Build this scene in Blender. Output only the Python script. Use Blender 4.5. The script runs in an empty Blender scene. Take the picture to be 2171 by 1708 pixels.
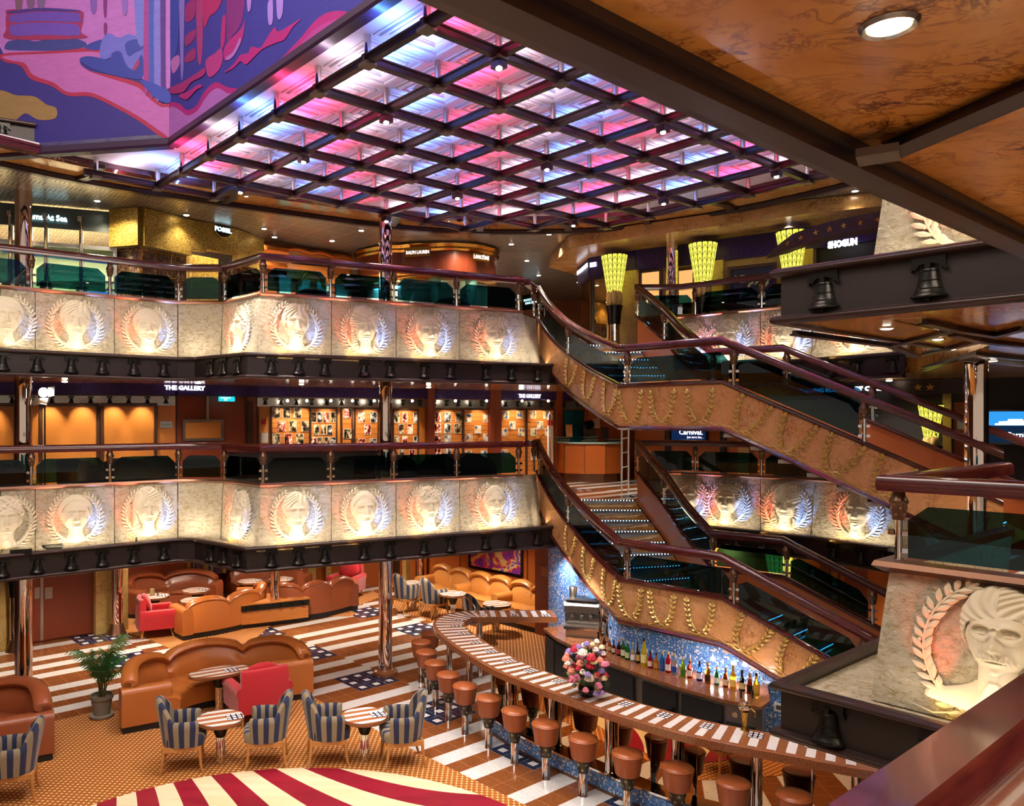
import bpy, bmesh, math, random
from math import sin, cos, pi, sqrt, radians, atan2, hypot
from mathutils import Vector, Matrix, noise as mnoise
R = random.Random(7)
C = bpy.context.scene.collection
sc = bpy.context.scene
# ------------------------------------------------------------------ camera (2171 x 1708 frame)
FPX, CXP, YHP, EYE = 1695.0, 888.0, 890.0, 4.4
cam_d = bpy.data.cameras.new('camera'); cam = bpy.data.objects.new('camera', cam_d); C.objects.link(cam)
cam.location = (0, 0, EYE); cam.rotation_euler = (pi/2, 0, 0)
cam_d.sensor_width = 36.0; cam_d.lens = FPX/2171*36
cam_d.shift_x = (1085.5-CXP)/2171; cam_d.shift_y = (YHP-854.0)/2171
cam_d.clip_start = 0.02; cam_d.clip_end = 200
sc.camera = cam
# ------------------------------------------------------------------ colour management, world
sc.view_settings.view_transform = 'Standard'; sc.view_settings.look = 'None'
sc.view_settings.gamma = 1.0; sc.view_settings.use_curve_mapping = False
sc.view_settings.exposure = 1.0
w = bpy.data.worlds.new('world'); sc.world = w; w.use_nodes = True
w.node_tree.nodes['Background'].inputs[0].default_value = (1.0, 0.86, 0.74, 1)
w.node_tree.nodes['Background'].inputs[1].default_value = 0.26
cy = sc.cycles
cy.max_bounces = 4; cy.diffuse_bounces = 2; cy.glossy_bounces = 3; cy.transmission_bounces = 4
cy.transparent_max_bounces = 12; cy.sample_clamp_indirect = 4.0; cy.sample_clamp_direct = 30.0
cy.caustics_reflective = False; cy.caustics_refractive = False
cy.use_denoising = True; cy.use_light_tree = True; cy.use_adaptive_sampling = True; cy.adaptive_threshold = 0.15; cy.adaptive_min_samples = 6

TH = radians(39.18)                      # heading of the ceiling grille and of the floor tiling
AD = Vector((cos(TH), sin(TH))); BD = Vector((-sin(TH), cos(TH)))

def lamp(kind, name, loc, power, color=(1, 1, 1), aim=None, size=0.05, spot=60, blend=0.6, sx=None, sy=None, spec=1.0):
    d = bpy.data.lights.new(name, kind); d.energy = power; d.color = color
    if kind == 'AREA':
        if sx: d.shape = 'RECTANGLE'; d.size = sx; d.size_y = sy
        else: d.shape = 'DISK'; d.size = size
    else: d.shadow_soft_size = size
    if kind == 'SPOT': d.spot_size = radians(spot); d.spot_blend = blend
    d.specular_factor = spec
    o = bpy.data.objects.new(name, d); C.objects.link(o); o.location = loc
    if aim is not None:
        o.rotation_euler = (Vector(aim)-Vector(loc)).to_track_quat('-Z', 'Y').to_euler()
    return o
# large area fills added out of view to brighten the atrium and decks
lamp('AREA', 'atrium_fill', (-2.6, 4.5, 11.5), 420, (1.0, .88, .78), aim=(-1.5, 9.5, 0), sx=6, sy=5)
lamp('AREA', 'atrium_fill', (3.5, 1.2, 7.6), 110, (1.0, .86, .74), aim=(1.5, 11, 1.5), sx=4, sy=2)

def G(px, py, z=0.0):                    # the point at height z seen at (px, py)
    y = FPX*(z-EYE)/(YHP-py)
    return Vector(((px-CXP)*y/FPX, y, z))
def V(px, py, y):                        # the point at distance y seen at (px, py)
    return Vector(((px-CXP)*y/FPX, y, EYE+(YHP-py)*y/FPX))

# ------------------------------------------------------------------ mesh helper
class MB:
    def __init__(s): s.v = []; s.f = []; s.m = []; s.uv = {}
    def add(s, vs, fs, m=0):
        n = len(s.v); s.v += [tuple(p) for p in vs]
        for f in fs: s.f.append(tuple(n+i for i in f)); s.m.append(m)
        return s
    def quad(s, a, b, c, d, m=0): return s.add([a, b, c, d], [(0, 1, 2, 3)], m)
    def box(s, c, d, rz=0.0, m=0, top=None):
        hx, hy, hz = d[0]/2, d[1]/2, d[2]/2; t = top or (1, 1)
        vs = []
        for z, kx, ky in ((-hz, 1, 1), (hz, t[0], t[1])):
            for x, y in ((-hx, -hy), (hx, -hy), (hx, hy), (-hx, hy)):
                x2, y2 = x*kx, y*ky
                vs.append((c[0]+x2*cos(rz)-y2*sin(rz), c[1]+x2*sin(rz)+y2*cos(rz), c[2]+z))
        return s.add(vs, [(3, 2, 1, 0), (4, 5, 6, 7), (0, 1, 5, 4), (1, 2, 6, 5), (2, 3, 7, 6), (3, 0, 4, 7)], m)
    def prism(s, poly, z0, z1, m=0):
        n = len(poly); a = sum(poly[i][0]*poly[(i+1) % n][1]-poly[(i+1) % n][0]*poly[i][1] for i in range(n))
        if a < 0: poly = poly[::-1]
        vs = [(p[0], p[1], z0) for p in poly]+[(p[0], p[1], z1) for p in poly]
        return s.add(vs, [tuple(range(n-1, -1, -1)), tuple(range(n, 2*n))]+[(i, (i+1) % n, n+(i+1) % n, n+i) for i in range(n)], m)
    def wallprism(s, poly, nrm, t, m=0):      # a planar polygon (3D points) given thickness t along nrm
        n = len(poly); nv = Vector(nrm).normalized()*t
        vs = [Vector(p) for p in poly]+[Vector(p)+nv for p in poly]
        return s.add(vs, [tuple(range(n-1, -1, -1)), tuple(range(n, 2*n))]+[(i, (i+1) % n, n+(i+1) % n, n+i) for i in range(n)], m)
    def sweep(s, path, prof, m=0, closed=False, caps=True):
        # prof: (side, up) pairs, side = to the right of travel; mitred in plan
        P = [Vector(p) for p in path]; n = len(P); k = len(prof); rings = []
        for i in range(n):
            if closed: d0 = P[i]-P[i-1]; d1 = P[(i+1) % n]-P[i]
            else:
                d1 = P[min(i+1, n-1)]-P[min(i, n-2)]; d0 = P[max(i, 1)]-P[max(i, 1)-1]
            a = Vector((d0.x, d0.y)); b = Vector((d1.x, d1.y))
            a = a.normalized() if a.length > 1e-9 else b.normalized(); b = b.normalized() if b.length > 1e-9 else a
            na = Vector((a.y, -a.x)); nb = Vector((b.y, -b.x)); mm = na+nb
            mm = mm.normalized() if mm.length > 1e-6 else na
            sc_ = 1/max(.35, mm.dot(nb))
            rings.append([(P[i].x+mm.x*u*sc_, P[i].y+mm.y*u*sc_, P[i].z+v) for u, v in prof])
        vs = [p for r in rings for p in r]; fs = []
        for i in range(n if closed else n-1):
            j = (i+1) % n
            for q in range(k): fs.append((i*k+q, j*k+q, j*k+(q+1) % k, i*k+(q+1) % k))
        if caps and not closed: fs += [tuple(range(k)), tuple(range((n-1)*k+k-1, (n-1)*k-1, -1))]
        return s.add(vs, fs, m)
    def tube(s, path, r, n=8, m=0, caps=True):
        P = [Vector(p) for p in path]; rr = r if isinstance(r, (list, tuple)) else [r]*len(P)
        vs = []; up = Vector((0, 0, 1)); last = None
        for i, p in enumerate(P):
            t = (P[min(i+1, len(P)-1)]-P[max(i-1, 0)]).normalized()
            if last is None:
                a = t.cross(up)
                if a.length < 1e-3: a = t.cross(Vector((1, 0, 0)))
            else: a = last-t*last.dot(t)
            a = a.normalized(); last = a; b = t.cross(a)
            for k in range(n):
                an = 2*pi*k/n; vs.append(p+(a*cos(an)+b*sin(an))*rr[i])
        fs = [(i*n+k, i*n+(k+1) % n, (i+1)*n+(k+1) % n, (i+1)*n+k) for i in range(len(P)-1) for k in range(n)]
        if caps: fs += [tuple(range(n-1, -1, -1)), tuple(range((len(P)-1)*n, len(P)*n))]
        return s.add(vs, fs, m)
    def lathe(s, prof, c=(0, 0, 0), n=24, m=0, sx=1.0, sy=1.0, caps=True):
        vs = []; k = len(prof)
        for r, z in prof:
            for i in range(n): an = 2*pi*i/n; vs.append((c[0]+r*cos(an)*sx, c[1]+r*sin(an)*sy, c[2]+z))
        fs = [(j*n+i, j*n+(i+1) % n, (j+1)*n+(i+1) % n, (j+1)*n+i) for j in range(k-1) for i in range(n)]
        if caps and prof[0][0] > 1e-6: fs.append(tuple(range(n-1, -1, -1)))
        if caps and prof[-1][0] > 1e-6: fs.append(tuple(range((k-1)*n, k*n)))
        return s.add(vs, fs, m)
    def ball(s, c, r, n=10, k=6, m=0):
        rx, ry, rz = r if isinstance(r, (tuple, list)) else (r, r, r)
        vs = [(c[0], c[1], c[2]-rz)]
        for j in range(1, k):
            a = -pi/2+pi*j/k
            for i in range(n): b = 2*pi*i/n; vs.append((c[0]+rx*cos(a)*cos(b), c[1]+ry*cos(a)*sin(b), c[2]+rz*sin(a)))
        vs.append((c[0], c[1], c[2]+rz)); fs = [(0, 1+(i+1) % n, 1+i) for i in range(n)]
        for j in range(k-2): fs += [(1+j*n+i, 1+j*n+(i+1) % n, 1+(j+1)*n+(i+1) % n, 1+(j+1)*n+i) for i in range(n)]
        t = len(vs)-1; fs += [(1+(k-2)*n+i, 1+(k-2)*n+(i+1) % n, t) for i in range(n)]
        return s.add(vs, fs, m)
    def grid(s, rows, m=0, flip=False):       # rows: list of equal-length lists of points
        n = len(rows[0]); vs = [p for r in rows for p in r]
        fs = [(i*n+j, i*n+j+1, (i+1)*n+j+1, (i+1)*n+j) for i in range(len(rows)-1) for j in range(n-1)]
        if flip: fs = [f[::-1] for f in fs]
        return s.add(vs, fs, m)
    def xf(s, M):
        s.v = [tuple(M @ Vector(p)) for p in s.v]; return s
    def join(s, o, M=None, m=None):
        vs = [tuple(M @ Vector(p)) for p in o.v] if M is not None else o.v
        n = len(s.v); s.v += vs
        for f, mm in zip(o.f, o.m): s.f.append(tuple(n+i for i in f)); s.m.append(mm if m is None else m)
        return s
    def mesh(s, name, mats, smooth=40, off=None):
        me = bpy.data.meshes.new(name)
        vs = s.v if off is None else [(p[0]-off[0], p[1]-off[1], p[2]-off[2]) for p in s.v]
        me.from_pydata(vs, [], s.f); me.update()
        for mt in (mats if isinstance(mats, (list, tuple)) else [mats]): me.materials.append(mt)
        for p, mi in zip(me.polygons, s.m): p.material_index = mi
        if smooth:
            for p in me.polygons: p.use_smooth = True
            me.set_sharp_from_angle(angle=radians(smooth))
        return me
def obj(name, mb, mats, parent=None, smooth=40, label=None, world=True, fix=False):
    off = parent_loc(parent) if (parent is not None and world) else None
    me = mb.mesh(name, mats, smooth, off)
    if fix:
        bm = bmesh.new(); bm.from_mesh(me); bmesh.ops.recalc_face_normals(bm, faces=bm.faces); bm.to_mesh(me); bm.free()
    o = bpy.data.objects.new(name, me); C.objects.link(o)
    if parent is not None: o.parent = parent
    if label: o['label'] = label
    return o
def parent_loc(p):
    v = Vector((0, 0, 0))
    while p is not None: v += Vector(p.location); p = p.parent
    return v
def tag(o, label=None, cat=None, group=None, kind=None):
    if label: o['label'] = label
    if cat: o['category'] = cat
    if group: o['group'] = group
    if kind: o['kind'] = kind
    return o
def thing(name, label, cat, loc=(0, 0, 0), rz=0.0, group=None):
    o = bpy.data.objects.new(name, None); C.objects.link(o); o.empty_display_size = .1
    o.location = loc; o.rotation_euler = (0, 0, rz)
    return tag(o, label, cat, group)
def solo(name, mb, mats, label, cat, group=None, smooth=40, kind=None, loc=None, fix=False):
    o = obj(name, mb, mats, None, smooth, fix=fix)
    if loc is not None: o.location = loc
    return tag(o, label, cat, group, kind)
def struct(name, mb, mats, smooth=40, parent=None, fix=False):
    o = obj(name, mb, mats, parent, smooth, fix=fix)
    if parent is None: o['kind'] = 'structure'
    return o
def dup(root, loc=None, rz=None, label=None, group=None, scale=None):
    r = root.copy(); C.objects.link(r)
    if loc is not None: r.location = loc
    if rz is not None: r.rotation_euler = (0, 0, rz)
    if scale: r.scale = (scale,)*3
    if label: r['label'] = label
    if group: r['group'] = group
    for ch in list(root.children):
        c = ch.copy(); C.objects.link(c); c.parent = r
        for g in list(ch.children):
            d = g.copy(); C.objects.link(d); d.parent = c
    return r
def text_mb(txt, size, depth=.01, m=0, align='CENTER', shear=0.0, space=1.0, bold=0.0):
    cu = bpy.data.curves.new('t', 'FONT'); cu.body = txt; cu.size = size; cu.extrude = depth/2
    cu.align_x = align; cu.align_y = 'CENTER'; cu.shear = shear; cu.space_character = space; cu.offset = bold
    cu.resolution_u = 2
    o = bpy.data.objects.new('t', cu); C.objects.link(o)
    dg = bpy.context.evaluated_depsgraph_get(); dg.update()
    me = bpy.data.meshes.new_from_object(o.evaluated_get(dg))
    b = MB(); b.add([v.co[:] for v in me.vertices], [tuple(p.vertices) for p in me.polygons], m)
    bpy.data.objects.remove(o); bpy.data.curves.remove(cu); bpy.data.meshes.remove(me)
    return b
def wall_frame(p, d, up=(0, 0, 1)):         # x along d, y up, z towards the viewer
    d = Vector(d).normalized(); up = Vector(up); n = d.cross(up).normalized()
    return Matrix(((d.x, up.x, n.x, p[0]), (d.y, up.y, n.y, p[1]), (d.z, up.z, n.z, p[2]), (0, 0, 0, 1)))
def catmull(P, n=6, closed=False):
    P = [Vector(p) for p in P]; out = []; L = len(P)
    for i in range(L if closed else L-1):
        g = (lambda k: P[k % L]) if closed else (lambda k: P[max(0, min(L-1, k))])
        a, b, c, d = g(i-1), g(i), g(i+1), g(i+2)
        for k in range(n):
            t = k/n; out.append(.5*((2*b)+(c-a)*t+(2*a-5*b+4*c-d)*t*t+(3*b-a-3*c+d)*t**3))
    if not closed: out.append(P[-1])
    return out
def resample(P, step=None, n=None):
    P = [Vector(p) for p in P]; L = [0]
    for a, b in zip(P, P[1:]): L.append(L[-1]+(b-a).length)
    n = n or max(2, int(round(L[-1]/step))+1); out = []; j = 0
    for i in range(n):
        t = L[-1]*i/(n-1)
        while j < len(P)-2 and L[j+1] < t: j += 1
        d = L[j+1]-L[j]; out.append(P[j].lerp(P[j+1], (t-L[j])/d if d > 0 else 0))
    return out
def at_px(P, px):                           # the point of a polyline seen in column px
    k = (px-CXP)/FPX
    for a, b in zip(P, P[1:]):
        fa = a[0]-k*a[1]; fb = b[0]-k*b[1]
        if fa*fb <= 0 and fa != fb: return Vector(a).lerp(Vector(b), fa/(fa-fb))
    return None
ORD = ['first', 'second', 'third', 'fourth', 'fifth', 'sixth', 'seventh', 'eighth', 'ninth', 'tenth', 'eleventh', 'twelfth', 'thirteenth',
       'fourteenth', 'fifteenth', 'sixteenth', 'seventeenth', 'eighteenth', 'nineteenth', 'twentieth']
# ------------------------------------------------------------------ materials
def srgb(h):
    if isinstance(h, str):
        h = h.lstrip('#'); c = [int(h[i:i+2], 16)/255 for i in (0, 2, 4)]
    else: c = list(h)
    return tuple(x/12.92 if x <= .04045 else ((x+.055)/1.055)**2.4 for x in c)+(1,)
class NT:
    def __init__(s, name):
        s.mat = bpy.data.materials.new(name); s.mat.use_nodes = True; s.nt = s.mat.node_tree; s.nt.nodes.clear()
        s.out = s.nt.nodes.new('ShaderNodeOutputMaterial')
    def n(s, t, **kw):
        x = s.nt.nodes.new(t)
        for k, v in kw.items(): setattr(x, k, v)
        return x
    def put(s, sock, v):
        if hasattr(v, 'is_output') or isinstance(v, bpy.types.NodeSocket): s.nt.links.new(v, sock)
        else: sock.default_value = v
    def m(s, op, a, b=None, c=None):
        x = s.n('ShaderNodeMath', operation=op); s.put(x.inputs[0], a)
        if b is not None: s.put(x.inputs[1], b)
        if c is not None: s.put(x.inputs[2], c)
        return x.outputs[0]
    def obj(s): return s.n('ShaderNodeTexCoord').outputs['Object']
    def sep(s, v):
        x = s.n('ShaderNodeSeparateXYZ'); s.put(x.inputs[0], v); return x.outputs
    def comb(s, x=0., y=0., z=0.):
        c = s.n('ShaderNodeCombineXYZ'); s.put(c.inputs[0], x); s.put(c.inputs[1], y); s.put(c.inputs[2], z); return c.outputs[0]
    def map(s, v, sc=(1, 1, 1), loc=(0, 0, 0), rot=(0, 0, 0)):
        x = s.n('ShaderNodeMapping'); s.put(x.inputs[0], v); x.inputs['Scale'].default_value = sc
        x.inputs['Location'].default_value = loc; x.inputs['Rotation'].default_value = rot; return x.outputs[0]
    def noise(s, v, scale=5., detail=2., rough=.5, dist=0., col=False):
        x = s.n('ShaderNodeTexNoise'); s.put(x.inputs['Vector'], v); x.inputs['Scale'].default_value = scale
        x.inputs['Detail'].default_value = detail; x.inputs['Roughness'].default_value = rough; x.inputs['Distortion'].default_value = dist
        return x.outputs['Color' if col else 'Fac']
    def vor(s, v, scale=5., feature='F1', out='Distance', rnd=1.0):
        x = s.n('ShaderNodeTexVoronoi', feature=feature); s.put(x.inputs['Vector'], v); x.inputs['Scale'].default_value = scale
        x.inputs['Randomness'].default_value = rnd; return x.outputs[out]
    def mix(s, f, a, b):
        x = s.n('ShaderNodeMix', data_type='RGBA'); s.put(x.inputs[0], f); s.put(x.inputs[6], a); s.put(x.inputs[7], b); return x.outputs[2]
    def ramp(s, f, stops, interp='LINEAR'):
        x = s.n('ShaderNodeValToRGB'); s.put(x.inputs[0], f); e = x.color_ramp.elements; x.color_ramp.interpolation = interp
        while len(e) < len(stops): e.new(0.5)
        for k, (p, c) in enumerate(stops): e[k].position = p; e[k].color = c if len(c) == 4 else (*c, 1)
        return x.outputs[0]
    def bump(s, h, strength=.3, dist=.01, nrm=None):
        x = s.n('ShaderNodeBump'); s.put(x.inputs['Height'], h); x.inputs['Strength'].default_value = strength
        x.inputs['Distance'].default_value = dist
        if nrm is not None: s.put(x.inputs['Normal'], nrm)
        return x.outputs[0]
    def pbr(s, col, rough=.5, metal=0., nrm=None, coat=0., emis=None, estr=0., spec=.5, sheen=0.):
        b = s.n('ShaderNodeBsdfPrincipled'); s.put(b.inputs['Base Color'], col); s.put(b.inputs['Roughness'], rough)
        s.put(b.inputs['Metallic'], metal); b.inputs['Specular IOR Level'].default_value = spec
        if nrm is not None: s.put(b.inputs['Normal'], nrm)
        if coat: b.inputs['Coat Weight'].default_value = coat; b.inputs['Coat Roughness'].default_value = .05
        if sheen: b.inputs['Sheen Weight'].default_value = sheen
        if emis is not None: s.put(b.inputs['Emission Color'], emis); s.put(b.inputs['Emission Strength'], estr)
        s.nt.links.new(b.outputs[0], s.out.inputs[0]); return s.mat
def plain(name, col, rough=.5, metal=0., coat=0., nb=None, spec=.5, sheen=0.):
    t = NT(name); c = srgb(col); nrm = None
    if nb: nrm = t.bump(t.noise(t.obj(), nb[0], 3), nb[1], .01)
    return t.pbr(c, rough, metal, nrm, coat, spec=spec, sheen=sheen)
def glow(name, col, k):
    t = NT(name); e = t.n('ShaderNodeEmission'); e.inputs[0].default_value = srgb(col); e.inputs[1].default_value = k
    t.nt.links.new(e.outputs[0], t.out.inputs[0]); return t.mat
def veined(name, base, dark, vein, scale=1.6, rough=.15, vw=.035, coat=0.):
    t = NT(name); v = t.map(t.obj(), (1, 1.5, 1.2), rot=(.5, .3, .8))
    n = t.noise(v, scale*1.1, 4, .6); c = t.mix(t.ramp(n, [(.35, (0, 0, 0)), (.7, (1, 1, 1))]), srgb(base), srgb(dark))
    def veins(sc_, w_, det, dist):
        a = t.m('ABSOLUTE', t.m('SUBTRACT', t.noise(v, sc_, det, .62, dist), .5)); return t.ramp(a, [(0, (1, 1, 1)), (w_, (0, 0, 0))])
    msk = t.ramp(t.noise(v, scale*.9, 2), [(.45, (.1,)*3), (.62, (1,)*3)])
    c = t.mix(t.m('MULTIPLY', t.m('MULTIPLY', veins(scale*1.0, vw*.5, 5, 1.0), t.m('MAXIMUM', msk, .35)), .95), c, srgb(vein))
    c = t.mix(t.m('MULTIPLY', t.m('MULTIPLY', veins(scale*3.1, vw*.75, 4, .5), msk), .8), c, srgb(vein))
    return t.pbr(c, rough, coat=coat)
def wood(name, a, b, rough=.3, scale=(1, 12, 12), coat=.0):
    t = NT(name); v = t.map(t.obj(), scale); n = t.noise(v, 2.2, 5, .6, .4)
    return t.pbr(t.mix(t.ramp(n, [(.3, (0, 0, 0)), (.7, (1, 1, 1))]), srgb(a), srgb(b)), rough, coat=coat)
def glitter(name, a, b, rough=.35, scale=140, metal=.6):
    t = NT(name); v = t.obj(); c = t.vor(v, scale, out='Color'); s = t.sep(c)
    col = t.mix(t.ramp(s[0], [(.5, (0, 0, 0)), (.95, (1, 1, 1))]), srgb(a), srgb(b))
    return t.pbr(col, rough, metal, t.bump(s[1], .8, .004))
M = {}
CE = (5.297, 5.315, .8773)     # grille origin along AD, BD and cell size
# floor of the lobby: granite tiles laid as flags
def floor_mat():
    t = NT('flag_tiles'); x, y, z = t.sep(t.obj())
    a = t.m('ADD', t.m('MULTIPLY', x, AD.x), t.m('MULTIPLY', y, AD.y)); b = t.m('ADD', t.m('MULTIPLY', x, BD.x), t.m('MULTIPLY', y, BD.y))
    ua = t.m('DIVIDE', t.m('SUBTRACT', a, 8.29), 2.74); col = t.m('FLOOR', ua)
    ta = t.m('MULTIPLY', t.m('SUBTRACT', ua, col), 10.0)
    tb0 = t.m('DIVIDE', t.m('SUBTRACT', t.m('SUBTRACT', b, 10.39+.09), t.m('MULTIPLY', col, .09)), .27)
    tb = t.m('FLOORED_MODULO', tb0, 7.0) if False else t.m('SUBTRACT', tb0, t.m('MULTIPLY', t.m('FLOOR', t.m('DIVIDE', tb0, 7.0)), 7.0))
    row = t.m('FLOOR', tb); odd = t.m('SUBTRACT', row, t.m('MULTIPLY', t.m('FLOOR', t.m('MULTIPLY', row, .5)), 2.0))
    white = t.m('MULTIPLY', t.m('SUBTRACT', 1.0, odd), t.m('GREATER_THAN', row, .5))
    can = t.m('MULTIPLY', t.m('GREATER_THAN', ta, 7.0), t.m('MULTIPLY', t.m('GREATER_THAN', tb, 1.0), t.m('LESS_THAN', tb, 4.0)))
    fa = t.m('ABSOLUTE', t.m('SUBTRACT', t.m('FRACT', ta), .5)); fb = t.m('ABSOLUTE', t.m('SUBTRACT', t.m('FRACT', tb), .5))
    sq = t.m('MULTIPLY', t.m('LESS_THAN', fa, .2), t.m('LESS_THAN', fb, .2))
    grout = t.m('GREATER_THAN', t.m('MAXIMUM', fa, fb), .492)
    sp = t.vor(t.obj(), 130, out='Color'); spk = t.sep(sp)
    br = t.mix(spk[0], srgb('#74401f'), srgb('#925832')); wh = t.mix(t.m('GREATER_THAN', spk[0], .86), srgb('#dcd8d6'), srgb('#bab4b0'))
    bl = t.mix(t.m('GREATER_THAN', spk[1], .9), srgb('#1c2440'), srgb('#3c4768'))
    c = t.mix(white, br, wh); c = t.mix(can, c, t.mix(sq, bl, srgb('#ece8e2')))
    gl = t.mix(white, srgb('#c98a58'), srgb('#c8bfb8')); c = t.mix(grout, c, t.mix(can, gl, srgb('#aab0c0')))
    return t.pbr(c, .13, spec=.5)
M['tiles'] = floor_mat()
def carpet_mat():
    t = NT('patterned_carpet'); x, y, z = t.sep(t.obj())
    a = t.m('ADD', t.m('MULTIPLY', x, AD.x), t.m('MULTIPLY', y, AD.y)); b = t.m('ADD', t.m('MULTIPLY', x, BD.x), t.m('MULTIPLY', y, BD.y))
    S = 1/.088
    u = t.m('MULTIPLY', a, S); v = t.m('MULTIPLY', b, S)
    def cell(ou, ov, ru, rv):
        fu = t.m('SUBTRACT', t.m('FRACT', t.m('ADD', u, ou)), .5); fv = t.m('SUBTRACT', t.m('FRACT', t.m('ADD', v, ov)), .5)
        fu = t.m('DIVIDE', fu, ru); fv = t.m('DIVIDE', fv, rv)
        return t.m('LESS_THAN', t.m('ADD', t.m('MULTIPLY', fu, fu), t.m('MULTIPLY', fv, fv)), 1.0)
    oval = t.m('MAXIMUM', cell(0, 0, .34, .3), cell(.5, .5, .34, .3)); dot = t.m('MAXIMUM', cell(.5, 0, .12, .12), cell(0, .5, .12, .12))
    c = t.mix(oval, srgb('#c8853a'), srgb('#9c5a20')); c = t.mix(dot, c, srgb('#f4e2cc'))
    n = t.noise(t.obj(), 300, 1); return t.pbr(c, .9, nrm=t.bump(n, .3, .003), spec=.2)
M['carpet'] = carpet_mat()
def dance_mat():
    t = NT('swirled_parquet'); x, y, z = t.sep(t.obj())
    a = t.m('ADD', t.m('MULTIPLY', x, AD.x), t.m('MULTIPLY', y, AD.y)); b = t.m('ADD', t.m('MULTIPLY', x, BD.x), t.m('MULTIPLY', y, BD.y))
    s = t.m('ADD', a, t.m('MULTIPLY', .25, t.m('MULTIPLY', t.m('SUBTRACT', a, 4.6), t.m('SUBTRACT', b, 9.0))))
    red = t.m('LESS_THAN', t.m('FRACT', t.m('DIVIDE', t.m('SUBTRACT', s, 3.24), .49)), .5)
    g = t.noise(t.map(t.obj(), (2, 22, 1), rot=(0, 0, .7)), 2, 4); pl = t.sep(t.vor(t.map(t.obj(), (1.2, 9, 1), rot=(0, 0, .7)), 1.0, out='Color'))[0]
    cr = t.mix(t.m('ADD', t.m('MULTIPLY', pl, .6), t.m('MULTIPLY', g, .4)), srgb('#e4cf9c'), srgb('#f4e6c2'))
    rd = t.mix(t.m('ADD', t.m('MULTIPLY', pl, .5), t.m('MULTIPLY', g, .5)), srgb('#7e0f24'), srgb('#a41e36'))
    return t.pbr(t.mix(red, cr, rd), .3, coat=.2)
M['dance'] = dance_mat()
def stone_mat(name, rough_amt=1.0):
    t = NT(name); v = t.obj()
    n1 = t.noise(t.map(v, (1, 1, 1.6)), 14, 6, .68, .6); n2 = t.noise(v, 60, 3, .7); n3 = t.noise(v, 2.2, 3)
    h = t.m('ADD', t.m('MULTIPLY', n1, 1.0), t.m('MULTIPLY', n2, .3))
    c = t.mix(n3, srgb('#e4d4b2'), srgb('#f2e6cc')); c = t.mix(t.ramp(n1, [(.38, (1, 1, 1)), (.5, (0, 0, 0))]), c, srgb('#cdb98e'))
    return t.pbr(c, .85, nrm=t.bump(h, 1.0*rough_amt, .085), spec=.25)
M['stone'] = stone_mat('rough_limestone'); 
def carved_mat():
    t = NT('carved_limestone'); v = t.obj(); n2 = t.noise(v, 90, 3, .6)
    return t.pbr(t.mix(t.noise(v, 5, 3), srgb('#e2d4b4'), srgb('#f0e4ca')), .75, nrm=t.bump(n2, .12, .01), spec=.25)
M['carved'] = carved_mat()
M['fascia'] = plain('dark_umber_metal', '#2c2320', .42, .3, nb=(300, .1))
M['molding'] = plain('umber_molding', '#3a2b28', .32, .35)
M['mahog'] = wood('mahogany', '#3a1114', '#5c2320', .18, (3, 3, 22), coat=.5)
M['purpletrim'] = plain('dark_purple_trim', '#35203c', .35, .2)
M['bronzetrim'] = plain('bronze_trim', '#8a6450', .28, .85)
M['collar'] = plain('bronze_collar', '#6e5340', .33, .85)
M['chrome'] = plain('chrome', '#d8d4d0', .06, 1.0)
M['steel'] = plain('brushed_steel', '#b4b0a8', .28, 1.0)
M['rosegold'] = plain('polished_brass_column', '#ead6c6', .04, 1.0)
M['bell'] = plain('dark_bronze_bell', '#2c2a26', .28, .8)
M['black'] = plain('black_lacquer', '#0c0b0b', .12, 0, coat=.3)
M['blackmat'] = plain('matte_black', '#161413', .55)
M['gridmetal'] = plain('umber_grille_metal', '#352424', .3, .5)
M['nodecap'] = plain('grille_node_cap', '#6a5e52', .4, .4)
M['orange'] = plain('orange_veneer', '#b05a20', .38, nb=(120, .04))
M['orangewarm'] = plain('honey_veneer', '#c07a34', .42)
M['redbrown'] = plain('red_brown_door', '#7c3418', .45, nb=(90, .05))
M['purple'] = glitter('purple_sparkle', '#1c1238', '#5a3c90', .35, 160, .5)
M['goldglit'] = glitter('gold_sparkle', '#8c6c22', '#e8cc70', .4, 110, .6)
M['gold'] = plain('gold_leaf', '#c89a48', .25, 1.0)
M['wreathgold'] = plain('gilt_laurel', '#f0d080', .35, .6)
M['marble'] = veined('tan_marble', '#c8924e', '#b47a3a', '#7a3c22', 1.7, .16)
M['marblesoffit'] = veined('amber_marble', '#dc9c4c', '#c88236', '#6a2c18', 3.2, .14, .06)
M['stringer'] = veined('peach_marble', '#dca470', '#d09458', '#8c4826', 3.4, .22)
M['yellowmarble'] = veined('yellow_marble', '#c8aa68', '#b89450', '#8a6a34', 2.4, .3)
M['darkmarble'] = veined('brown_emperador', '#4a3222', '#2c1c12', '#c0a080', 4.5, .1, .03)
M['leather'] = plain('tan_leather', '#b4682f', .33, nb=(18, .06))
M['leatherdark'] = plain('saddle_leather', '#965030', .3, nb=(14, .05))
M['leatherlight'] = plain('honey_leather', '#c4823f', .35, nb=(18, .06))
M['redfab'] = plain('red_velvet', '#b80c1c', .8, nb=(60, .2), sheen=.4)
M['lightwood'] = wood('beech', '#b87838', '#cc9050', .35, (14, 14, 2))
M['barwood'] = wood('counter_wood', '#b4682a', '#c88040', .3, (2, 2, 20))
M['terrazzo'] = plain('brown_granite', '#8e5a38', .18, nb=(260, .05))
M['white'] = plain('white_paint', '#e6e2dc', .5)
M['plaster_plain'] = plain('plaster', '#d8d2d0', .7)
M['bulb'] = glow('warm_bulb', '#fff2dc', 14.0)
M['bulbsoft'] = glow('lamp_lens', '#fff4e0', 9.0)
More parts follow.
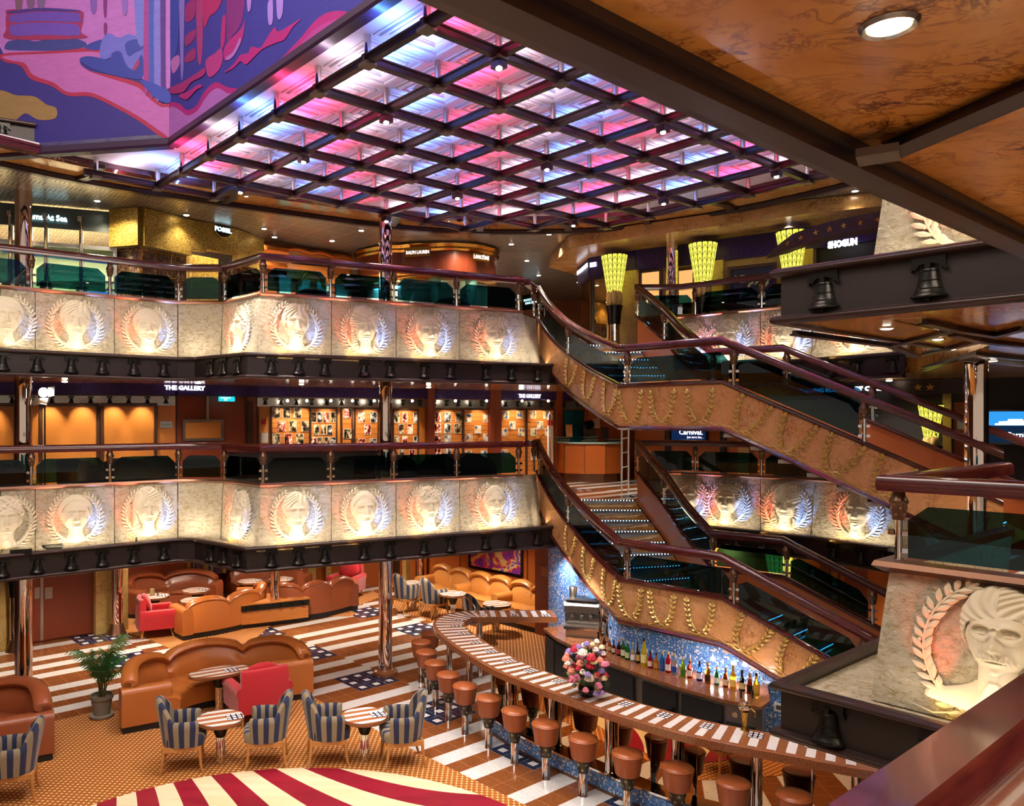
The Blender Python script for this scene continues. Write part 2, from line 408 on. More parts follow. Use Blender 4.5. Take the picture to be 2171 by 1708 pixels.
M['led'] = glow('blue_led', '#a8dcff', 9.0)
M['signwhite'] = glow('lit_sign_white', '#f4f0ff', 1.0)
M['signcyan'] = glow('lit_sign_cyan', '#c0f0ff', 1.1)
M['screen'] = glow('screen_blue', '#2a78c8', .8)
def glass_mat(name, tint, refl=.12, rough=.0):
    t = NT(name); tr = t.n('ShaderNodeBsdfTransparent'); tr.inputs[0].default_value = srgb(tint)
    gl = t.n('ShaderNodeBsdfGlossy'); gl.inputs['Roughness'].default_value = rough
    lw = t.n('ShaderNodeFresnel'); lw.inputs[0].default_value = 1.5
    f = t.m('MULTIPLY', lw.outputs[0], refl/.04)
    f = t.m('MINIMUM', f, .9); mx = t.n('ShaderNodeMixShader'); t.put(mx.inputs[0], f)
    t.nt.links.new(tr.outputs[0], mx.inputs[1]); t.nt.links.new(gl.outputs[0], mx.inputs[2]); t.nt.links.new(mx.outputs[0], t.out.inputs[0]); return t.mat
M['tealglass'] = glass_mat('smoked_teal_glass', '#5a94a4', .04)
M['clearglass'] = glass_mat('clear_glass', '#dce8e4', .06)
M['displayglass'] = glass_mat('display_glass', '#c8dcd8', .05)
def mirror_mat():
    t = NT('bronze_mirror'); g = t.n('ShaderNodeBsdfGlossy'); g.inputs[0].default_value = srgb('#c8a47c'); g.inputs['Roughness'].default_value = .01
    t.nt.links.new(g.outputs[0], t.out.inputs[0]); return t.mat
M['mirror'] = mirror_mat()
def mosaic_mat(name, s=1/.024):
    t = NT(name); x, y, z = t.sep(t.obj()); u = t.m('MULTIPLY', t.m('ADD', t.m('MULTIPLY', x, .74), t.m('MULTIPLY', y, -.67)), s); v = t.m('MULTIPLY', z, s)
    iu = t.m('FLOOR', u); iv = t.m('FLOOR', v)
    wn = t.n('ShaderNodeTexWhiteNoise', noise_dimensions='2D'); t.put(wn.inputs['Vector'], t.comb(iu, iv)); r = wn.outputs['Value']
    c = t.ramp(r, [(0, srgb('#2460b0')), (.3, srgb('#3a7ccc')), (.6, srgb('#5c9cdc')), (.8, srgb('#86b8e4')), (.87, srgb('#e4dcd8'))], 'CONSTANT')
    fu = t.m('ABSOLUTE', t.m('SUBTRACT', t.m('FRACT', u), .5)); fv = t.m('ABSOLUTE', t.m('SUBTRACT', t.m('FRACT', v), .5))
    g = t.m('GREATER_THAN', t.m('MAXIMUM', fu, fv), .43); return t.pbr(t.mix(g, c, srgb('#9cb4cc')), .15)
M['mosaic'] = mosaic_mat('blue_glass_mosaic')
def plaster_ceiling():
    t = NT('embossed_plaster'); x, y, z = t.sep(t.obj())
    a = t.m('ADD', t.m('MULTIPLY', x, AD.x), t.m('MULTIPLY', y, AD.y)); b = t.m('ADD', t.m('MULTIPLY', x, BD.x), t.m('MULTIPLY', y, BD.y))
    fa = t.m('ABSOLUTE', t.m('SUBTRACT', t.m('FRACT', t.m('DIVIDE', t.m('SUBTRACT', a, CE[0]), CE[2])), .5)); fb = t.m('ABSOLUTE', t.m('SUBTRACT', t.m('FRACT', t.m('DIVIDE', t.m('SUBTRACT', b, CE[1]), CE[2])), .5))
    d = t.m('MAXIMUM', fa, fb)
    rope = t.m('MULTIPLY', t.m('SINE', t.m('MULTIPLY', t.m('ADD', a, b), 150.0)), t.m('MULTIPLY', t.m('GREATER_THAN', d, .285), t.m('LESS_THAN', d, .325)))
    orn = t.m('MULTIPLY', t.noise(t.obj(), 14, 3, .6, .6), t.m('LESS_THAN', d, .19))
    h = t.m('ADD', t.m('MULTIPLY', rope, .3), t.m('MULTIPLY', orn, 1.6))
    return t.pbr(srgb('#dcd6da'), .8, nrm=t.bump(h, .5, .012), spec=.2)
# ------------------------------------------------------------------ decks and plan outlines (metres, camera above 0,0)
D2, D3, TOP = 2.9, 5.8, 8.05
railL = [(-8.1, 9.93), (-6.01, 11.48), (-3.93, 13.03), (-3.17, 13.03), (-2.38, 12.13), (1.83, 14.2)]
bandL = [(-8.0, 9.8), (-5.88, 11.25), (-3.87, 12.84), (-3.60, 12.84), (-2.557, 11.9), (2.46, 14.37)]
railR = [(4.1, 14.95), (4.9, 14.9), (6.55, 13.2), (7.3, 11.8)]
bandR = [(4.12, 14.75), (4.95, 14.68), (6.4, 13.05), (7.12, 11.72)]
NT0 = Vector((2.55, 5.63))                       # tip of the balcony near the camera, on the right
bandN = [NT0+AD*3.1, NT0, NT0-BD*1.875, Vector((.131, 1.238)), Vector((.131, 1.238))-AD*4.5]
nR0 = Vector((3.27, 5.56))
def off2(P, d):                              # offset a plan polyline to the right of travel
    out = []; P = [Vector((p[0], p[1])) for p in P]
    for i, p in enumerate(P):
        a = (P[i]-P[i-1]).normalized() if i else (P[1]-P[0]).normalized(); b = (P[i+1]-P[i]).normalized() if i < len(P)-1 else a
        m = (Vector((a.y, -a.x))+Vector((b.y, -b.x))).normalized(); out.append(p+m*d/max(.4, m.dot(Vector((b.y, -b.x)))))
    return out
fc = NT0-BD*1.875+AD*.45; camend = [Vector((.131, 1.238))-BD*.42, Vector((.131, 1.238))-AD*4.5-BD*.42]
inR = [tuple(p) for p in off2(railR, -.02)]
hole = [(-8.1, 2.0)]+[tuple(p) for p in off2(railL, -.02)]+[(2.24, 15.08), (4.1, 14.95)]+inR[1:]+ \
       [tuple(nR0+AD*2.5+BD*.02), tuple(nR0+AD*.02), tuple(nR0-BD*1.2+AD*.02)]+[tuple(Vector((.131, 1.238))+AD*3.6-BD*.42)]+[tuple(p) for p in camend]
def slab(name, z0, z1, mats, outer=((-15, -5), (14, -5), (14, 26), (-15, 26)), inner=hole):
    bm = bmesh.new()
    def loop(P, z):
        v = [bm.verts.new((p[0], p[1], z)) for p in P]; return [bm.edges.new((v[i], v[(i+1) % len(v)])) for i in range(len(v))], v
    for z in (z0, z1):
        e1, _ = loop(outer, z); e2, _ = loop(inner, z); bmesh.ops.triangle_fill(bm, use_beauty=True, edges=e1+e2)
    for f in bm.faces:
        f.material_index = 0 if abs(f.verts[0].co.z-z0) < 1e-4 else 1
        if (f.normal.z > 0) == (f.material_index == 0): f.normal_flip()
    for P in (inner,):
        n = len(P)
        for i in range(n):
            a, b = P[i], P[(i+1) % n]
            f = bm.faces.new([bm.verts.new((a[0], a[1], z0)), bm.verts.new((b[0], b[1], z0)), bm.verts.new((b[0], b[1], z1)), bm.verts.new((a[0], a[1], z1))])
            f.material_index = 0
    me = bpy.data.meshes.new(name); bm.to_mesh(me); bm.free()
    for m in mats: me.materials.append(m)
    o = bpy.data.objects.new(name, me); C.objects.link(o); o['kind'] = 'structure'; return o
M['deckfloor'] = M['tiles']
slab('floor_middle_deck', D2-.7, D2, [M['marblesoffit'], M['tiles']])
slab('floor_upper_deck', D3-.7, D3, [M['marblesoffit'], M['deckfloor']])
def strip(name, P, Q, z, mat, t=.03):           # flat strip between two plan lines of equal length
    mb = MB(); n = len(P); vs = [(p[0], p[1], z+dz_) for dz_ in (0, t) for p in list(P)+list(Q)]
    N = 2*n
    for i in range(n-1):
        a, b, c, d = i, i+1, n+i+1, n+i
        mb.f += [(a, b, c, d), (N+d, N+c, N+b, N+a)]; mb.m += [0, 0]
    mb.v = vs; return struct(name, mb, [mat], 0)
bL = off2(bandL, -.0); hL = [Vector(p) for p in off2(railL, -.03)]; bL6 = [bL[0], bL[1], bL[2], bL[3], bL[4], bL[5]]
bR = [Vector(p) for p in bandR]; hR = off2(railR, -.03)
Nb = [NT0+AD*3.1, NT0, NT0-BD*1.875]; Nh = [nR0+AD*2.5+BD*.03, nR0+AD*.03, nR0-BD*1.6+AD*.03]
Cb = [NT0-BD*1.875, Vector((.131, 1.238)), Vector((.131, 1.238))-AD*4.5]; Ch = [Vector((.131, 1.238))+AD*4.6-BD*.5, Vector((.131, 1.238))-BD*.5, Vector((.131, 1.238))-AD*4.5-BD*.5]
k_ = 0
for dz, nm in ((D2, 'middle'), (D3, 'upper')):
    for P, Q in ((bL6, hL), (bR, hR), (Nb, Nh), (Cb, Ch)):
        strip('floor_ledge_%s' % nm, P, Q, dz-.46, M['stone'])
        strip('ceiling_edge_%s' % nm, P, Q, dz-.706, M['marblesoffit'])
struct('floor', MB().box((-.5, 10.5, -.05), (29, 31, .1)), [M['tiles']])
# upper deck ceiling with the ring round the atrium
ro = catmull([(-8.0, 8.2)]+[G(*q, 8.0) .to_2d()[:] for q in ((0, 345), (375, 415), (830, 478), (1060, 490), (1300, 483), (1500, 455), (1855, 375))] +
             [(7.9, 9.2), (8.2, 6.5), (7.0, 3.5)] if False else [Vector((-8.3, 8.0, 0))]+[Vector((*G(*q, 8.0).to_2d(), 0)) for q in ((0, 345), (375, 415), (830, 478), (1060, 490), (1300, 483), (1500, 455), (1855, 375))] + [Vector((7.9, 9.2, 0)), Vector((8.0, 6.5, 0)), Vector((7.0, 3.5, 0))], 5)
RC = Vector((.9, 8.1, 0))
ri = [p+(RC-p).normalized()*.86 for p in ro]
def slotted():
    t = NT('slotted_metal_ceiling'); v = t.map(t.obj(), rot=(0, 0, -TH)); x, y, z = t.sep(v)
    S = 1/.6; fu = t.m('FRACT', t.m('MULTIPLY', x, S)); fv = t.m('FRACT', t.m('MULTIPLY', y, S))
    iu = t.m('FLOOR', t.m('MULTIPLY', x, S*2)); iv = t.m('FLOOR', t.m('MULTIPLY', y, S*2))
    par = t.m('FRACT', t.m('MULTIPLY', t.m('ADD', iu, iv), .5))
    qu = t.m('FRACT', t.m('MULTIPLY', x, S*2)); qv = t.m('FRACT', t.m('MULTIPLY', y, S*2))
    def slots(a, b):
        l = t.m('GREATER_THAN', t.m('ABSOLUTE', t.m('SUBTRACT', t.m('FRACT', t.m('MULTIPLY', a, 4.5)), .5)), .3)
        e = t.m('LESS_THAN', t.m('ABSOLUTE', t.m('SUBTRACT', b, .5)), .36); return t.m('MULTIPLY', l, e)
    s1 = slots(qu, qv); s2 = slots(qv, qu); k = t.m('GREATER_THAN', par, .25)
    sl = t.m('ADD', t.m('MULTIPLY', k, s1), t.m('MULTIPLY', t.m('SUBTRACT', 1.0, k), s2))
    jn = t.m('GREATER_THAN', t.m('MAXIMUM', t.m('ABSOLUTE', t.m('SUBTRACT', fu, .5)), t.m('ABSOLUTE', t.m('SUBTRACT', fv, .5))), .488)
    c = t.mix(t.m('MAXIMUM', sl, jn), srgb('#b4aca0'), srgb('#5c564c'))
    return t.pbr(c, .3, .6)
M['slotted'] = slotted()
ro2 = [(p.x, p.y) for p in ro]
slab('ceiling_upper_deck', 8.0, 8.1, [M['slotted'], M['blackmat']], inner=[(-9.0, 1.2)]+ro2+[(3.0, .5)])
mb = MB(); mb.grid([[(p.x, p.y, 8.02) for p in ro], [(p.x, p.y, 8.02) for p in ri]])
struct('ceiling_ring', mb, [M['marble']])
mb = MB(); sq = lambda w_, h: [(-w_/2, -h/2), (w_/2, -h/2), (w_/2, h/2), (-w_/2, h/2)]
mb.sweep([(p.x, p.y, 8.0) for p in ro], [(-.05, -.06), (.05, -.06), (.07, 0), (.05, .04), (-.05, .04)])
mb.sweep([(p.x, p.y, 8.04) for p in ri], [(-.04, -.08), (.04, -.05), (.05, .06), (-.05, .06)], m=1)
for k in range(3, 44, 4):
    a, b = ro[k], ri[k]; d = (b-a); rt = Vector((d.y, -d.x, 0)).normalized()*.22
    mb.sweep([(a.x, a.y, 7.985), (a.x+d.x*.55, a.y+d.y*.55, 7.985), (b.x+rt.x, b.y+rt.y, 7.985)], sq(.13, .05))
struct('trim_ceiling_ring', mb, [M['gridmetal'], M['mahog']])
# plaster ceiling behind the mural
MU = [Vector((-5.15, 10.8, 0)), Vector((-3.25, 10.45, 0)), Vector((-.38, 6.95, 0)), Vector((2.6, 3.3, 0))]
pc = [(p.x, p.y) for p in MU]+[(7.2, 3.3)]+[(p.x, p.y) for p in reversed(ri) if p.y > 5.6]
M['ceilplaster'] = plaster_ceiling()
mb = MB(); mb.prism([(p[0], p[1]) for p in pc], 8.06, 8.14)
for i_ in range(-2, 9):
    for j_ in range(-3, 8):                  # stepped square coffers
        for h_, w_, zz in ((.455, .03, .010), (.40, .035, .026), (.33, .05, .016), (.25, .03, .03), (.2, .012, .012)):
            c_ = AD*(CE[0]+CE[2]*(i_+.5))+BD*(CE[1]+CE[2]*(j_+.5))
            if c_.y < 6 or (c_-Vector((RC.x, RC.y))).length > 5.7: continue
            if (c_-MU[2].to_2d()).dot(Vector((.775, .632))) < .45: continue
            H_ = CE[2]*h_; W_ = CE[2]*w_
            for q in range(4):
                u_ = (AD, BD, -AD, -BD)[q]; v_ = (BD, -AD, -BD, AD)[q]; P_ = [c_+u_*H_-v_*H_, c_+u_*H_+v_*H_, c_+u_*(H_-W_)+v_*(H_-W_), c_+u_*(H_-W_)-v_*(H_-W_)]
                mb.prism([tuple(p) for p in P_], 8.06-zz, 8.061)
struct('ceiling', mb, [M['ceilplaster']], smooth=0)
# mural walls rising into the open shaft
PAINT = {}
def paint(h):
    if h not in PAINT:
        t = NT('mural_paint'); v = t.obj(); n = t.noise(t.map(v, (2, 2, 9)), 2.5, 4, .6, 1.5); c = srgb(h)
        PAINT[h] = t.pbr(t.mix(n, tuple(x*k_ for x, k_ in zip(c[:3], (.38, .26, .52)))+(1,), tuple(min(1, x*k_) for x, k_ in zip(c[:3], (.66, .46, .9)))+(1,)), .6)
    return PAINT[h]
def ray_wall(px, py, A_, B_):
    d = (B_-A_).normalized(); n = Vector((d.y, -d.x, 0)); r = Vector(((px-CXP)/FPX, 1, (YHP-py)/FPX))
    t = (A_-Vector((0, 0, 0))).dot(n)/r.dot(n); return Vector((0, 0, EYE))+r*t
SH1 = [('#cf90c4', [(20, -300), (1060, -300), (1060, 560), (1000, 545), (900, 500), (620, 330), (20, 330)]),
 ('#c22c50', [(10, 335), (300, 318), (600, 300), (655, 372), (505, 370), (480, 385), (560, 440), (700, 470), (880, 520), (950, 590), (1010, 645), (1060, 655), (1060, 860), (1000, 850), (860, 750), (700, 660), (560, 600), (420, 595), (320, 535), (190, 490), (130, 410), (30, 385)]),
 ('#d486b4', [(30, 348), (300, 335), (590, 322), (630, 362), (520, 362), (500, 395), (560, 445), (700, 492), (860, 545), (925, 610), (1000, 665), (1060, 680), (1060, 845), (1010, 825), (880, 735), (700, 635), (560, 575), (420, 572), (335, 515), (205, 465), (155, 395), (60, 375)]),
 ('#b0a048', [(-300, 520), (0, 560), (100, 592), (215, 600), (290, 650), (350, 672), (345, 735), (240, 745), (160, 705), (90, 750), (0, 730), (-300, 690)]),
 ('#40508c', [(30, 290), (60, 255), (150, 245), (230, 258), (300, 235), (420, 228), (530, 262), (525, 295), (400, 312), (300, 316), (60, 312)]),
 ('#3a50a0', [(530, 300), (560, 270), (640, 245), (662, 262), (655, 300), (590, 312)]),
 ('#7a8ccc', [(620, 330), (640, 240), (680, 208), (740, 235), (800, 212), (860, 232), (895, 262), (892, 470), (830, 450), (770, 390), (720, 350), (640, 372)]),
 ('#3a50a0', [(495, 372), (540, 350), (610, 358), (680, 372), (700, 330), (750, 322), (785, 400), (830, 430), (880, 340), (896, 420), (880, 490), (800, 485), (720, 472), (640, 452), (560, 420)]),
 ('#3f58a4', [(778, 280), (820, 248), (880, 250), (892, 300), (840, 330), (800, 350)]),
 ('#b8486c', [(860, 370), (866, 400), (838, 438), (826, 425)]),
 ('#b02c5c', [(40, 90), (62, 60), (300, 60), (500, 66), (520, 120), (505, 200), (520, 240), (60, 245), (40, 180)]),
 ('#7458b0', [(70, 96), (250, 75), (480, 82), (500, 110), (490, 138), (240, 132), (84, 140)]),
 ('#7a5cb4', [(60, 185), (90, 152), (260, 142), (470, 152), (498, 190), (480, 222), (260, 218), (90, 224)]),
 ('#4a3488', [(62, 72), (240, 50), (470, 62), (480, 74), (240, 70), (66, 86)]),
 ('#8a6c6c', [(100, -90), (140, -90), (138, 48), (100, 50)]), ('#8a6c80', [(172, -90), (214, -90), (214, 42), (172, 44)]), ('#8a7890', [(234, -90), (280, -90), (278, 38), (236, 40)]),
 ('#8c70b0', [(565, -90), (600, -90), (600, 68), (568, 70)]), ('#8a2c78', [(645, -90), (665, -90), (665, 90), (648, 92)]), ('#8a2c78', [(648, 150), (668, 150), (664, 212), (650, 212)]), ('#9c80bc', [(762, -90), (794, -90), (792, 78), (764, 78)]),
 ('#8098d0', [(835, -300), (905, -300), (905, 240), (850, 220)]), ('#b44890', [(905, -300), (932, -300), (928, 502), (895, 495)]),
 ('#4870b8', [(932, -300), (966, -300), (964, 530), (930, 500)]), ('#8c98d0', [(966, -300), (1000, -300), (1000, 548), (962, 520)]),
 ('#5a3088', [(1000, -300), (1030, -300), (1032, 520), (1060, 545), (1030, 562), (1005, 530)]), ('#3f5cae', [(870, 500), (960, 520), (1060, 575), (1060, 640), (1000, 630), (940, 580)])]
SH2 = [('#8c98d0', [(52, -300), (82, -300), (75, 60), (60, 300), (52, 480)]), ('#3c5cac', [(60, -100), (100, -100), (98, 200), (80, 300), (56, 320)]),
 ('#d090bc', [(60, 330), (100, 300), (105, 350), (70, 400)]), ('#9a94cc', [(100, -300), (135, -300), (128, 250), (126, 388), (112, 380)]),
 ('#b83c74', [(196, -300), (230, -300), (230, 284), (202, 284)]), ('#a8246c', [(140, 30), (190, 0), (188, 90), (140, 120)]), ('#a8246c', [(138, 200), (190, 160), (188, 210), (142, 250)]), ('#a8246c', [(140, 300), (190, 262), (188, 322), (136, 340)]),
 ('#c01c64', [(236, -300), (420, -300), (330, 20), (270, 90), (238, 130)]), ('#8c2478', [(380, -200), (470, -200), (450, 100), (400, 190), (362, 200)]), ('#c02070', [(340, 100), (358, 95), (352, 240), (330, 250)]),
 ('#c83c84', [(250, 330), (300, 290), (336, 262), (338, 345), (300, 405), (262, 415)]), ('#c4247c', [(355, 250), (440, 160), (462, 110), (448, 215), (400, 300), (354, 330)]), ('#c48cc4', [(358, 315), (400, 280), (436, 205), (438, 235), (405, 300), (372, 328)]),
 ('#b8a8dc', [(588, 20), (614, 0), (614, 118), (592, 130)]), ('#b8a8dc', [(636, -100), (672, -100), (668, 76), (640, 92)]), ('#b8a0d4', [(474, -100), (500, -100), (496, 40), (478, 55)]),
 ('#c4147c', [(350, 396), (400, 352), (440, 300), (480, 290), (500, 255), (545, 262), (580, 215), (625, 150), (650, 172), (765, 105), (722, 152), (680, 215), (640, 232), (600, 248), (560, 268), (520, 305), (470, 352), (440, 335), (400, 372)]),
 ('#c4147c', [(635, 350), (700, 280), (770, 205), (850, 110), (920, 68), (1000, 62), (1060, 84), (960, 112), (860, 180), (780, 260), (700, 316)]), ('#cc4898', [(780, 225), (860, 150), (960, 106), (1030, 90), (960, 120), (870, 180), (790, 250)]),
 ('#b82470', [(56, 480), (120, 450), (200, 400), (245, 370), (240, 410), (170, 450), (130, 500), (60, 510)]), ('#c4187c', [(110, 515), (150, 500), (210, 462), (235, 470), (200, 490), (150, 540), (112, 530)]),
 ('#c4187c', [(52, 560), (110, 565), (150, 600), (200, 575), (240, 505), (290, 455), (320, 450), (370, 475), (440, 490), (400, 530), (330, 520), (270, 530), (210, 620), (150, 642), (52, 600)]),
 ('#c688c0', [(52, 590), (110, 600), (150, 630), (205, 605), (240, 550), (280, 500), (320, 482), (370, 510), (395, 528), (52, 748)])]
def mural(A_, B_, shapes, f, base, label, ext=None):
    d = (B_-A_).normalized(); n = Vector((d.y, -d.x, 0)); E_ = ext or B_
    t = thing('mural_wall_painting', label, 'mural', (A_.x, A_.y, 8.0))
    mb = MB(); mb.wallprism([(A_.x, A_.y, 8.0), (E_.x, E_.y, 8.0), (E_.x, E_.y, 12), (A_.x, A_.y, 12)], -n, .12)
    obj('wall_board', mb, paint(base), t, 0)
    mb = MB(); mats = []
    for k, (h, P) in enumerate(shapes):
        if paint(h) not in mats: mats.append(paint(h))
        q = [ray_wall(*f(*p), A_, B_) for p in P]
        L = [(p-A_).dot(d) for p in q]
        q = [p if 0 <= l else p+d*(-l) for p, l in zip(q, L)]
        q = [p if (p-A_).dot(d) <= (E_-A_).length else p+d*((E_-A_).length-(p-A_).dot(d)) for p in q]
        q = [Vector((p.x, p.y, min(12, max(8.0, p.z)))) for p in q]
        q = [v+n*(.002+.0004*k) for v in catmull(q, 4, True)]
        q = [Vector((p.x, p.y, max(8.0, p.z))) for p in q]
        mb.add(q, [tuple(range(len(q)))], mats.index(paint(h)))
    obj('painted_shapes', mb, mats, t, 0)
    mb = MB(); mb.sweep([(A_.x, A_.y, 8.0), (E_.x, E_.y, 8.0)], [(-.1, -.03), (.03, -.03), (.045, .0), (.03, .08), (-.1, .08)])
    obj('edge_trim', mb, M['purpletrim'], t, 0)
mural(MU[0]-(MU[1]-MU[0]).normalized()*1.6, MU[1], SH1, lambda x, y: (x*.341, y*.341), '#3a3284', 'purple and pink painted mural board above the left balcony, with a winding pink path')
mural(MU[1], MU[2], SH2, lambda x, y: (340+x*.3896, y*.3896), '#3a3c96', 'deep blue and magenta mural board slanting up beside the lit ceiling', ext=MU[3])
# ------------------------------------------------------------------ hanging grille under the coloured ceiling
GZ = 7.82
def node(a, b, z=GZ): p = AD*(CE[0]+CE[2]*a)+BD*(CE[1]+CE[2]*b); return Vector((p.x, p.y, z))
inner = [Vector((p.x, p.y, 0)) for p in ri]
def inside(p):
    if p.y < 7: return p.x < 7.3 and p.y > 3.0
    n = len(inner); c = False; P = [Vector((-20, 0, 0))]+inner+[Vector((20, 0, 0))]
    for i in range(len(P)):
        a, b = P[i], P[(i+1) % len(P)]
        if (a.y > p.y) != (b.y > p.y) and p.x < (b.x-a.x)*(p.y-a.y)/(b.y-a.y)+a.x: c = not c
    return c
nodes = {(a, b): node(a, b) for a in range(-2, 10) for b in range(-4, 10)}
ok = {k for k, p in nodes.items() if inside(p) and (k[0] >= -1 or k[1] == 7)}
gr = thing('ceiling_grille', 'dark metal lattice grille hanging under the pink, white and blue lit ceiling', 'ceiling grille', (1.5, 10, GZ))
mb_prof = [(-.034, -.045), (.034, -.045), (.034, -.03), (.02, -.02), (.02, .02), (.034, .03), (.034, .045), (-.034, .045), (-.034, .03), (-.02, .02), (-.02, -.02), (-.034, -.03)]
def run(keys_of):
    for i in keys_of[0]:
        seq = [k for k in keys_of[1](i) if k in ok]
        if len(seq) < 2: continue
        p, q = nodes[seq[0]], nodes[seq[-1]]; d = (q-p).normalized()
        obj('beam', MB().sweep([p-d*.16 if seq[0][0] != -1 else p-d*.05, q+d*.16], mb_prof), M['gridmetal'], gr, 30)
run((range(-4, 10), lambda b: [(a, b) for a in range(-2, 10)]))
run((range(-1, 10), lambda a: [(a, b) for b in range(-4, 10)]))
vis = sorted([k for k in ok if nodes[k].y > 6.2 and -6 < nodes[k].x < 8], key=lambda k: nodes[k].y)
post = None
LIT = [(0, 0), (0, 2), (0, 4), (0, 6), (3, 0), (3, 2), (3, 4), (3, 6), (6, 0), (6, 2), (6, 4)]
for k in vis:
    p = nodes[k]
    mb = MB(); mb.lathe([(.034, .045), (.034, .235)], (p.x, p.y, p.z), 12); obj('hanging_post', mb, M['chrome'], gr)
    mb = MB(); mb.box((p.x, p.y, p.z-.052), (.13, .13, .03), TH); obj('node_plate', mb, M['nodecap'], gr, 0)
for k in LIT:
    p = nodes[k]; f = MB(); f.box((p.x, p.y, p.z-.10), (.11, .11, .08), TH)
    h = obj('downlight_housing', f, M['gridmetal'], gr, 0)
    obj('bulb', MB().ball((p.x, p.y, p.z-.143), (.032, .032, .016), 10, 5), M['bulb'], h)
    lamp('SPOT', 'grille_downlight', (p.x, p.y, p.z-.17), 190, (1, .93, .84), aim=(p.x, p.y, 0), size=.04, spot=70)
# coloured neon tubes lying on the beams light the plaster
WCOL = [(1.0, .78, .94), (.10, .30, 1.0), (1.0, .03, .16)]
tubem = [glow('neon_white', '#ffe8f4', 5), glow('neon_blue', '#5090ff', 4), glow('neon_red', '#ff3048', 4)]
for k in sorted(ok):
    for dk, q in (((1, 0), AD), ((0, 1), BD)):
        k2 = (k[0]+dk[0], k[1]+dk[1])
        if k2 not in ok or nodes[k].y < 4: continue
        p = (nodes[k]+nodes[k2])/2; c = (k[0]-k[1] if dk == (1, 0) else k[0]-k[1]-1) % 3
        a = p-Vector((q.x, q.y, 0))*.3; b = p+Vector((q.x, q.y, 0))*.3
        if p.y > 6.2 and (dk == (1, 0) or k[0] == -1):
            l = lamp('AREA', 'neon_tube', (p.x, p.y, GZ+.065), (1.5, 4.2, 3.8)[c], WCOL[c], sx=.7, sy=.02, spec=.3)
            l.rotation_euler = (pi, 0, -atan2(q.y, q.x))
# ------------------------------------------------------------------ balcony fronts
def off2b(P, d):  # offset a plan polyline to the right of travel
    out = []; P = [Vector((p[0], p[1])) for p in P]
    for i, p in enumerate(P):
        a = (P[i]-P[i-1]).normalized() if i else (P[1]-P[0]).normalized(); b = (P[i+1]-P[i]).normalized() if i < len(P)-1 else a
        m = (Vector((a.y, -a.x))+Vector((b.y, -b.x))).normalized(); out.append(p+m*d/max(.4, m.dot(Vector((b.y, -b.x)))))
    return out
def bell_mb(s=1.0):
    mb = MB(); pr = [(.0, .112), (.03, .112), (.048, .1), (.052, .08), (.056, .05), (.062, .015), (.072, -.02), (.09, -.05), (.103, -.062), (.103, -.072), (.09, -.078), (0, -.078)]
    vs = []; n = 14; k = len(pr)
    for r, y in pr:
        for i in range(n+1): a = pi*i/n; vs.append((r*cos(a), y-.03, .012+r*sin(a)*.75))
    mb.add(vs, [(j*(n+1)+i, j*(n+1)+i+1, (j+1)*(n+1)+i+1, (j+1)*(n+1)+i) for j in range(k-1) for i in range(n)])
    for r, y in ((.054, .06), (.06, .0), (.074, -.05)):            # raised bands
        mb.add([(r2*cos(pi*i/n), y2-.0, .014+r2*sin(pi*i/n)*.77) for y2, r2 in ((y-.005, r), (y+.003, r)) for i in range(n+1)], [(i, i+1, n+2+i, n+1+i) for i in range(n)])
    yoke = [(-.1, .075), (-.1, .06), (-.088, .06), (-.088, .075), (-.07, .07), (-.055, .095), (-.03, .105), (.03, .105), (.055, .095), (.07, .07), (.088, .075), (.088, .06), (.1, .06), (.1, .08), (.093, .09), (.093, .15), (.07, .156), (.04, .15), (0, .16), (-.04, .15), (-.07, .156), (-.093, .15), (-.093, .09), (-.1, .08)]
    mb.wallprism([(x, y, 0) for x, y in yoke], (0, 0, 1), .028)
    mb.box((0, .09, .03), (.03, .04, .03)); mb.box((0, -.118, .03), (.018, .03, .018))
    if s != 1: mb.xf(Matrix.Scale(s, 4))
    return mb
BELL = bell_mb()
def rail_prof(w=.12, h=.11):
    return [(-w/2, -h/2), (w/2, -h/2), (w/2+.006, -h*.1), (w/2, h*.32), (w*.3, h/2), (-w*.3, h/2), (-w/2, h*.32), (-w/2-.006, -h*.1)]
RMOLD = [(.0, -.028), (.03, -.03), (.052, -.018), (.058, 0), (.052, .018), (.03, .03), (-.03, .03), (-.03, -.028)]
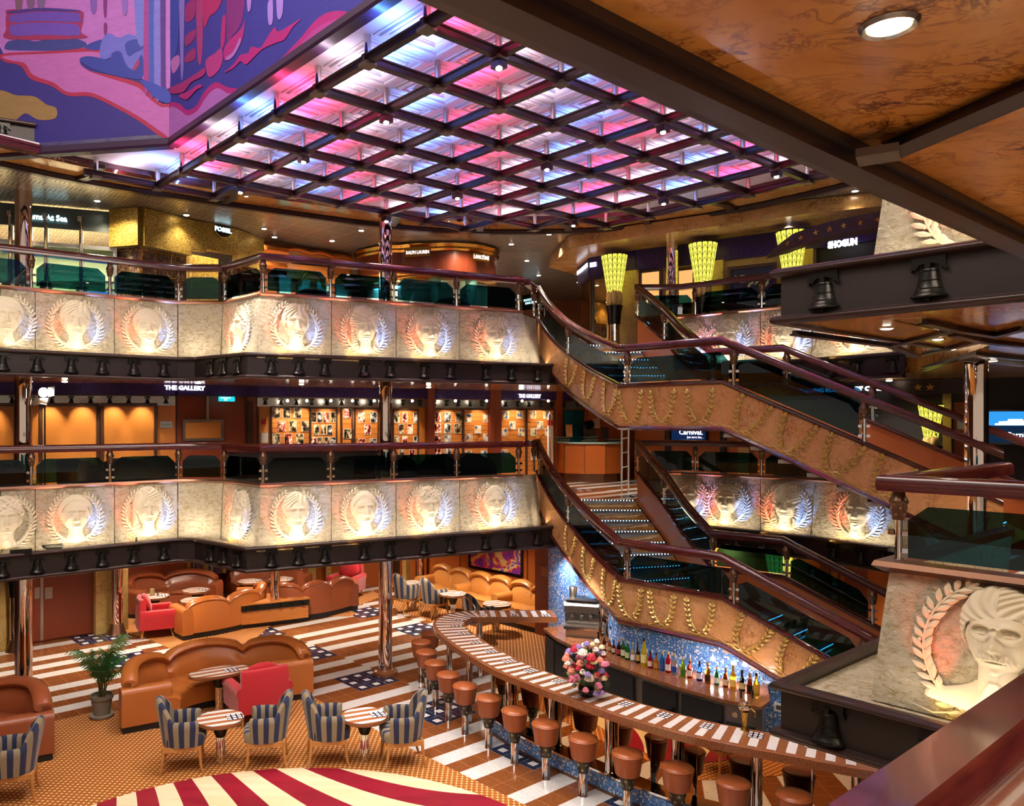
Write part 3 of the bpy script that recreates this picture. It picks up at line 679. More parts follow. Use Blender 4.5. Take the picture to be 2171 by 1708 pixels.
def fascia(label, band, dz, bells, belllab, back=False, par='balcony_fascia', bs=1.0):
    p0 = band[0]; t = thing(par, label, 'balcony fascia', (p0[0], p0[1], dz-.75))
    z0, z1 = dz-.75, dz-.42
    mb = MB(); mb.sweep([(p[0], p[1], 0) for p in band], [(-.02, z0+.02), (.0, z0+.02), (.0, z1-.02), (-.02, z1-.02)][::1]); obj('fascia_board', mb, M['fascia'], t, 20)
    mb = MB(); mb.sweep([(p[0], p[1], z1) for p in band], RMOLD); obj('top_molding', mb, M['molding'], t, 50)
    mb = MB(); mb.sweep([(p[0], p[1], z0) for p in band], RMOLD);  obj('bottom_molding', mb, M['molding'], t, 50)
    base = None
    for px in bells:
        p = at_px(band, px) if not isinstance(px, Vector) else px
        if p is None: continue
        seg = None
        for a, b in zip(band, band[1:]):
            a, b = Vector(a[:2]), Vector(b[:2]); L = (b-a).length; s = (p-a).dot((b-a)/L)
            if -.01 <= s <= L+.01 and abs((p-a).dot(Vector(((b-a).y, -(b-a).x))/L)) < .02: seg = (a, b); break
        d = (seg[1]-seg[0]).normalized(); F_ = wall_frame((p.x, p.y, (z0+z1)/2-.012), (d.x, d.y, 0)) @ Matrix.Scale(bs, 4)
        if base is None:
            o = bpy.data.objects.new('bell', BELL_ME); C.objects.link(o)
        else: o = base.copy(); C.objects.link(o)
        base = o; o.parent = t; o.matrix_local = Matrix.Translation(-parent_loc(t)) @ F_
    return t
BELL_ME = BELL.mesh('bell', M['bell'], 40)
BX = [-60, 5, 79, 151, 217, 284, 347, 447, 474, 504, 575, 633, 689, 772, 827, 899, 955, 1030, 1084, 1139]
fascia('dark fascia with bell reliefs below the upper left balcony panels', bandL, D3, BX, 'upper left')
fascia('dark fascia with bell reliefs below the middle left balcony, above the lounge sofas', bandL, D2, BX, 'lower left')
fascia('dark fascia with bell reliefs far right, behind the upper staircase', bandR, D3, [1630, 1690, 1762, 1816, 1892], '')
fascia('dark fascia with bell reliefs far right, behind the lower staircase handrail', bandR, D2, [1560, 1620, 1688, 1767, 1825, 1880], '')
bn = [Vector(p) for p in bandN][::-1]
bn = [Vector(p) for p in bandN]
nb = [NT0-BD*.21, NT0-BD*.98, NT0-BD*1.72]; nb = [NT0-BD*s for s in (.3, .93, 1.6)]
fascia('large dark fascia with bronze bells on the upper right balcony nearest the camera', [tuple(p) for p in bn], D3+.05, nb, '', bs=1.0)
fascia('large dark fascia with bells on the middle right balcony, above the bar end', [tuple(p) for p in bn], D2+.05, [NT0-BD*s for s in (.33, .98, 1.65)], '', bs=1.1)

def collar_mb():
    mb = MB(); mb.lathe([(.0, .235), (.028, .235), (.034, .23), (.036, .205), (.042, .17), (.056, .14), (.06, .13), (.06, .118), (.054, .112), (.05, .07), (.04, .02), (.036, .0), (0, 0)], (0, 0, 0), 20)
    for k in range(6):                                     # stars round the cup
        a = k*pi/3; 
        for zz, rr in ((.085, .054), (.04, .046)):
            a2 = a+(pi/6 if zz < .06 else 0); c = Vector((rr*cos(a2), rr*sin(a2), zz)); u = Vector((-sin(a2), cos(a2), 0)); P = []
            for q in range(10):
                r_ = .014 if q % 2 == 0 else .006; P.append(c+u*r_*sin(q*pi/5)+Vector((0, 0, r_*cos(q*pi/5)))+Vector((cos(a2), sin(a2), 0))*.003)
            mb.add(P, [tuple(range(10))], 1)
    return mb
M['starbronze'] = plain('star_inlay', '#a08868', .35, .8)
COLLAR = collar_mb().mesh('collar', [M['collar'], M['starbronze']], 40)
_p = MB(); _p.lathe([(.023, 0), (.023, .3)], (0, 0, 0), 14); _p.lathe([(.032, 0), (.032, .012)], (0, 0, 0), 14)
for a_ in (0, 1):
    pass
POST = _p.mesh('post_tube', M['chrome'], 40)
_c = MB()
for sx_ in (-1, 1):
    for zz in (.07, .19): _c.box((sx_*.045, 0, zz), (.04, .026, .034))
CLAMP = _c.mesh('glass_clamp', M['chrome'], 30)
def railing(label, path, posts, slope=None, glass=True, h=.59, wood=M['mahog'], cat='railing', gap=.07, zoff=0.0, skipglass=(), group=None, ends=None, smoothpath=None):
    """path: (x, y, z of the trim the posts stand on); posts: list of positions (Vector on the path)"""
    P = [Vector(p) for p in path]; t = thing('balcony_railing' if slope is None else 'stair_railing', label, cat, P[0], 0, group)
    hp = [p+Vector((0, 0, h-.055)) for p in (ends or P)]
    obj('handrail', MB().sweep(hp, rail_prof()), wood, t, 45)
    pl = parent_loc(t); dirs = []
    for p in posts:
        best = None
        for a, b in zip(P, P[1:]):
            ab_ = b-a; s = max(0, min(1, (p-a).dot(ab_)/ab_.length_squared)); q = a+ab_*s; e = (q-p).length
            if best is None or e < best[0]-1e-4: best = (e, ab_)
        d = best[1]; rz = atan2(d.y, d.x); dirs.append(rz)
        o = bpy.data.objects.new('post', POST); C.objects.link(o); o.parent = t; o.location = p-pl; o.rotation_euler = (0, 0, rz)
        c = bpy.data.objects.new('collar', COLLAR); C.objects.link(c); c.parent = o; c.location = (0, 0, .28)
        c = bpy.data.objects.new('glass_clamp', CLAMP); C.objects.link(c); c.parent = o; c['label'] = 'chrome glass clamp'
    if glass:
        for i, (p, q) in enumerate(zip(posts, posts[1:])):
            if i in skipglass: continue
            # follow the path between p and q
            def par(v):
                acc = 0; best = (9e9, 0)
                for a, b in zip(P, P[1:]):
                    ab_ = b-a; s = max(0, min(1, (v-a).dot(ab_)/ab_.length_squared)); e = (a+ab_*s-v).length
                    if e < best[0]: best = (e, acc+s*ab_.length)
                    acc += ab_.length
                return best[1]
            s0, s1 = par(p)+gap, par(q)-gap
            if s1-s0 < .15: continue
            def at(s):
                acc = 0
                for a, b in zip(P, P[1:]):
                    L = (b-a).length
                    if s <= acc+L+1e-9: return a+(b-a)*((s-acc)/L)
                    acc += L
                return P[-1]
            n = max(9, int((s1-s0)/.12)); rows = []; rows2 = []
            for k in range(n+1):
                s = s0+(s1-s0)*k/n; e = min(s-s0, s1-s); c = at(s)
                top = .385-.10*max(0, 1-e/.12)**2
                rows.append([c+Vector((0, 0, .03)), c+Vector((0, 0, top))])
            mb = MB()
            for k in range(n):
                a, b = rows[k], rows[k+1]; d = (b[0]-a[0]); nn = Vector((d.y, -d.x, 0)).normalized()*.005
                mb.add([a[0]+nn, b[0]+nn, b[1]+nn, a[1]+nn, a[0]-nn, b[0]-nn, b[1]-nn, a[1]-nn], [(0, 1, 2, 3), (7, 6, 5, 4), (3, 2, 6, 7), (0, 4, 5, 1)]+([(0, 3, 7, 4)] if k == 0 else [])+([(1, 5, 6, 2)] if k == n-1 else []))
            obj('glass_pane', mb, M['tealglass'], t, 30)
    return t
def posts_at(path, pxs, z): return [Vector((*at_px(path, x), z)) for x in pxs if at_px(path, x) is not None]
PXL = [-90, 66, 233, 378.5, 476, 558, 701, 835, 968, 1100]
endL = (2.2, 15.0)
for dz, nm in ((D3, 'upper'), (D2, 'middle')):
    z = dz+.54; rp = [(p[0], p[1], z) for p in railL]
    railing('mahogany topped glass railing along the %s left balcony' % nm, rp, posts_at(railL, PXL, z))
    railing('short return railing between the %s left balcony end and the stair head' % nm, [(1.95, 14.35, z), (2.16, 14.97, z)], [Vector((2.15, 14.93, z))], glass=False)
    mb = MB(); mb.sweep([(p[0], p[1], dz+.515) for p in railL], [(-.06, -.03), (.04, -.03), (.06, -.005), (.05, .022), (-.06, .025)])
    tag(obj('railing_sill', mb, M['bronzetrim'], None, 50), 'bronze sill under the glass along the %s left balcony' % nm, 'sill')
    zr = [(p[0], p[1], z) for p in railR]
    railing('mahogany topped glass railing on the %s right balcony behind the stairs' % nm, zr, posts_at(railR, (1366, 1474, 1615, 1775, 1905), z))
    mb = MB(); mb.sweep([(p[0], p[1], dz+.515) for p in railR], [(-.06, -.03), (.04, -.03), (.06, -.005), (.05, .022), (-.06, .025)])
    tag(obj('railing_sill', mb, M['bronzetrim'], None, 50), 'bronze sill under the glass on the %s right balcony behind the stairs' % nm, 'sill')
# near balcony on the right, and the rail in front of the camera
nR = [nR0+AD*2.6, nR0, nR0-BD*2.2]
z = D2+.53
nearrail = railing('close mahogany handrail and smoked glass on the right balcony above the bespectacled relief', [(p.x, p.y, z) for p in nR], [Vector((*(nR0+AD*.03-BD*.05), z)), Vector((*(nR0-BD*1.9), z))])
_b = MB(); _b.sweep([(p.x, p.y, z-.03) for p in nR], [(-.07, -.05), (.03, -.05), (.085, -.01), (.07, .025), (-.07, .03)])
tag(obj('railing_sill', _b, M['bronzetrim'], None, 50), 'bronze sill on top of the large carved panel at right', 'sill')
fr0 = Vector((.385+.028, .80-.03)); _r = MB()
_r.sweep([(fr0.x-AD.x*1.5, fr0.y-AD.y*1.5, 3.965), (fr0.x+AD.x*3.0, fr0.y+AD.y*3.0, 3.965)], [(-.04, -.05), (.04, -.05), (.046, -.01), (.04, .035), (.028, .048), (-.028, .048), (-.04, .035), (-.046, -.01)])
tag(obj('foreground_handrail', _r, M['mahog'], None, 45), 'large out of focus mahogany handrail crossing the bottom right corner', 'handrail')
# ------------------------------------------------------------------ carved stone panels
def relief_field(kind, nx=84, ny=112):
    """low relief bust; x in [-.5,.5], y in [-.72,.62] head-units; returns a mesh in units (to be scaled)"""
    rr = random.Random(kind*13+5)
    hair_long = kind in (2, 4, 7); beard = kind in (1, 6); curly = kind in (3, 7); updo = kind in (2, 4); glasses = kind == 9; stache = kind == 9
    bald = kind in (1, 5); wide = 1+.05*((kind*7) % 3-1)
    def sm(x, a, b): t = max(0, min(1, (x-a)/(b-a))); return t*t*(3-2*t)
    def g(x, y, cx, cy, sx, sy): return math.exp(-((x-cx)/sx)**2-((y-cy)/sy)**2)
    pts = []; rows = []
    for j in range(ny+1):
        y = -.72+1.36*j/ny; row = []
        for i in range(nx+1):
            x = -.5+1.0*i/nx
            aw = .235*wide*(1-.28*sm(-y, .02, .36)); q = (x/aw)**2+((y-.02)/.36)**2
            face = .2*sqrt(max(0, 1-q)) if q < 1 else 0
            h = 0.0
            # neck and shoulders
            nk = (x/.13)**2; 
            if y < -.12: h = max(h, .13*sqrt(max(0, 1-nk))*sm(y, -.74, -.6))
            if y < -.36:
                w_ = .15+(.5 if kind == 9 else .13)*sm(-y, .36, .62); s_ = (x/w_)**2
                h = max(h, (.07+.03*sm(-y, .4, .6))*sqrt(max(0, 1-s_))*(1 if y > -.66+abs(x)*.15 else 0))
                h += .02*math.exp(-((abs(x)-(-.36-y)*.5-.02)/.02)**2) if y > -.62 and abs(x) < .2 else 0
            # hair mass
            hw = (.29 if not curly else .32)*wide; hc = .12 if not updo else .17
            qh = (x/hw)**2+((y-hc)/(.34 if not bald else .3))**2
            lowcut = -.12 if not hair_long else -.45
            hair = 0
            if qh < 1 and y > lowcut: hair = .15*sqrt(1-qh)
            if hair_long and y <= .12 and y > -.42: hair = max(hair, .1*sqrt(max(0, 1-((abs(x)-.2)/.09)**2)))
            line = .2-.10*(x/.2)**2+(.06 if bald else 0)+.03*sin(kind*2+x*14)
            if updo: line = .2-.16*(abs(x)/.18)**1.5
            fr = math.sin(70*(x*cos(kind)+.8*abs(y)*(1 if x > 0 else -1)+.12*sin(9*y+kind)))*.5+.5
            if curly: fr = (.5+.5*sin(46*x+3*sin(30*y)))*(.5+.5*sin(42*y+3*sin(28*x)))*1.6
            if hair > 0: hair += .03*fr*(0.3 if bald and y > .1 else 1)
            if y > line or abs(x) > aw*.93: hh = max(hair, face*.9)
            else: hh = face
            if face > 0 and not (y > line):
                f = face
                f += .075*g(x, y, 0, -.02, .035, .1)+.075*g(x, y, 0, -.085, .045, .035)+.03*g(x, y, -.04, -.095, .02, .02)+.03*g(x, y, .04, -.095, .02, .02)  # nose
                f += .03*g(abs(x), y, .09, .115, .07, .025)                                       # brow
                f -= .07*g(abs(x), y, .085, .06, .055, .034)                                     # socket
                f += .062*g(abs(x), y, .088, .055, .03, .019)-.03*g(abs(x), y, .088, .057, .010, .009)  # eyeball, pupil
                f += .03*g(abs(x), y, .088, .079-.9*(abs(x)-.088)**2*10, .045, .008)+.022*g(abs(x), y, .088, .033, .04, .007)
                f += .02*g(abs(x), y, .13, -.04, .05, .05)-.02*g(abs(x), y, .13, -.14, .03, .07)    # cheek
                f += .034*g(x, y, 0, -.17, .065, .016)+.034*g(x, y, 0, -.2, .055, .018)-.035*g(x, y, 0, -.185, .08, .006)
                f += .035*g(x, y, 0, -.28, .05, .035)
                f -= .01*g(abs(x), y, .075, -.13, .012, .05)
                if beard and y < -.1: f += (.03+.02*fr)*sm(-y, .12, .24)*(1-.9*g(x, y, 0, -.185, .09, .03))
                if stache: f += (.05+.02*sin(x*200+y*60))*g(abs(x), y, .06, -.15-.05*abs(x)*4, .085, .03)
                if glasses:
                    for s_ in (-1, 1):
                        rr_ = sqrt(((x-s_*.095)/1.25)**2+(y-.05)**2); f += .04*math.exp(-((rr_-.06)/.012)**2)
                    f += .04*math.exp(-((y-.075-.02*(1-(x/.03)**2))/.008)**2) if abs(x) < .03 else 0
                hh = f
            ear = .06*g(abs(x), y, .26*wide*.92, .02, .022, .06)
            h = max(h, hh)+ (ear if not hair_long else 0)
            edge = min(1, (.5-abs(x))/.04); h *= max(0, edge)
            if kind != 9: h *= sm(y, -.56+abs(x)*.3, -.5+abs(x)*.3)
            row.append((x, y, h))
        rows.append(row)
    mb = MB(); idx = {}
    for j in range(ny):
        for i in range(nx):
            c = [(i, j), (i+1, j), (i+1, j+1), (i, j+1)]
            if max(rows[b][a][2] for a, b in c) < .012: continue
            f = []
            for a, b in c:
                if (a, b) not in idx:
                    idx[(a, b)] = len(mb.v); x, y, h = rows[b][a]; mb.v.append((x, y, h*.8-.006))
                f.append(idx[(a, b)])
            mb.f.append(tuple(f)); mb.m.append(0)
    return mb
def leaf(mb, p, ang, L, w, z=0.0, lift=.02, m=0):
    ca, sa = cos(ang), sin(ang); P = []
    for t, ww, hh in ((0, .05, 0), (.25, .7, .6), (.55, 1, 1), (.8, .6, .8), (1, 0, .2)):
        for s_ in (-1, 0, 1):
            u = t*L; v = s_*ww*w; P.append((p[0]+u*ca-v*sa, p[1]+u*sa+v*ca, z+lift*hh*(1 if s_ == 0 else .35)))
    n = len(mb.v); mb.v += P
    for i in range(4):
        for j in range(2): a = n+i*3+j; mb.f.append((a, a+3, a+4, a+1)); mb.m.append(m)
def wreath_mb(seed=0, rx=.40, ry=.46, stem=True):
    mb = MB(); r_ = random.Random(seed)
    for s_ in (-1, 1):
        pts = []
        for k in range(17):
            a = -pi/2+s_*(radians(12)+radians(140)*k/16); x, y = rx*cos(a)*(1 if True else 1), ry*sin(a); pts.append((x, y))
        mb.tube([(x, y, .01) for x, y in pts], .008, 5)
        for k in range(1, 17):
            x, y = pts[k]; dx, dy = pts[k][0]-pts[k-1][0], pts[k][1]-pts[k-1][1]; a = atan2(dy, dx)
            for q in (-1, 1): leaf(mb, (x, y), a+q*(.6+r_.uniform(-.1, .1)), .11+r_.uniform(-.01, .015), .021, .004, .03)
            if k % 3 == 0: mb.ball((x+.02*s_, y, .02), .012, 6, 4)
        leaf(mb, pts[-1], atan2(pts[-1][1]-pts[-2][1], pts[-1][0]-pts[-2][0]), .1, .02, .004, .03)
        if stem: mb.tube([(s_*.05, -ry*.98, .012), (-s_*.06, -ry*1.02, .014), (-s_*.2, -ry*.96, .01), (-s_*.32, -ry*1.04, .01), (-s_*.44, -ry*.97, .008)], [.01, .01, .008, .007, .004], 6)
    return mb
BUST = {k: relief_field(k).mesh('relief_bust', M['carved'], 60) for k in range(8)}
BUST[9] = relief_field(9, 200, 260).mesh('relief_bust', M['carved'], 60)
WRE = [wreath_mb(k).mesh('laurel_wreath', M['carved'], 60) for k in range(2)]
def stone_panel(label, a0, a1, b0, b1, zb, zt, bust=None, light=1.0, nrm_th=.07, frame_at=None, scale=None, warm=(1, .93, .78), lights=True, wk=1.0, name='stone_relief_panel'):
    """a0,a1: plan of the top edge (left, right); b0,b1: bottom edge"""
    A0, A1, B0, B1 = [Vector((p[0], p[1], z)) for p, z in ((a0, zt), (a1, zt), (b0, zb), (b1, zb))]
    d = (B1-B0).normalized(); upv = ((A0+A1)/2-(B0+B1)/2); n = d.cross(upv).normalized(); up = n.cross(d).normalized()
    t = thing(name, label, 'stone panel', (B0+B1)/2)
    mb = MB(); gx = .006; e = d*gx
    # front subdivided with a lightly uneven quarry face
    NX = max(6, int((B1-B0).length/.05)); NY = 22; rows = []
    for j in range(NY+1):
        row = []
        for i in range(NX+1):
            p = (B0+e).lerp(B1-e, i/NX).lerp((A0+e).lerp(A1-e, i/NX), j/NY)
            q = mnoise.noise(p*5.5)*.014+mnoise.noise(p*17)*.006
            if i in (0, NX) or j in (0, NY): q = -.004
            row.append(p+n*q)
        rows.append(row)
    mb.grid(rows)
    for P, Q in ((rows[0][0], rows[0][-1]), (rows[0][-1], rows[-1][-1]), (rows[-1][-1], rows[-1][0]), (rows[-1][0], rows[0][0])):
        mb.quad(P, P-n*nrm_th, Q-n*nrm_th, Q)
    mb.quad(rows[0][0]-n*nrm_th, rows[-1][0]-n*nrm_th, rows[-1][-1]-n*nrm_th, rows[0][-1]-n*nrm_th)
    obj('slab', mb, M['stone'], t, 60)
    cc = (B0+B1)/2+n*.15+up*.075; W0 = (B1-B0).length
    l_ = lamp('AREA', 'panel_wash_fill', tuple(cc), 1.1*W0*light, (1, .86, .66), sx=W0*.8, sy=.03, spec=.3); l_.matrix_world = Matrix.Translation(cc) @ (wall_frame((0, 0, 0), d, up) @ Matrix.Rotation(radians(90-18), 4, 'X')) if False else l_.matrix_world  # warm area strip added on the ledge to brighten the panel
    tgt = (up*1.0-n*.22).normalized(); zc = -tgt; xc = d.normalized(); yc = zc.cross(xc).normalized(); l_.matrix_world = Matrix(((xc.x, yc.x, zc.x, cc.x), (xc.y, yc.y, zc.y, cc.y), (xc.z, yc.z, zc.z, cc.z), (0, 0, 0, 1)))
    if bust is not None:
        W = (B1-B0).length; H = upv.length; c = ((A0+A1)/2).lerp((B0+B1)/2, .5) if frame_at is None else frame_at
        s = scale or H*.80
        F_ = Matrix.Translation(-parent_loc(t)) @ wall_frame(c, d, up)
        o = bpy.data.objects.new('relief_bust', BUST[bust]); C.objects.link(o); o.parent = t; o.matrix_local = F_ @ Matrix.Translation((0, s*.05 if wk == 1 else s*.04, .0)) @ Matrix.Diagonal((s*1.04, s*.99, s*.9, 1) if wk == 1 else (s*.92, s*.86, s*.85, 1))
        o = bpy.data.objects.new('laurel_wreath', WRE[bust % 2]); C.objects.link(o); o.parent = t; o.matrix_local = F_ @ Matrix.Translation((0, s*(.02 if wk == 1 else -.06), .004)) @ Matrix.Diagonal((s*1.14*wk, s*1.02*wk, s, 1))
        if lights:
            def P3(x, y, z): return tuple(c+d*x+up*y+n*z)
            k = light*s*s*.5
            lamp('SPOT', 'panel_uplight', P3(0, -s*.555, .26*s), 8.5*k, warm, aim=P3(0, .25*s, 0), size=.03, spot=80, blend=1)
            lamp('SPOT', 'panel_uplight_red', P3(-.34*s, -s*.55, .26*s), 52*k, (1, .10, .04), aim=P3(-.42*s, -.02*s, 0), size=.03, spot=50, blend=1)
            lamp('SPOT', 'panel_uplight_blue', P3(.34*s, -s*.55, .26*s), 62*k, (.10, .28, 1), aim=P3(.40*s, -.1*s, 0), size=.03, spot=50, blend=1)
            lamp('SPOT', 'panel_uplight_amber', P3(-.5*s, -s*.56, .22*s), 12*k, (1, .62, .14), aim=P3(-.2*s, -.45*s, 0), size=.03, spot=80, blend=1)
    return t
topL = [tuple(p) for p in off2(railL, .03)]; botL = [tuple(p) for p in off2(railL, .09)[:4]]+[tuple(p) for p in off2(railL, .16)[4:]]; botL[-1] = (2.02, 14.2)
def seg_pts(P, i, xs):                       # points of segment i in columns xs
    a, b = Vector(P[i]), Vector(P[i+1]); out = []
    for x in xs:
        if x == 'a': out.append(a); continue
        if x == 'b': out.append(b); continue
        k = (x-CXP)/FPX; fa = a.x-k*a.y; fb = b.x-k*b.y; out.append(a.lerp(b, fa/(fa-fb)))
    return out
hair_up = ['tousled hair', 'receding hair and a beard', 'swept up hair', 'curly hair']
seq = [(0, ['a', -88]), (1, [-88, 75, 243, 'b']), (2, ['a', 'b']), (3, ['a', 'b']), (4, ['a', 705, 840, 975, 'b'])]
seq = [(0, ['a', 'b']), (1, [], )]
def do_left(dz, tier, kinds, lt):
    k = 0
    defs = [(0, ['a', 'b'], [None]), (1, ['a', 75, 243, 'b'], [1, 1, 1]), (2, ['a', 'b'], [None]), (3, ['a', 'b'], [1]), (4, ['a', 703, 840, 975, 'b'], [1, 1, 1, 1])]
    names = {0: 'leftmost carved head, cut by the frame edge', 1: 'second carved head from the left', 2: 'third carved head from the left', 3: 'narrow carved head at the bend', 4: 'carved head just right of the balcony corner', 5: 'second head right of the corner', 6: 'third head right of the corner', 7: 'rightmost head beside the stairs'}
    for i, xs, bs in defs:
        T_, B_ = seg_pts(topL, i, xs), seg_pts(botL, i, xs)
        for q, b in enumerate(bs):
            if b: lab = 'cream stone panel on the %s left balcony, %s' % (tier, names[k]); bu = kinds[k]; k += 1
            else: lab = 'plain rough stone panel on the %s left balcony, %s' % (tier, 'beyond the left frame edge' if i == 0 else 'between the third head and the bend'); bu = None
            kw = {}
            W = (B_[q+1]-B_[q]).length
            if i == 1: # heads stand left of the blank part in this run
                px = [12, 160, 313][q]; cc = seg_pts(topL, 1, [px])[0].lerp(seg_pts(botL, 1, [px])[0], .5)
                kw['frame_at'] = Vector((cc.x, cc.y, dz+.02))
            stone_panel(lab, T_[q], T_[q+1], B_[q], B_[q+1], dz-.47, dz+.49, bu, lt, **kw)
            if bu is None:                    # plain bay also washed by a warm spot
                c = (Vector(B_[q])+Vector(B_[q+1]))/2; d = (Vector(B_[q+1])-Vector(B_[q])).normalized(); n = Vector((d.y, -d.x)); p = c+n*.22
                lamp('SPOT', 'panel_uplight', (p.x, p.y, dz-.42), 7*lt, (1, .9, .72), aim=(c.x, c.y, dz+.1), size=.05, spot=110, blend=1)
do_left(D3, 'upper', [5, 0, 1, 3, 6, 2, 5, 0], 1.0)
do_left(D2, 'middle', [3, 5, 4, 7, 0, 5, 3, 1], 1.35)
# end return of the left balconies, towards the stair head
for dz, tier in ((D3, 'upper'), (D2, 'middle')):
    stone_panel('narrow plain stone return at the right end of the %s left balcony' % tier, (1.83, 14.22), (2.2, 15.0), (2.02, 14.2), (2.3, 14.9), dz-.47, dz+.49, None)
# right balcony behind the stairs
topR = [tuple(p) for p in off2(railR, .03)]; botR = [tuple(p) for p in off2(railR, .16)]
for dz, tier, kinds, px in ((D3, 'upper', [3, 7, 2, 5], 0), (D2, 'middle', [0, 5, 4, 6], 0)):
    T_ = [Vector(topR[0])]+[Vector(topR[1])]+seg_pts(topR, 1, [1475, 1612])[0:]+[Vector(topR[2])]
    names = ['carved head mostly hidden by the handrails', 'carved head framed between the stair handrails', 'carved head further right', 'carved head nearest the right end']
    segs = [(0, 'a', 'b', None), (1, 'a', 1475, 0), (1, 1475, 1612, 1), (1, 1612, 'b', 2), (2, 'a', 'b', 3)]
    for i, xa, xb, nm in segs:
        ta, tb = seg_pts(topR, i, [xa, xb]); ba, bb = seg_pts(botR, i, [xa, xb])
        lab = ('cream stone panel of the %s right balcony, %s' % (tier, names[nm])) if nm is not None else 'plain stone panel of the %s right balcony beside the stair head' % tier
        stone_panel(lab, ta, tb, ba, bb, dz-.47, dz+.49, kinds[nm] if nm is not None else None, 1.2)
# near right balcony: large panels
for dz, tier in ((D2, 'middle'), (D3, 'upper')):
    p0 = nR0-AD*.0; pb = nR0-AD*.17+BD*(.06); a1 = nR0-BD*1.55; b1 = pb-BD*1.55
    hc = (a1+b1)/2
    c0 = Vector((*((nR0+a1+pb+b1)/4), dz+.02))
    stone_panel('large carved stone panel at right with a moustached man in glasses' if tier == 'middle' else 'large carved stone panel at upper right, a laurel branch showing below the dark soffit', nR0, a1, pb, b1, dz-.42, dz+.48, 9 if tier == 'middle' else 6, (.5 if tier == 'middle' else .4), frame_at=c0+Vector((BD.x*.08, BD.y*.08, .07)), scale=.86, wk=1.06, name='large_relief_panel')
    stone_panel('plain stone side of the %s right balcony above the stairs' % tier, nR0+AD*2.5, nR0, pb+AD*2.6, pb, dz-.42, dz+.48, None)
# ------------------------------------------------------------------ the two curved staircases (same plan, one deck apart)
O_raw = [(2.24, 15.08, .53), (2.30, 14.72, .3), (2.40, 14.3, .03), (2.57, 13.79, -.27), (2.79, 12.85, -.62), (3.02, 12.0, -.89)]   # outer edge: x, y, trim height above the upper of its two decks
O = catmull(O_raw, 4)
fd = Vector((1.04, -.68)).normalized(); run2 = 3.05
O4 = Vector((4.07, 10.73, -.89)); O5 = Vector((O4.x+fd.x*run2, O4.y+fd.y*run2, -.89-.592/1.243*run2))
OUT = O+[O4, O5]
I_raw = [(4.08, 14.93, .53), (4.2, 14.5, .27), (4.34, 14.05, -.03), (4.47, 13.43, -.45), (4.69, 12.77, -.87)]
I4 = Vector((5.5, 12.07, -.87)); I5 = Vector((I4.x+fd.x*run2, I4.y+fd.y*run2, -.87-.592/1.243*run2))
INN = catmull(I_raw, 4)+[I4, I5]
def mix_stringer(): return M['stringer']
granite = NT('speckled_granite'); _c = granite.vor(granite.obj(), 160, out='Color')
M['granite'] = granite.pbr(granite.mix(granite.sep(_c)[0], srgb('#8c8480'), srgb('#c8c2bc')), .35)
M['darktread'] = plain('dark_blue_tread', '#1c2a3c', .3)
def along(P, t):                             # point at parameter t of total plan length
    L = [0]
    for a, b in zip(P, P[1:]): L.append(L[-1]+hypot(b[0]-a[0], b[1]-a[1]))
    s = t*L[-1]
    for i in range(len(P)-1):
        if s <= L[i+1]+1e-9: return Vector(P[i]).lerp(Vector(P[i+1]), (s-L[i])/max(1e-9, L[i+1]-L[i]))
    return Vector(P[-1])
def laurel_pair():
    mb = MB(); r_ = random.Random(3)
    for s_ in (-1, 1):
        pts = [(s_*x, y) for x, y in ((0, 0), (.045, .025), (.085, .065), (.115, .115), (.137, .17), (.152, .23), (.16, .29), (.165, .345))]
        mb.tube([(x, y, .006) for x, y in pts], .005, 5)
        for k in range(1, len(pts)):
            x, y = pts[k]; a = atan2(pts[k][1]-pts[k-1][1], pts[k][0]-pts[k-1][0])
            for q in (-1, 1):
                leaf(mb, (x, y), a+q*(.62+r_.uniform(-.1, .1)), .062+r_.uniform(0, .012), .0155, .006, .03)
            mb.ball((x+.012*s_, y+.012, .016), .009, 6, 4); mb.ball((x-.02*s_, y+.02, .012), .008, 6, 4)
        leaf(mb, pts[-1], pi/2-s_*.15, .08, .018, .004, .02)
        mb.tube([(s_*.01, .005, .006), (-s_*.05, -.02, .008), (-s_*.12, .0, .006), (-s_*.19, -.03, .005), (-s_*.25, -.015, .004)], [.007, .006, .005, .004, .002], 5)
    return mb
LAUREL = laurel_pair().mesh('laurel_ornament', M['wreathgold'], 60)
WX = [1205, 1243, 1287, 1337, 1404, 1484, 1572, 1664, 1762, 1868]
NS = 9
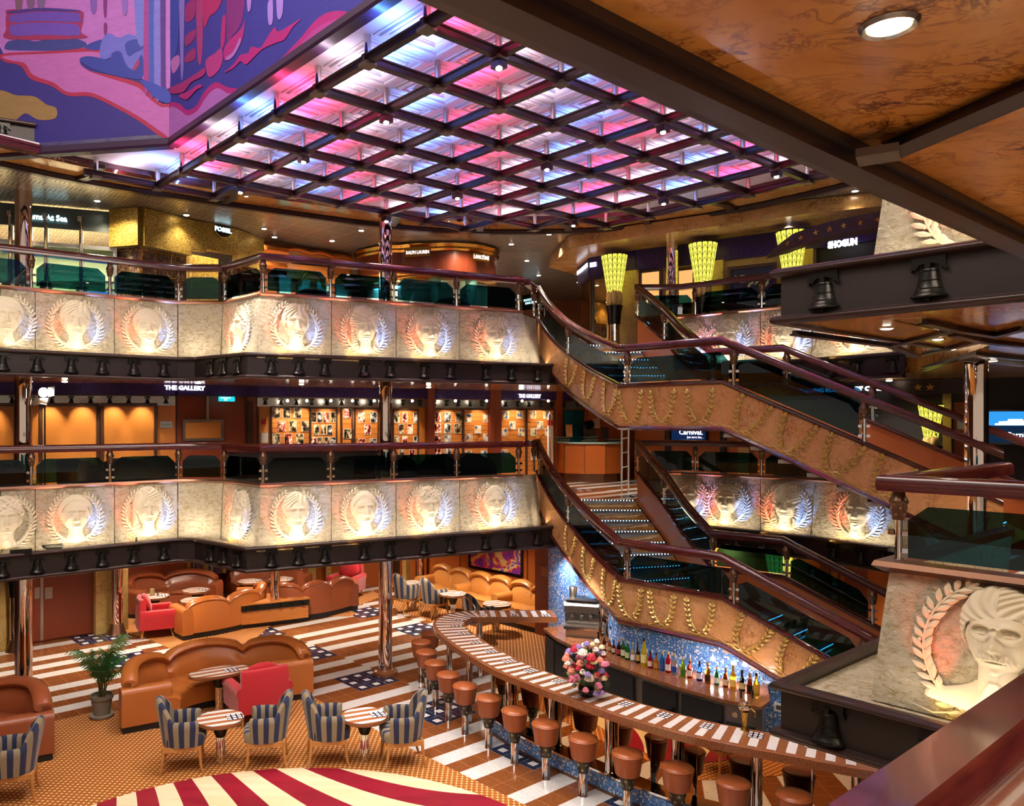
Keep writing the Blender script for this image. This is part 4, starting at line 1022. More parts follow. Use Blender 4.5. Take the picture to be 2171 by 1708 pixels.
def stair(dz, low, nm):
    t = thing('staircase', '%s staircase sweeping down to the right, peach marble side with gilt laurels' % nm, 'staircase', (2.24, 15.08, dz-2.9))
    def side(P, name, mat, depth=.65):
        mb = MB(); A_ = [Vector((p[0], p[1], p[2]+dz)) for p in P]
        mb.sweep(A_, [(-.04, -depth+.03), (.0, -depth+.03), (.0, -.02), (-.04, -.02)]); o = obj(name, mb, mat, t, 30)
        mb = MB(); mb.sweep(A_, [(-.06, -.035), (.015, -.035), (.045, -.01), (.04, .02), (.02, .03), (-.06, .03)])
        obj('top_molding', mb, M['mahog'], t, 45)
        mb = MB(); mb.sweep([p+Vector((0, 0, -depth+.02)) for p in A_], [(-.06, -.03), (.02, -.03), (.04, 0), (.02, .03), (-.06, .03)]); obj('bottom_molding', mb, M['mahog'], t, 45)
        return o
    so = side(OUT, 'marble_stringer', M['stringer']); si = side([p for p in INN], 'inner_stringer', M['orange'])
    # gilt laurels
    for x in WX:
        p = at_px([(q[0], q[1]) for q in OUT], x)
        if p is None: continue
        best = min(range(len(OUT)-1), key=lambda i: (Vector(OUT[i][:2]).lerp(Vector(OUT[i+1][:2]), max(0, min(1, (p-Vector(OUT[i][:2])).dot(Vector(OUT[i+1][:2])-Vector(OUT[i][:2]))/max(1e-9, (Vector(OUT[i+1][:2])-Vector(OUT[i][:2])).length_squared))))-p).length)
        a, b = Vector(OUT[best]), Vector(OUT[best+1]); s = (p-a.to_2d()).length/(b-a).to_2d().length; q = a.lerp(b, s); d = (b-a).normalized()
        up = Vector((0, 0, 1)); n = Vector((d.y, -d.x, 0)).normalized(); u = n.cross(d).normalized(); u = -u if u.z < 0 else u
        F_ = Matrix.Translation(-parent_loc(t)) @ wall_frame(Vector((q.x, q.y, q.z+dz-.54))+n*.003, d, u) @ Matrix.Scale(1.14, 4)
        o = bpy.data.objects.new('laurel_ornament', LAUREL); C.objects.link(o); o.parent = t; o.matrix_local = F_
    # treads
    f1o, f1i = O, catmull(I_raw, 4); f2o, f2i = [O4, O5], [I4, I5]
    rise = 1.42/NS; lz = dz-1.42
    def step(oa, ia, ob, ib, z, k, led=True, dark=False):
        oa, ia, ob, ib = oa.lerp(ia, .02), ia.lerp(oa, .02), ob.lerp(ib, .02), ib.lerp(ob, .02)
        mb = MB(); P = [(oa.x, oa.y), (ia.x, ia.y), (ib.x, ib.y), (ob.x, ob.y)]
        mb.prism(P, z-.05, z, 0); o = obj('tread', mb, [M['granite']], t, 0)
        mb = MB(); mb.quad((oa.x, oa.y, z), (ia.x, ia.y, z), (ia.x, ia.y, z+rise), (oa.x, oa.y, z+rise)); obj('riser', mb, M['granite'], t, 0)
        if led:
            mb = MB(); d = (ia-oa); L = hypot(d.x, d.y); nrm_ = Vector((ob.x-oa.x, ob.y-oa.y, 0)).normalized()
            mb.wallprism([Vector((oa.x, oa.y, z+rise-.012))+nrm_*.006, Vector((ia.x, ia.y, z+rise-.012))+nrm_*.006, Vector((ia.x, ia.y, z+rise+.006))+nrm_*.006, Vector((oa.x, oa.y, z+rise+.006))+nrm_*.006], nrm_, .012)
            ls = obj('light_strip', mb, M['blackmat'], t, 0); mb = MB(); n = int(L/.055)
            for i in range(1, n):
                p = Vector((oa.x, oa.y, z+rise-.001)).lerp(Vector((ia.x, ia.y, z+rise-.001)), i/n)+nrm_*.02; mb.ball(p, .0085, 6, 4)
            obj('led', mb, M['led'], ls, 0)
    for k in range(NS):
        oa, ob = along(f1o, k/NS), along(f1o, (k+1)/NS); ia, ib = along(f1i, k/NS), along(f1i, (k+1)/NS); step(oa, ia, ob, ib, dz-rise*(k+1), k)
    mb = MB(); qa, qb = O[-1].lerp(INN[len(catmull(I_raw, 4))-1], .03), O4.lerp(I4, .03); mb.prism([qa[:2], INN[len(catmull(I_raw, 4))-1][:2], I4[:2], qb[:2]], lz-.06, lz); obj('landing', mb, M['tiles'], t, 0)
    N2 = 9 if not low else 9
    for k in range(N2):
        oa, ob, ia, ib = [a.lerp(b, q) for a, b, q in ((O4, O5, k/N2), (O4, O5, (k+1)/N2), (I4, I5, k/N2), (I4, I5, (k+1)/N2))]
        z_ = lz-1.48/N2*(k+1); rise2 = 1.48/N2
        step(oa, ia, ob, ib, z_, k)
    # closed underside
    mb = MB(); n_ = 12; rows = []
    for k in range(n_+1):
        a, b = along(O, k/n_), along(catmull(I_raw, 4), k/n_); rows.append([(a.x, a.y, a.z+dz-.60), (b.x, b.y, b.z+dz-.60)])
    rows.append([(O4.x, O4.y, O4.z+dz-.6), (I4.x, I4.y, I4.z+dz-.6)]); rows.append([(O5.x, O5.y, O5.z+dz-.6), (I5.x, I5.y, I5.z+dz-.6)])
    mb.grid(rows); obj('underside', mb, M['marblesoffit'], t, 30)
    # railings
    P = [Vector((p[0], p[1], p[2]+dz+.02)) for p in OUT]
    e0 = [Vector((p.x, p.y, p.z)) for p in P]
    pts = [p for p in (at3(P, x) for x in (1143, 1205, 1330, 1556, 1832)) if p]
    railing('outer mahogany handrail and glass of the %s staircase' % nm, P, pts, slope=1, gap=.06)
    P = [Vector((p[0], p[1], p[2]+dz+.02)) for p in INN]
    pts = [p for p in (at3(P, x) for x in (1352, 1408, 1512, 1668, 1850)) if p]
    railing('inner mahogany handrail and glass of the %s staircase, on its far side' % nm, P, pts, slope=1, gap=.06)
def at3(P, px):
    k = (px-CXP)/FPX
    for a, b in zip(P, P[1:]):
        fa = a.x-k*a.y; fb = b.x-k*b.y
        if fa*fb <= 0 and fa != fb: return a.lerp(b, fa/(fa-fb))
    return None
stair(D3, False, 'upper'); stair(D2, True, 'lower')
# landing slab where the upper stair meets the middle deck, and blue mosaic wall under the lower stair
struct('floor_stair_foot', MB().prism([(6.6, 8.9), (9.5, 7.0), (11, 12), (7.3, 11.9)], D2-.7, D2), [M['tiles']])
und = [p for p in OUT if True]; PW = [Vector((p[0], p[1], p[2]+D2-.64)) for p in OUT[5:]]
mb = MB(); sh = off2([(p.x, p.y) for p in PW], -.05)
for i in range(len(PW)-1):
    a, b = PW[i], PW[i+1]; a2, b2 = sh[i], sh[i+1]
    za, zb_ = max(.02, a.z), max(.02, b.z)
    mb.quad((a2.x, a2.y, 0), (b2.x, b2.y, 0), (b2.x, b2.y, zb_), (a2.x, a2.y, za))
struct('wall_mosaic', mb, [M['mosaic']], 0)
# ------------------------------------------------------------------ lounge floor coverings
def g2(px, py): return tuple(G(px, py).to_2d())
cp = [g2(-120, 1590), g2(108, 1531), g2(222, 1504), (-4.3, 12.0), (-3.6, 13.0), (-2.2, 13.05), g2(655, 1474), g2(760, 1527), g2(880, 1592), g2(1000, 1651), g2(1115, 1708), (2.2, 8.0), (2.9, 6.4), (2.6, 4.2), (-6.5, 4.2), (-8, 9)]
mb = MB(); mb.prism(cp, 0, .006)
tag(obj('lounge_carpet', mb, M['carpet'], None, 0), 'orange and brown patterned carpet under the front sofa and striped chairs', 'carpet')
mb = MB(); mb.prism([(-1.36+3.34*cos(k*pi/48), 6.75+3.34*sin(k*pi/48)) for k in range(96)], .004, .014)
tag(obj('dance_floor', mb, M['dance'], None, 0), 'round dance floor with wavy crimson and cream parquet stripes', 'dance floor')
mb = MB(); mb.prism([g2(262, 1313), g2(262, 1338), g2(318, 1356), g2(400, 1392), (-3.3, 15.9), (-2.9, 19.9), (-7, 19.9), (-7, 17.2)], 0, .006)
tag(obj('rear_carpet', mb, M['carpet'], None, 0), 'orange patterned carpet at the rear left seating by the red armchair', 'carpet')
mb = MB(); mb.prism([g2(738, 1292), g2(757, 1300), g2(745, 1306), (-2.0, 17.9), (-2.6, 18.6), (-1.2, 20.6), (-.9, 20)], 0, .006)
tag(obj('rear_carpet', mb, M['carpet'], None, 0), 'small strip of orange carpet behind the rear middle sofa', 'carpet')
mb = MB(); mb.prism([g2(833, 1284), g2(850, 1300), g2(885, 1306), g2(925, 1322), (1.25, 15.2), (2.6, 12.6), (3.3, 13.2), (3.2, 16.4), (.7, 19.6), (-.6, 19.8)], 0, .006)
tag(obj('rear_carpet', mb, M['carpet'], None, 0), 'orange patterned carpet under the long sofas at the right rear of the bar', 'carpet')
# ------------------------------------------------------------------ sofas
def sofa(label, curve, n, arms, mat='leather', zb=.86, zl=.70, depth=.8, group=None, base=True, rollm=None):
    P = resample(catmull([(p[0], p[1], 0) for p in curve], 8), n=n*14+1); N = len(P)
    T_ = [(P[min(i+1, N-1)]-P[max(i-1, 0)]).normalized() for i in range(N)]; I_ = [Vector((t.y, -t.x, 0)) for t in T_]
    t = thing('leather_sofa', label, 'sofa', P[N//2], 0, group)
    def zt(i): f = (i/(N-1)*n) % 1.0 if i < N-1 else 1.0; return zl+(zb-zl)*sin(pi*f)**.55 if 0 < f < 1 else zl
    def rows(prof): return [[(P[i].x+I_[i].x*u, P[i].y+I_[i].y*u, z) for u, z in prof(i)] for i in range(N)]
    def shell(prof, name, m):
        r = rows(prof); k = len(r[0]); mb = MB(); vs = [p for q in r for p in q]
        fs = [(i*k+j, i*k+(j+1) % k, (i+1)*k+(j+1) % k, (i+1)*k+j) for i in range(N-1) for j in range(k)]
        mb.add(vs, fs+[tuple(range(k-1, -1, -1)), tuple(range((N-1)*k, N*k))]); return obj(name, mb, M[m], t, 50, fix=True)
    def seam(i): f = (i/(N-1)*n) % 1.0; return .018*math.exp(-(min(f, 1-f)/.035)**2)
    shell(lambda i: [(0, .12), (0, zt(i)-.1), (.04, zt(i)-.04), (.12, zt(i)-.05), (.15-seam(i), zt(i)-.14), (.19-seam(i), zt(i)-.24), (.24-seam(i), .5), (.22, .38), (.2, .12)], 'backrest', mat)
    shell(lambda i: [(.1+.115*cos(a), zt(i)-.065+(.068-seam(i)*.8)*sin(a)) for a in [k*pi/5 for k in range(10)]], 'top_roll', rollm or mat)
    shell(lambda i: [(.18, .12), (.18, .38), (.24, .43-seam(i)), (.5, .45-seam(i)), (.72, .435-seam(i)), (depth, .4-seam(i)), (depth+.012-seam(i), .36), (depth-.01, .12)], 'seat', mat)
    if base:
        mb = MB(); r = [[(P[i].x+I_[i].x*u, P[i].y+I_[i].y*u, z) for u, z in ((.03, .006), (.03, .12), (depth-.06, .12), (depth-.06, .006))] for i in range(0, N)]
        vs = [p for q in r for p in q]; mb.add(vs, [(i*4+j, i*4+(j+1) % 4, (i+1)*4+(j+1) % 4, (i+1)*4+j) for i in range(N-1) for j in range(4)]+[(3, 2, 1, 0), tuple(range((N-1)*4, N*4))]); obj('plinth', mb, M['blackmat'], t, 30, fix=True)
    for e, d, L in arms:
        p = P[0] if e == 0 else P[-1]; d = Vector((d[0], d[1], 0)).normalized(); q = p+d*(L/2-.02)
        s = Vector((d.y, -d.x, 0))
        mb = MB(); w_ = .11; pr = [(-w_, .1), (w_, .1), (w_, .54), (w_*.9, .59), (w_*.5, .62), (-w_*.5, .62), (-w_*.9, .59), (-w_, .54)]
        mb.sweep([p-d*.02, p+d*L], pr); o = obj('arm', mb, M[mat], t, 50)
        mb = MB(); a = p+d*(L+.004); k = .86
        mb.sweep([a, a+d*.012], [(u*k, .1+(z-.1)*.97) for u, z in pr]); obj('arm_facing', mb, M[mat], o, 40)
        mb = MB(); mb.sweep([p, p+d*(L-.05)], [(-.09, .006), (.09, .006), (.09, .1), (-.09, .1)]); obj('plinth', mb, M['blackmat'], o, 30)
    return t
Ad = (AD.x, AD.y); Bd = (BD.x, BD.y)
sofa('large curved tan leather sofa with three scalloped backs beside the potted palm', [(-4.18, 11.25), (-4.3, 11.75), (-4.12, 12.35), (-3.62, 12.85), (-2.95, 13.12), (-2.35, 13.14), (-1.95, 12.98), (-1.72, 12.72)], 3, [(0, (.8, .48), .66), (1, (-.93, -.36), .62)], 'leather', .89, .74)
sofa('curved brown leather sofa at the left edge of the frame, its right arm towards us', [(-7.0, 10.3), (-6.6, 10.9), (-5.9, 11.15), (-5.2, 10.95), (-4.78, 10.42)], 2, [(1, (-.87, -.5), .75)], 'leatherdark', .89, .74)
sofa('rear left brown leather sofa along the curtain wall with scalloped back', [(-6.65, 17.9), (-6.62, 18.4), (-6.1, 18.85), (-5.4, 19.05), (-4.75, 18.95)], 2, [(0, (.95, -.3), .6), (1, (-.05, -1), .55)], 'leatherdark', .88, .74, depth=.68)
sofa('rearmost brown leather sofa, partly hidden behind the balcony corner', [(-4.72, 19.8), (-4.0, 20.2), (-3.3, 20.2), (-2.75, 19.85)], 2, [(1, (-.2, -1), .5)], 'leatherdark', .9, .76, depth=.62)
sofa('brown leather sofa seen from behind, left of the wooden divider with bell frieze', [(-3.55, 18.1), (-3.35, 17.5), (-3.68, 16.8), (-4.15, 16.3), (-4.62, 15.97)], 3, [(1, Bd, .68), (0, (-1, -.1), .55)], 'leather', .82, .68)
sofa('brown leather sofa seen from behind, right of the wooden divider with a red chair beyond', [(-1.5, 18.5), (-1.93, 17.95), (-2.3, 17.65), (-2.85, 17.45), (-3.25, 17.55)], 3, [(0, (-.15, 1), .6)], 'leatherdark', .84, .7)
e0, e1 = Vector((.48, 19.7)), Vector((3.0, 16.82)); dF = (e1-e0)/3
for k, nm in enumerate(('leftmost, farthest from the bar', 'middle', 'nearest the blue mosaic')):
    a, b = e0+dF*k, e0+dF*(k+1); b = b-(b-a).normalized()*.03
    sofa('honey leather scalloped wall sofa under the painting, %s of three' % nm, [tuple(a), tuple(a.lerp(b, .33)), tuple(a.lerp(b, .66)), tuple(b)], 2, [(0, (-Ad[0], -Ad[1]), .66)]+([(1, (-Ad[0], -Ad[1]), .66)] if k == 2 else []), 'leatherlight', .92, .8, depth=.7, group=None)
# ------------------------------------------------------------------ striped chairs
def stripes_mat():
    t = NT('navy_and_taupe_stripe'); x, y, z = t.sep(t.obj()); s = t.m('GREATER_THAN', t.m('FRACT', t.m('MULTIPLY', t.m('ADD', y, t.m('MULTIPLY', x, .0)), 8.5)), .5)
    n = t.noise(t.obj(), 90, 2); a = t.mix(n, srgb('#0e1330'), srgb('#232c58')); b = t.mix(n, srgb('#7c6c52'), srgb('#9a8a6c'))
    return t.pbr(t.mix(s, a, b), .85, nrm=t.bump(n, .2, .004), sheen=.3)
M['stripe'] = stripes_mat()
def stripes_round():
    t = NT('navy_and_taupe_stripe_shell'); x, y, z = t.sep(t.obj()); an = t.m('ARCTAN2', y, t.m('SUBTRACT', .04, x))
    s = t.m('GREATER_THAN', t.m('FRACT', t.m('MULTIPLY', t.m('ADD', t.m('MULTIPLY', an, 1.0), .13), 2.1)), .5)
    n = t.noise(t.obj(), 90, 2); a = t.mix(n, srgb('#0e1330'), srgb('#232c58')); b = t.mix(n, srgb('#7c6c52'), srgb('#9a8a6c'))
    return t.pbr(t.mix(s, a, b), .85, nrm=t.bump(n, .2, .004), sheen=.3)
M['stripe2'] = stripes_round()
def chair_proto():
    t = thing('striped_chair', '', 'chair', (0, 0, 0))                       # faces +x
    mb = MB()                                                       # wrap-round back: heights over an arc
    N = 28; rows_o = []; vs = []
    for i in range(N+1):
        a = radians(-118+236*i/N); e = abs(i/N*2-1)                  # e=1 at the arm fronts
        top = .64+.27*(1-min(1, e/.42))**.0*(max(0, cos(min(1, e/.5)*pi/2))**.7) if e < .5 else .64-.0*(e-.5)
        lean = -.05*max(0, 1-e*2)
        rx, ry = .25, .26
        c = (-cos(a)*rx*(1.0), sin(a)*ry)
        ex = 1+.10
        o_ = (c[0]*ex+lean*1.2, c[1]*ex); i_ = (c[0]*.84+lean, c[1]*.82); b_ = (c[0]*.98, c[1]*.98)
        if e > .5: k = (e-.5)/.5; sh = .08*k; o_ = (o_[0]+sh, o_[1]); i_ = (i_[0]+sh, i_[1]); b_ = (b_[0]+sh, b_[1])
        rows_o.append([(b_[0], b_[1], .33), (o_[0], o_[1], top-.08), (o_[0]*.99, o_[1]*.99, top-.01), ((o_[0]+i_[0])/2, (o_[1]+i_[1])/2, top+.012), (i_[0], i_[1], top-.02), (i_[0]*1.02, i_[1], top-.12), (b_[0]*.8, b_[1]*.82, .36)])
    k = 7; vs = [p for r in rows_o for p in r]
    mb.add(vs, [(i*k+j, i*k+(j+1) % k, (i+1)*k+(j+1) % k, (i+1)*k+j) for i in range(N) for j in range(k)]+[tuple(range(k-1, -1, -1)), tuple(range(N*k, N*k+k))])
    obj('backrest', mb, M['stripe2'], t, 55, world=False, fix=True)
    mb = MB(); S = []
    for z, s in ((.33, .96), (.40, 1.0), (.445, .98), (.465, .9), (.47, .6)):
        S.append([(x*s+.02, y*s, z) for x, y in ((-.2, -.2), (-.22, 0), (-.2, .2), (.0, .235), (.2, .23), (.26, .17), (.275, 0), (.26, -.17), (.2, -.23), (0, -.235))])
    vs = [p for r in S for p in r]; mb.add(vs, [(j*10+i, j*10+(i+1) % 10, (j+1)*10+(i+1) % 10, (j+1)*10+i) for j in range(4) for i in range(10)]+[tuple(range(9, -1, -1)), tuple(range(40, 50))])
    obj('seat', mb, M['stripe'], t, 60, world=False)
    mb = MB(); mb.box((0, .21, .305), (.42, .03, .06)); mb.box((0, -.21, .305), (.42, .03, .06)); mb.box((.22, 0, .305), (.03, .42, .06)); mb.box((-.22, 0, .305), (.03, .42, .06)); obj('seat_rail', mb, M['lightwood'], t, 30, world=False)
    for sx_, sy_ in ((1, 1), (1, -1), (-1, 1), (-1, -1)):
        mb = MB(); mb.tube([(sx_*.215, sy_*.205, .33), (sx_*.222, sy_*.21, .2), (sx_*.235, sy_*.215, .08), (sx_*.26, sy_*.225, .0)], [.024, .021, .017, .014], 8); obj('leg', mb, M['lightwood'], t, 50, world=False)
    return t
ch0 = chair_proto()
CH = [(-2.99, 10.13, 12, 'navy and taupe striped chair left of the front left round table'), (-1.95, 10.27, 188, 'navy and taupe striped chair right of the front left round table, before the red armchair'),
      (-1.18, 10.33, 10, 'navy and taupe striped chair left of the front right round table'), (-.21, 10.29, 192, 'navy and taupe striped chair right of the front right round table, nearest the bar stools'),
      (-4.72, 9.3, 200, 'striped chair cut by the bottom left corner of the frame'), (2.12, 7.45, 95, 'striped chair whose top just shows at the bottom edge among the bar stools'),
      (-.3, 18.35, 40, 'striped chair seen from behind at the rear, just right of the brass column'), (.33, 17.85, 38, 'striped chair seen from behind at the rear right, second from the brass column'),
      (1.2, 16.2, 40, 'striped chair at the rear half hidden behind the chrome bar handle')]
for i, (x, y, a, l) in enumerate(CH):
    if i == 0: ch0.location = (x, y, .008); ch0.rotation_euler = (0, 0, radians(a)); ch0['label'] = l; ch0['group'] = 'striped lounge chairs'
    else: dup(ch0, (x, y, .008), radians(a), l, 'striped lounge chairs')
# ------------------------------------------------------------------ tables
def table_top_mat():
    t = NT('flag_tabletop'); x, y, z = t.sep(t.obj()); st = t.m('GREATER_THAN', t.m('FRACT', t.m('ADD', t.m('MULTIPLY', y, 6.6), .25)), .5)
    sp = t.sep(t.vor(t.obj(), 160, out='Color'))[0]
    c = t.mix(st, t.mix(sp, srgb('#a05a34'), srgb('#c07c50')), t.mix(sp, srgb('#d8d4d2'), srgb('#f0eeec')))
    can = t.m('MULTIPLY', t.m('LESS_THAN', t.m('ABSOLUTE', t.m('SUBTRACT', x, .17)), .1), t.m('LESS_THAN', t.m('ABSOLUTE', t.m('ADD', y, .04)), .1))
    fx = t.m('ABSOLUTE', t.m('SUBTRACT', t.m('FRACT', t.m('MULTIPLY', t.m('ADD', x, .0), 15)), .5)); fy = t.m('ABSOLUTE', t.m('SUBTRACT', t.m('FRACT', t.m('MULTIPLY', t.m('ADD', y, .0), 15)), .5))
    return t.pbr(t.mix(can, c, t.mix(t.m('LESS_THAN', t.m('MAXIMUM', fx, fy), .36), srgb('#141c3c'), srgb('#e8e6e4'))), .12)
M['tabletop'] = table_top_mat()
def star_pts(c, u, nrm, r, up=Vector((0, 0, 1))):
    return [c+u*(r if q % 2 == 0 else r*.42)*sin(q*pi/5)+up*(r if q % 2 == 0 else r*.42)*cos(q*pi/5)+nrm*.003 for q in range(10)]
M['star'] = plain('pale_verdigris_star', '#8c9476', .4, .4)
def cone_stars(mb, r0, z0, r1, z1, nper=6, rs=.026, m=1):
    for row, f in enumerate((.3, .72)):
        z = z0+(z1-z0)*f; r = r0+(r1-r0)*f
        for k in range(nper):
            a = 2*pi*(k+.5*row)/nper; n = Vector((cos(a), sin(a), 0)); u = Vector((-sin(a), cos(a), 0)); s = Vector(((r1-r0)*cos(a), (r1-r0)*sin(a), z1-z0)).normalized()
            mb.add(star_pts(Vector((r*cos(a), r*sin(a), z)), u, n, rs*(.7+.3*f), s), [tuple(range(10))], m)
    return mb
def table_proto(rx=.3, ry=.3, h=.58):
    t = thing('cocktail_table', '', 'table', (0, 0, 0))
    mb = MB(); mb.lathe([(.97, h-.05), (1.0, h-.04), (1.0, h-.012), (.985, h)], (0, 0, 0), 36, 0, rx, ry); mb.lathe([(.0, h-.05), (.97, h-.05)], (0, 0, 0), 36, 0, rx, ry); o = obj('table_edge', mb, M['terrazzo'], t, 40, world=False)
    mb = MB(); mb.lathe([(.985, h+.001), (.0, h+.003)], (0, 0, 0), 36, 0, rx, ry); obj('tabletop', mb, M['tabletop'], t, 60, world=False)
    mb = MB(); mb.lathe([(.115, h-.05), (.105, h-.12), (.075, h-.2), (.06, h-.235), (.0, h-.235)], (0, 0, 0), 24); cone_stars(mb, .06, h-.235, .11, h-.07, 6, .028); obj('star_cone', mb, [M['bell'], M['star']], t, 50, world=False)
    mb = MB(); mb.lathe([(.052, .0), (.05, .01), (.05, h-.23)], (0, 0, 0), 24)
    for k in range(10): a = k*pi/5; mb.tube([(.05*cos(a), .05*sin(a), 0), (.05*cos(a), .05*sin(a), h-.23)], .009, 6)
    obj('leg', mb, M['chrome'], t, 40, world=False); return t
tb = table_proto(); first = True
TB = [(-2.54, 10.24, 'round flag topped cocktail table between the two front left striped chairs'), (-.7, 10.33, 'round flag topped cocktail table between the two front right striped chairs'),
      (-.12, 18.75, 'round table at the right rear, farthest along the honey sofas'), (.75, 17.6, 'round table at the right rear, middle of the three by the honey sofas'), (1.62, 16.6, 'round table at the right rear, just above the bend of the bar'),
      (-5.72, 17.35, 'round table at the left rear with a menu holder on it'), (-5.0, 17.95, 'round table at the left rear before the curtain sofa, nothing on it'), (-3.3, 19.2, 'round table at the rear, just right of the balcony corner'), (-4.75, 16.95, 'round table almost hidden behind the rear left sofa back'), (-4.0, 18.95, 'round table at the rear, mostly hidden under the balcony corner')]
for i, (x, y, l) in enumerate(TB):
    if i == 0: tb.location = (x, y, .007); tb.rotation_euler = (0, 0, TH*.6); tb['label'] = l; tb['group'] = 'round cocktail tables'
    else: dup(tb, (x, y, .007), TH*.6, l, 'round cocktail tables')
t2 = table_proto(.46, .24, .62); t2.name = 'oval_cocktail_table'; t2['label'] = 'long oval striped cocktail table in front of the large curved sofa'; t2.location = (-3.0, 12.02, .007); t2.rotation_euler = (0, 0, radians(30))
mh = solo('menu_holder', MB().box((0, 0, .075), (.09, .05, .15)), plain('menu_card', '#a8946a', .5, nb=(30, .1)), 'small printed menu holder standing on the rear left round table', 'menu holder', loc=(-5.78, 17.35, .59), smooth=0)
sh = MB(); sh.lathe([(.0, 0), (.022, 0), (.022, .08), (.014, .1), (0, .1)], (0, 0, 0), 12); solo('shaker', sh, M['steel'], 'small silver shaker beside the menu holder on the rear left table', 'shaker', loc=(-5.66, 17.33, .59))
# ------------------------------------------------------------------ red armchairs
def red_chair(label, x, y, ang, wide=.78):
    t = thing('red_armchair', label, 'armchair', (x, y, .008), ang)           # faces +x
    h = wide/2
    mb = MB(); mb.sweep([(-.34, -h+.06, 0), (-.38, -h*.4, 0), (-.38, h*.4, 0), (-.34, h-.06, 0)], [(-.0, .18), (.0, .72), (.0+.03, .78), (.09, .79), (.13, .74), (.14, .3), (.12, .18)]); obj('backrest', mb, M['redfab'], t, 50, world=False, fix=True)
    mb = MB(); mb.ball((-.16, 0, .66), (.085, h*.74, .2), 16, 10); mb.v = [(x_-(z_-.6)*.25, y_, z_) for x_, y_, z_ in mb.v]; obj('back_cushion', mb, M['redfab'], t, 60, world=False)
    mb = MB(); mb.box((.03, 0, .27), (.66, wide*.78, .16)); mb.ball((.08, 0, .38), (.34, h*.76, .09), 18, 8); obj('seat', mb, M['redfab'], t, 50, world=False)
    for s_ in (-1, 1):
        mb = MB(); y0 = s_*(h-.07)
        mb.sweep([(-.34, y0, 0), (.32, y0, 0)], [(-.05, .18), (.05, .18), (.06, .42), (.085, .49), (.06, .55), (0, .568), (-.06, .55), (-.085, .49), (-.06, .42)]); mb.ball((.32, y0, .487), (.05, .085, .085), 12, 8); obj('arm', mb, M['redfab'], t, 50, world=False)
    for sx_, sy_ in ((1, 1), (1, -1), (-1, 1), (-1, -1)):
        mb = MB(); mb.tube([(sx_*.27, sy_*(h-.1), .2), (sx_*.28, sy_*(h-.1), .1), (sx_*.31, sy_*(h-.09), 0)], [.026, .02, .014], 8); obj('leg', mb, M['lightwood'], t, 50, world=False)
    return t
red_chair('red velvet armchair turned away from us, before the large curved sofa', -2.4, 11.86, radians(122), .84)
red_chair('red velvet armchair at the left rear, facing right beside the menu table', -5.4, 16.4, radians(25))
red_chair('red velvet armchair with a tilted back cushion, mostly behind the rear middle sofa', -1.8, 19.85, radians(250))
# ------------------------------------------------------------------ potted palm
pt = thing('potted_palm', 'tall green potted palm in a grey pot beside the large curved sofa', 'plant', (-4.70, 11.85, .008))
mb = MB(); mb.lathe([(.0, 0), (.16, 0), (.175, .02), (.175, .045), (.12, .045)], (0, 0, 0), 28); obj('saucer', mb, plain('grey_clay', '#8c8478', .6), pt, 40, world=False)
mb = MB(); mb.lathe([(.0, .03), (.115, .03), (.15, .27), (.165, .275), (.168, .33), (.15, .33), (.145, .29), (0, .29)], (0, 0, 0), 28); obj('pot', mb, plain('grey_clay_pot', '#807868', .6), pt, 40, world=False)
M['palm'] = plain('palm_leaf', '#2f6a2c', .45, nb=(20, .1)); M['palmstem'] = plain('palm_stem', '#5a5a30', .6)
rp = random.Random(21); mbs = MB(); mbf = MB()
for k in range(15):
    a = rp.uniform(0, 2*pi); H = rp.uniform(.5, 1.05); out = rp.uniform(.25, .5); b0 = Vector((rp.uniform(-.05, .05), rp.uniform(-.05, .05), .3))
    st = [b0+Vector((cos(a)*out*(f**2.2), sin(a)*out*(f**2.2), H*(f-.18*f**4))) for f in [i/12 for i in range(13)]]
    mbs.tube(st, [.009*(1-.7*i/12) for i in range(13)], 5)
    for i in range(5, 13):
        d = (st[i]-st[i-1]).normalized(); s_ = d.cross(Vector((0, 0, 1))).normalized()
        for q in (-1, 1):
            for f in (0, .5):
                p = st[i-1].lerp(st[i], f); L = .26*(1-abs(i-8.5)/9); v = (s_*q*.85+d*.75).normalized(); tip = p+v*L+Vector((0, 0, -L*.35)); mid = p+v*L*.5+Vector((0, 0, .01)); w_ = d*.011
                mbf.add([p-w_*.5, mid-w_, tip, mid+w_, p+w_*.5], [(0, 1, 3, 4), (1, 2, 3)])
obj('stems', mbs, M['palmstem'], pt, 50, world=False); obj('fronds', mbf, M['palm'], pt, 0, world=False)
# ------------------------------------------------------------------ divider with bell frieze and brass columns
a_, b_ = G(513, 1335), G(654, 1318); dv = thing('divider_cabinet', 'low wooden divider with a dark bell frieze between the rear sofas, column rising through', 'divider', (a_+b_)/2)
dd = (b_-a_).normalized(); nn = Vector((-dd.y, dd.x, 0)); back = (a_+b_)/2+nn*.85
mb = MB(); mb.prism([a_[:2], b_[:2], (b_+nn*.2)[:2], back[:2], (a_+nn*.1)[:2]], .1, .5); obj('body', mb, M['barwood'], dv, 20)
mb = MB(); mb.prism([(a_-dd*.03-nn*.02)[:2], (b_+dd*.03-nn*.02)[:2], (b_+nn*.25)[:2], (back+nn*.05)[:2], (a_+nn*.15-dd*.02)[:2]], .5, .53); obj('top_board', mb, M['barwood'], dv, 20)
mb = MB(); mb.sweep([a_-dd*.02, b_+dd*.02], [(.0, .38), (.02, .38), (.02, .5), (0, .5)]); fz = obj('frieze', mb, M['bell'], dv, 20)
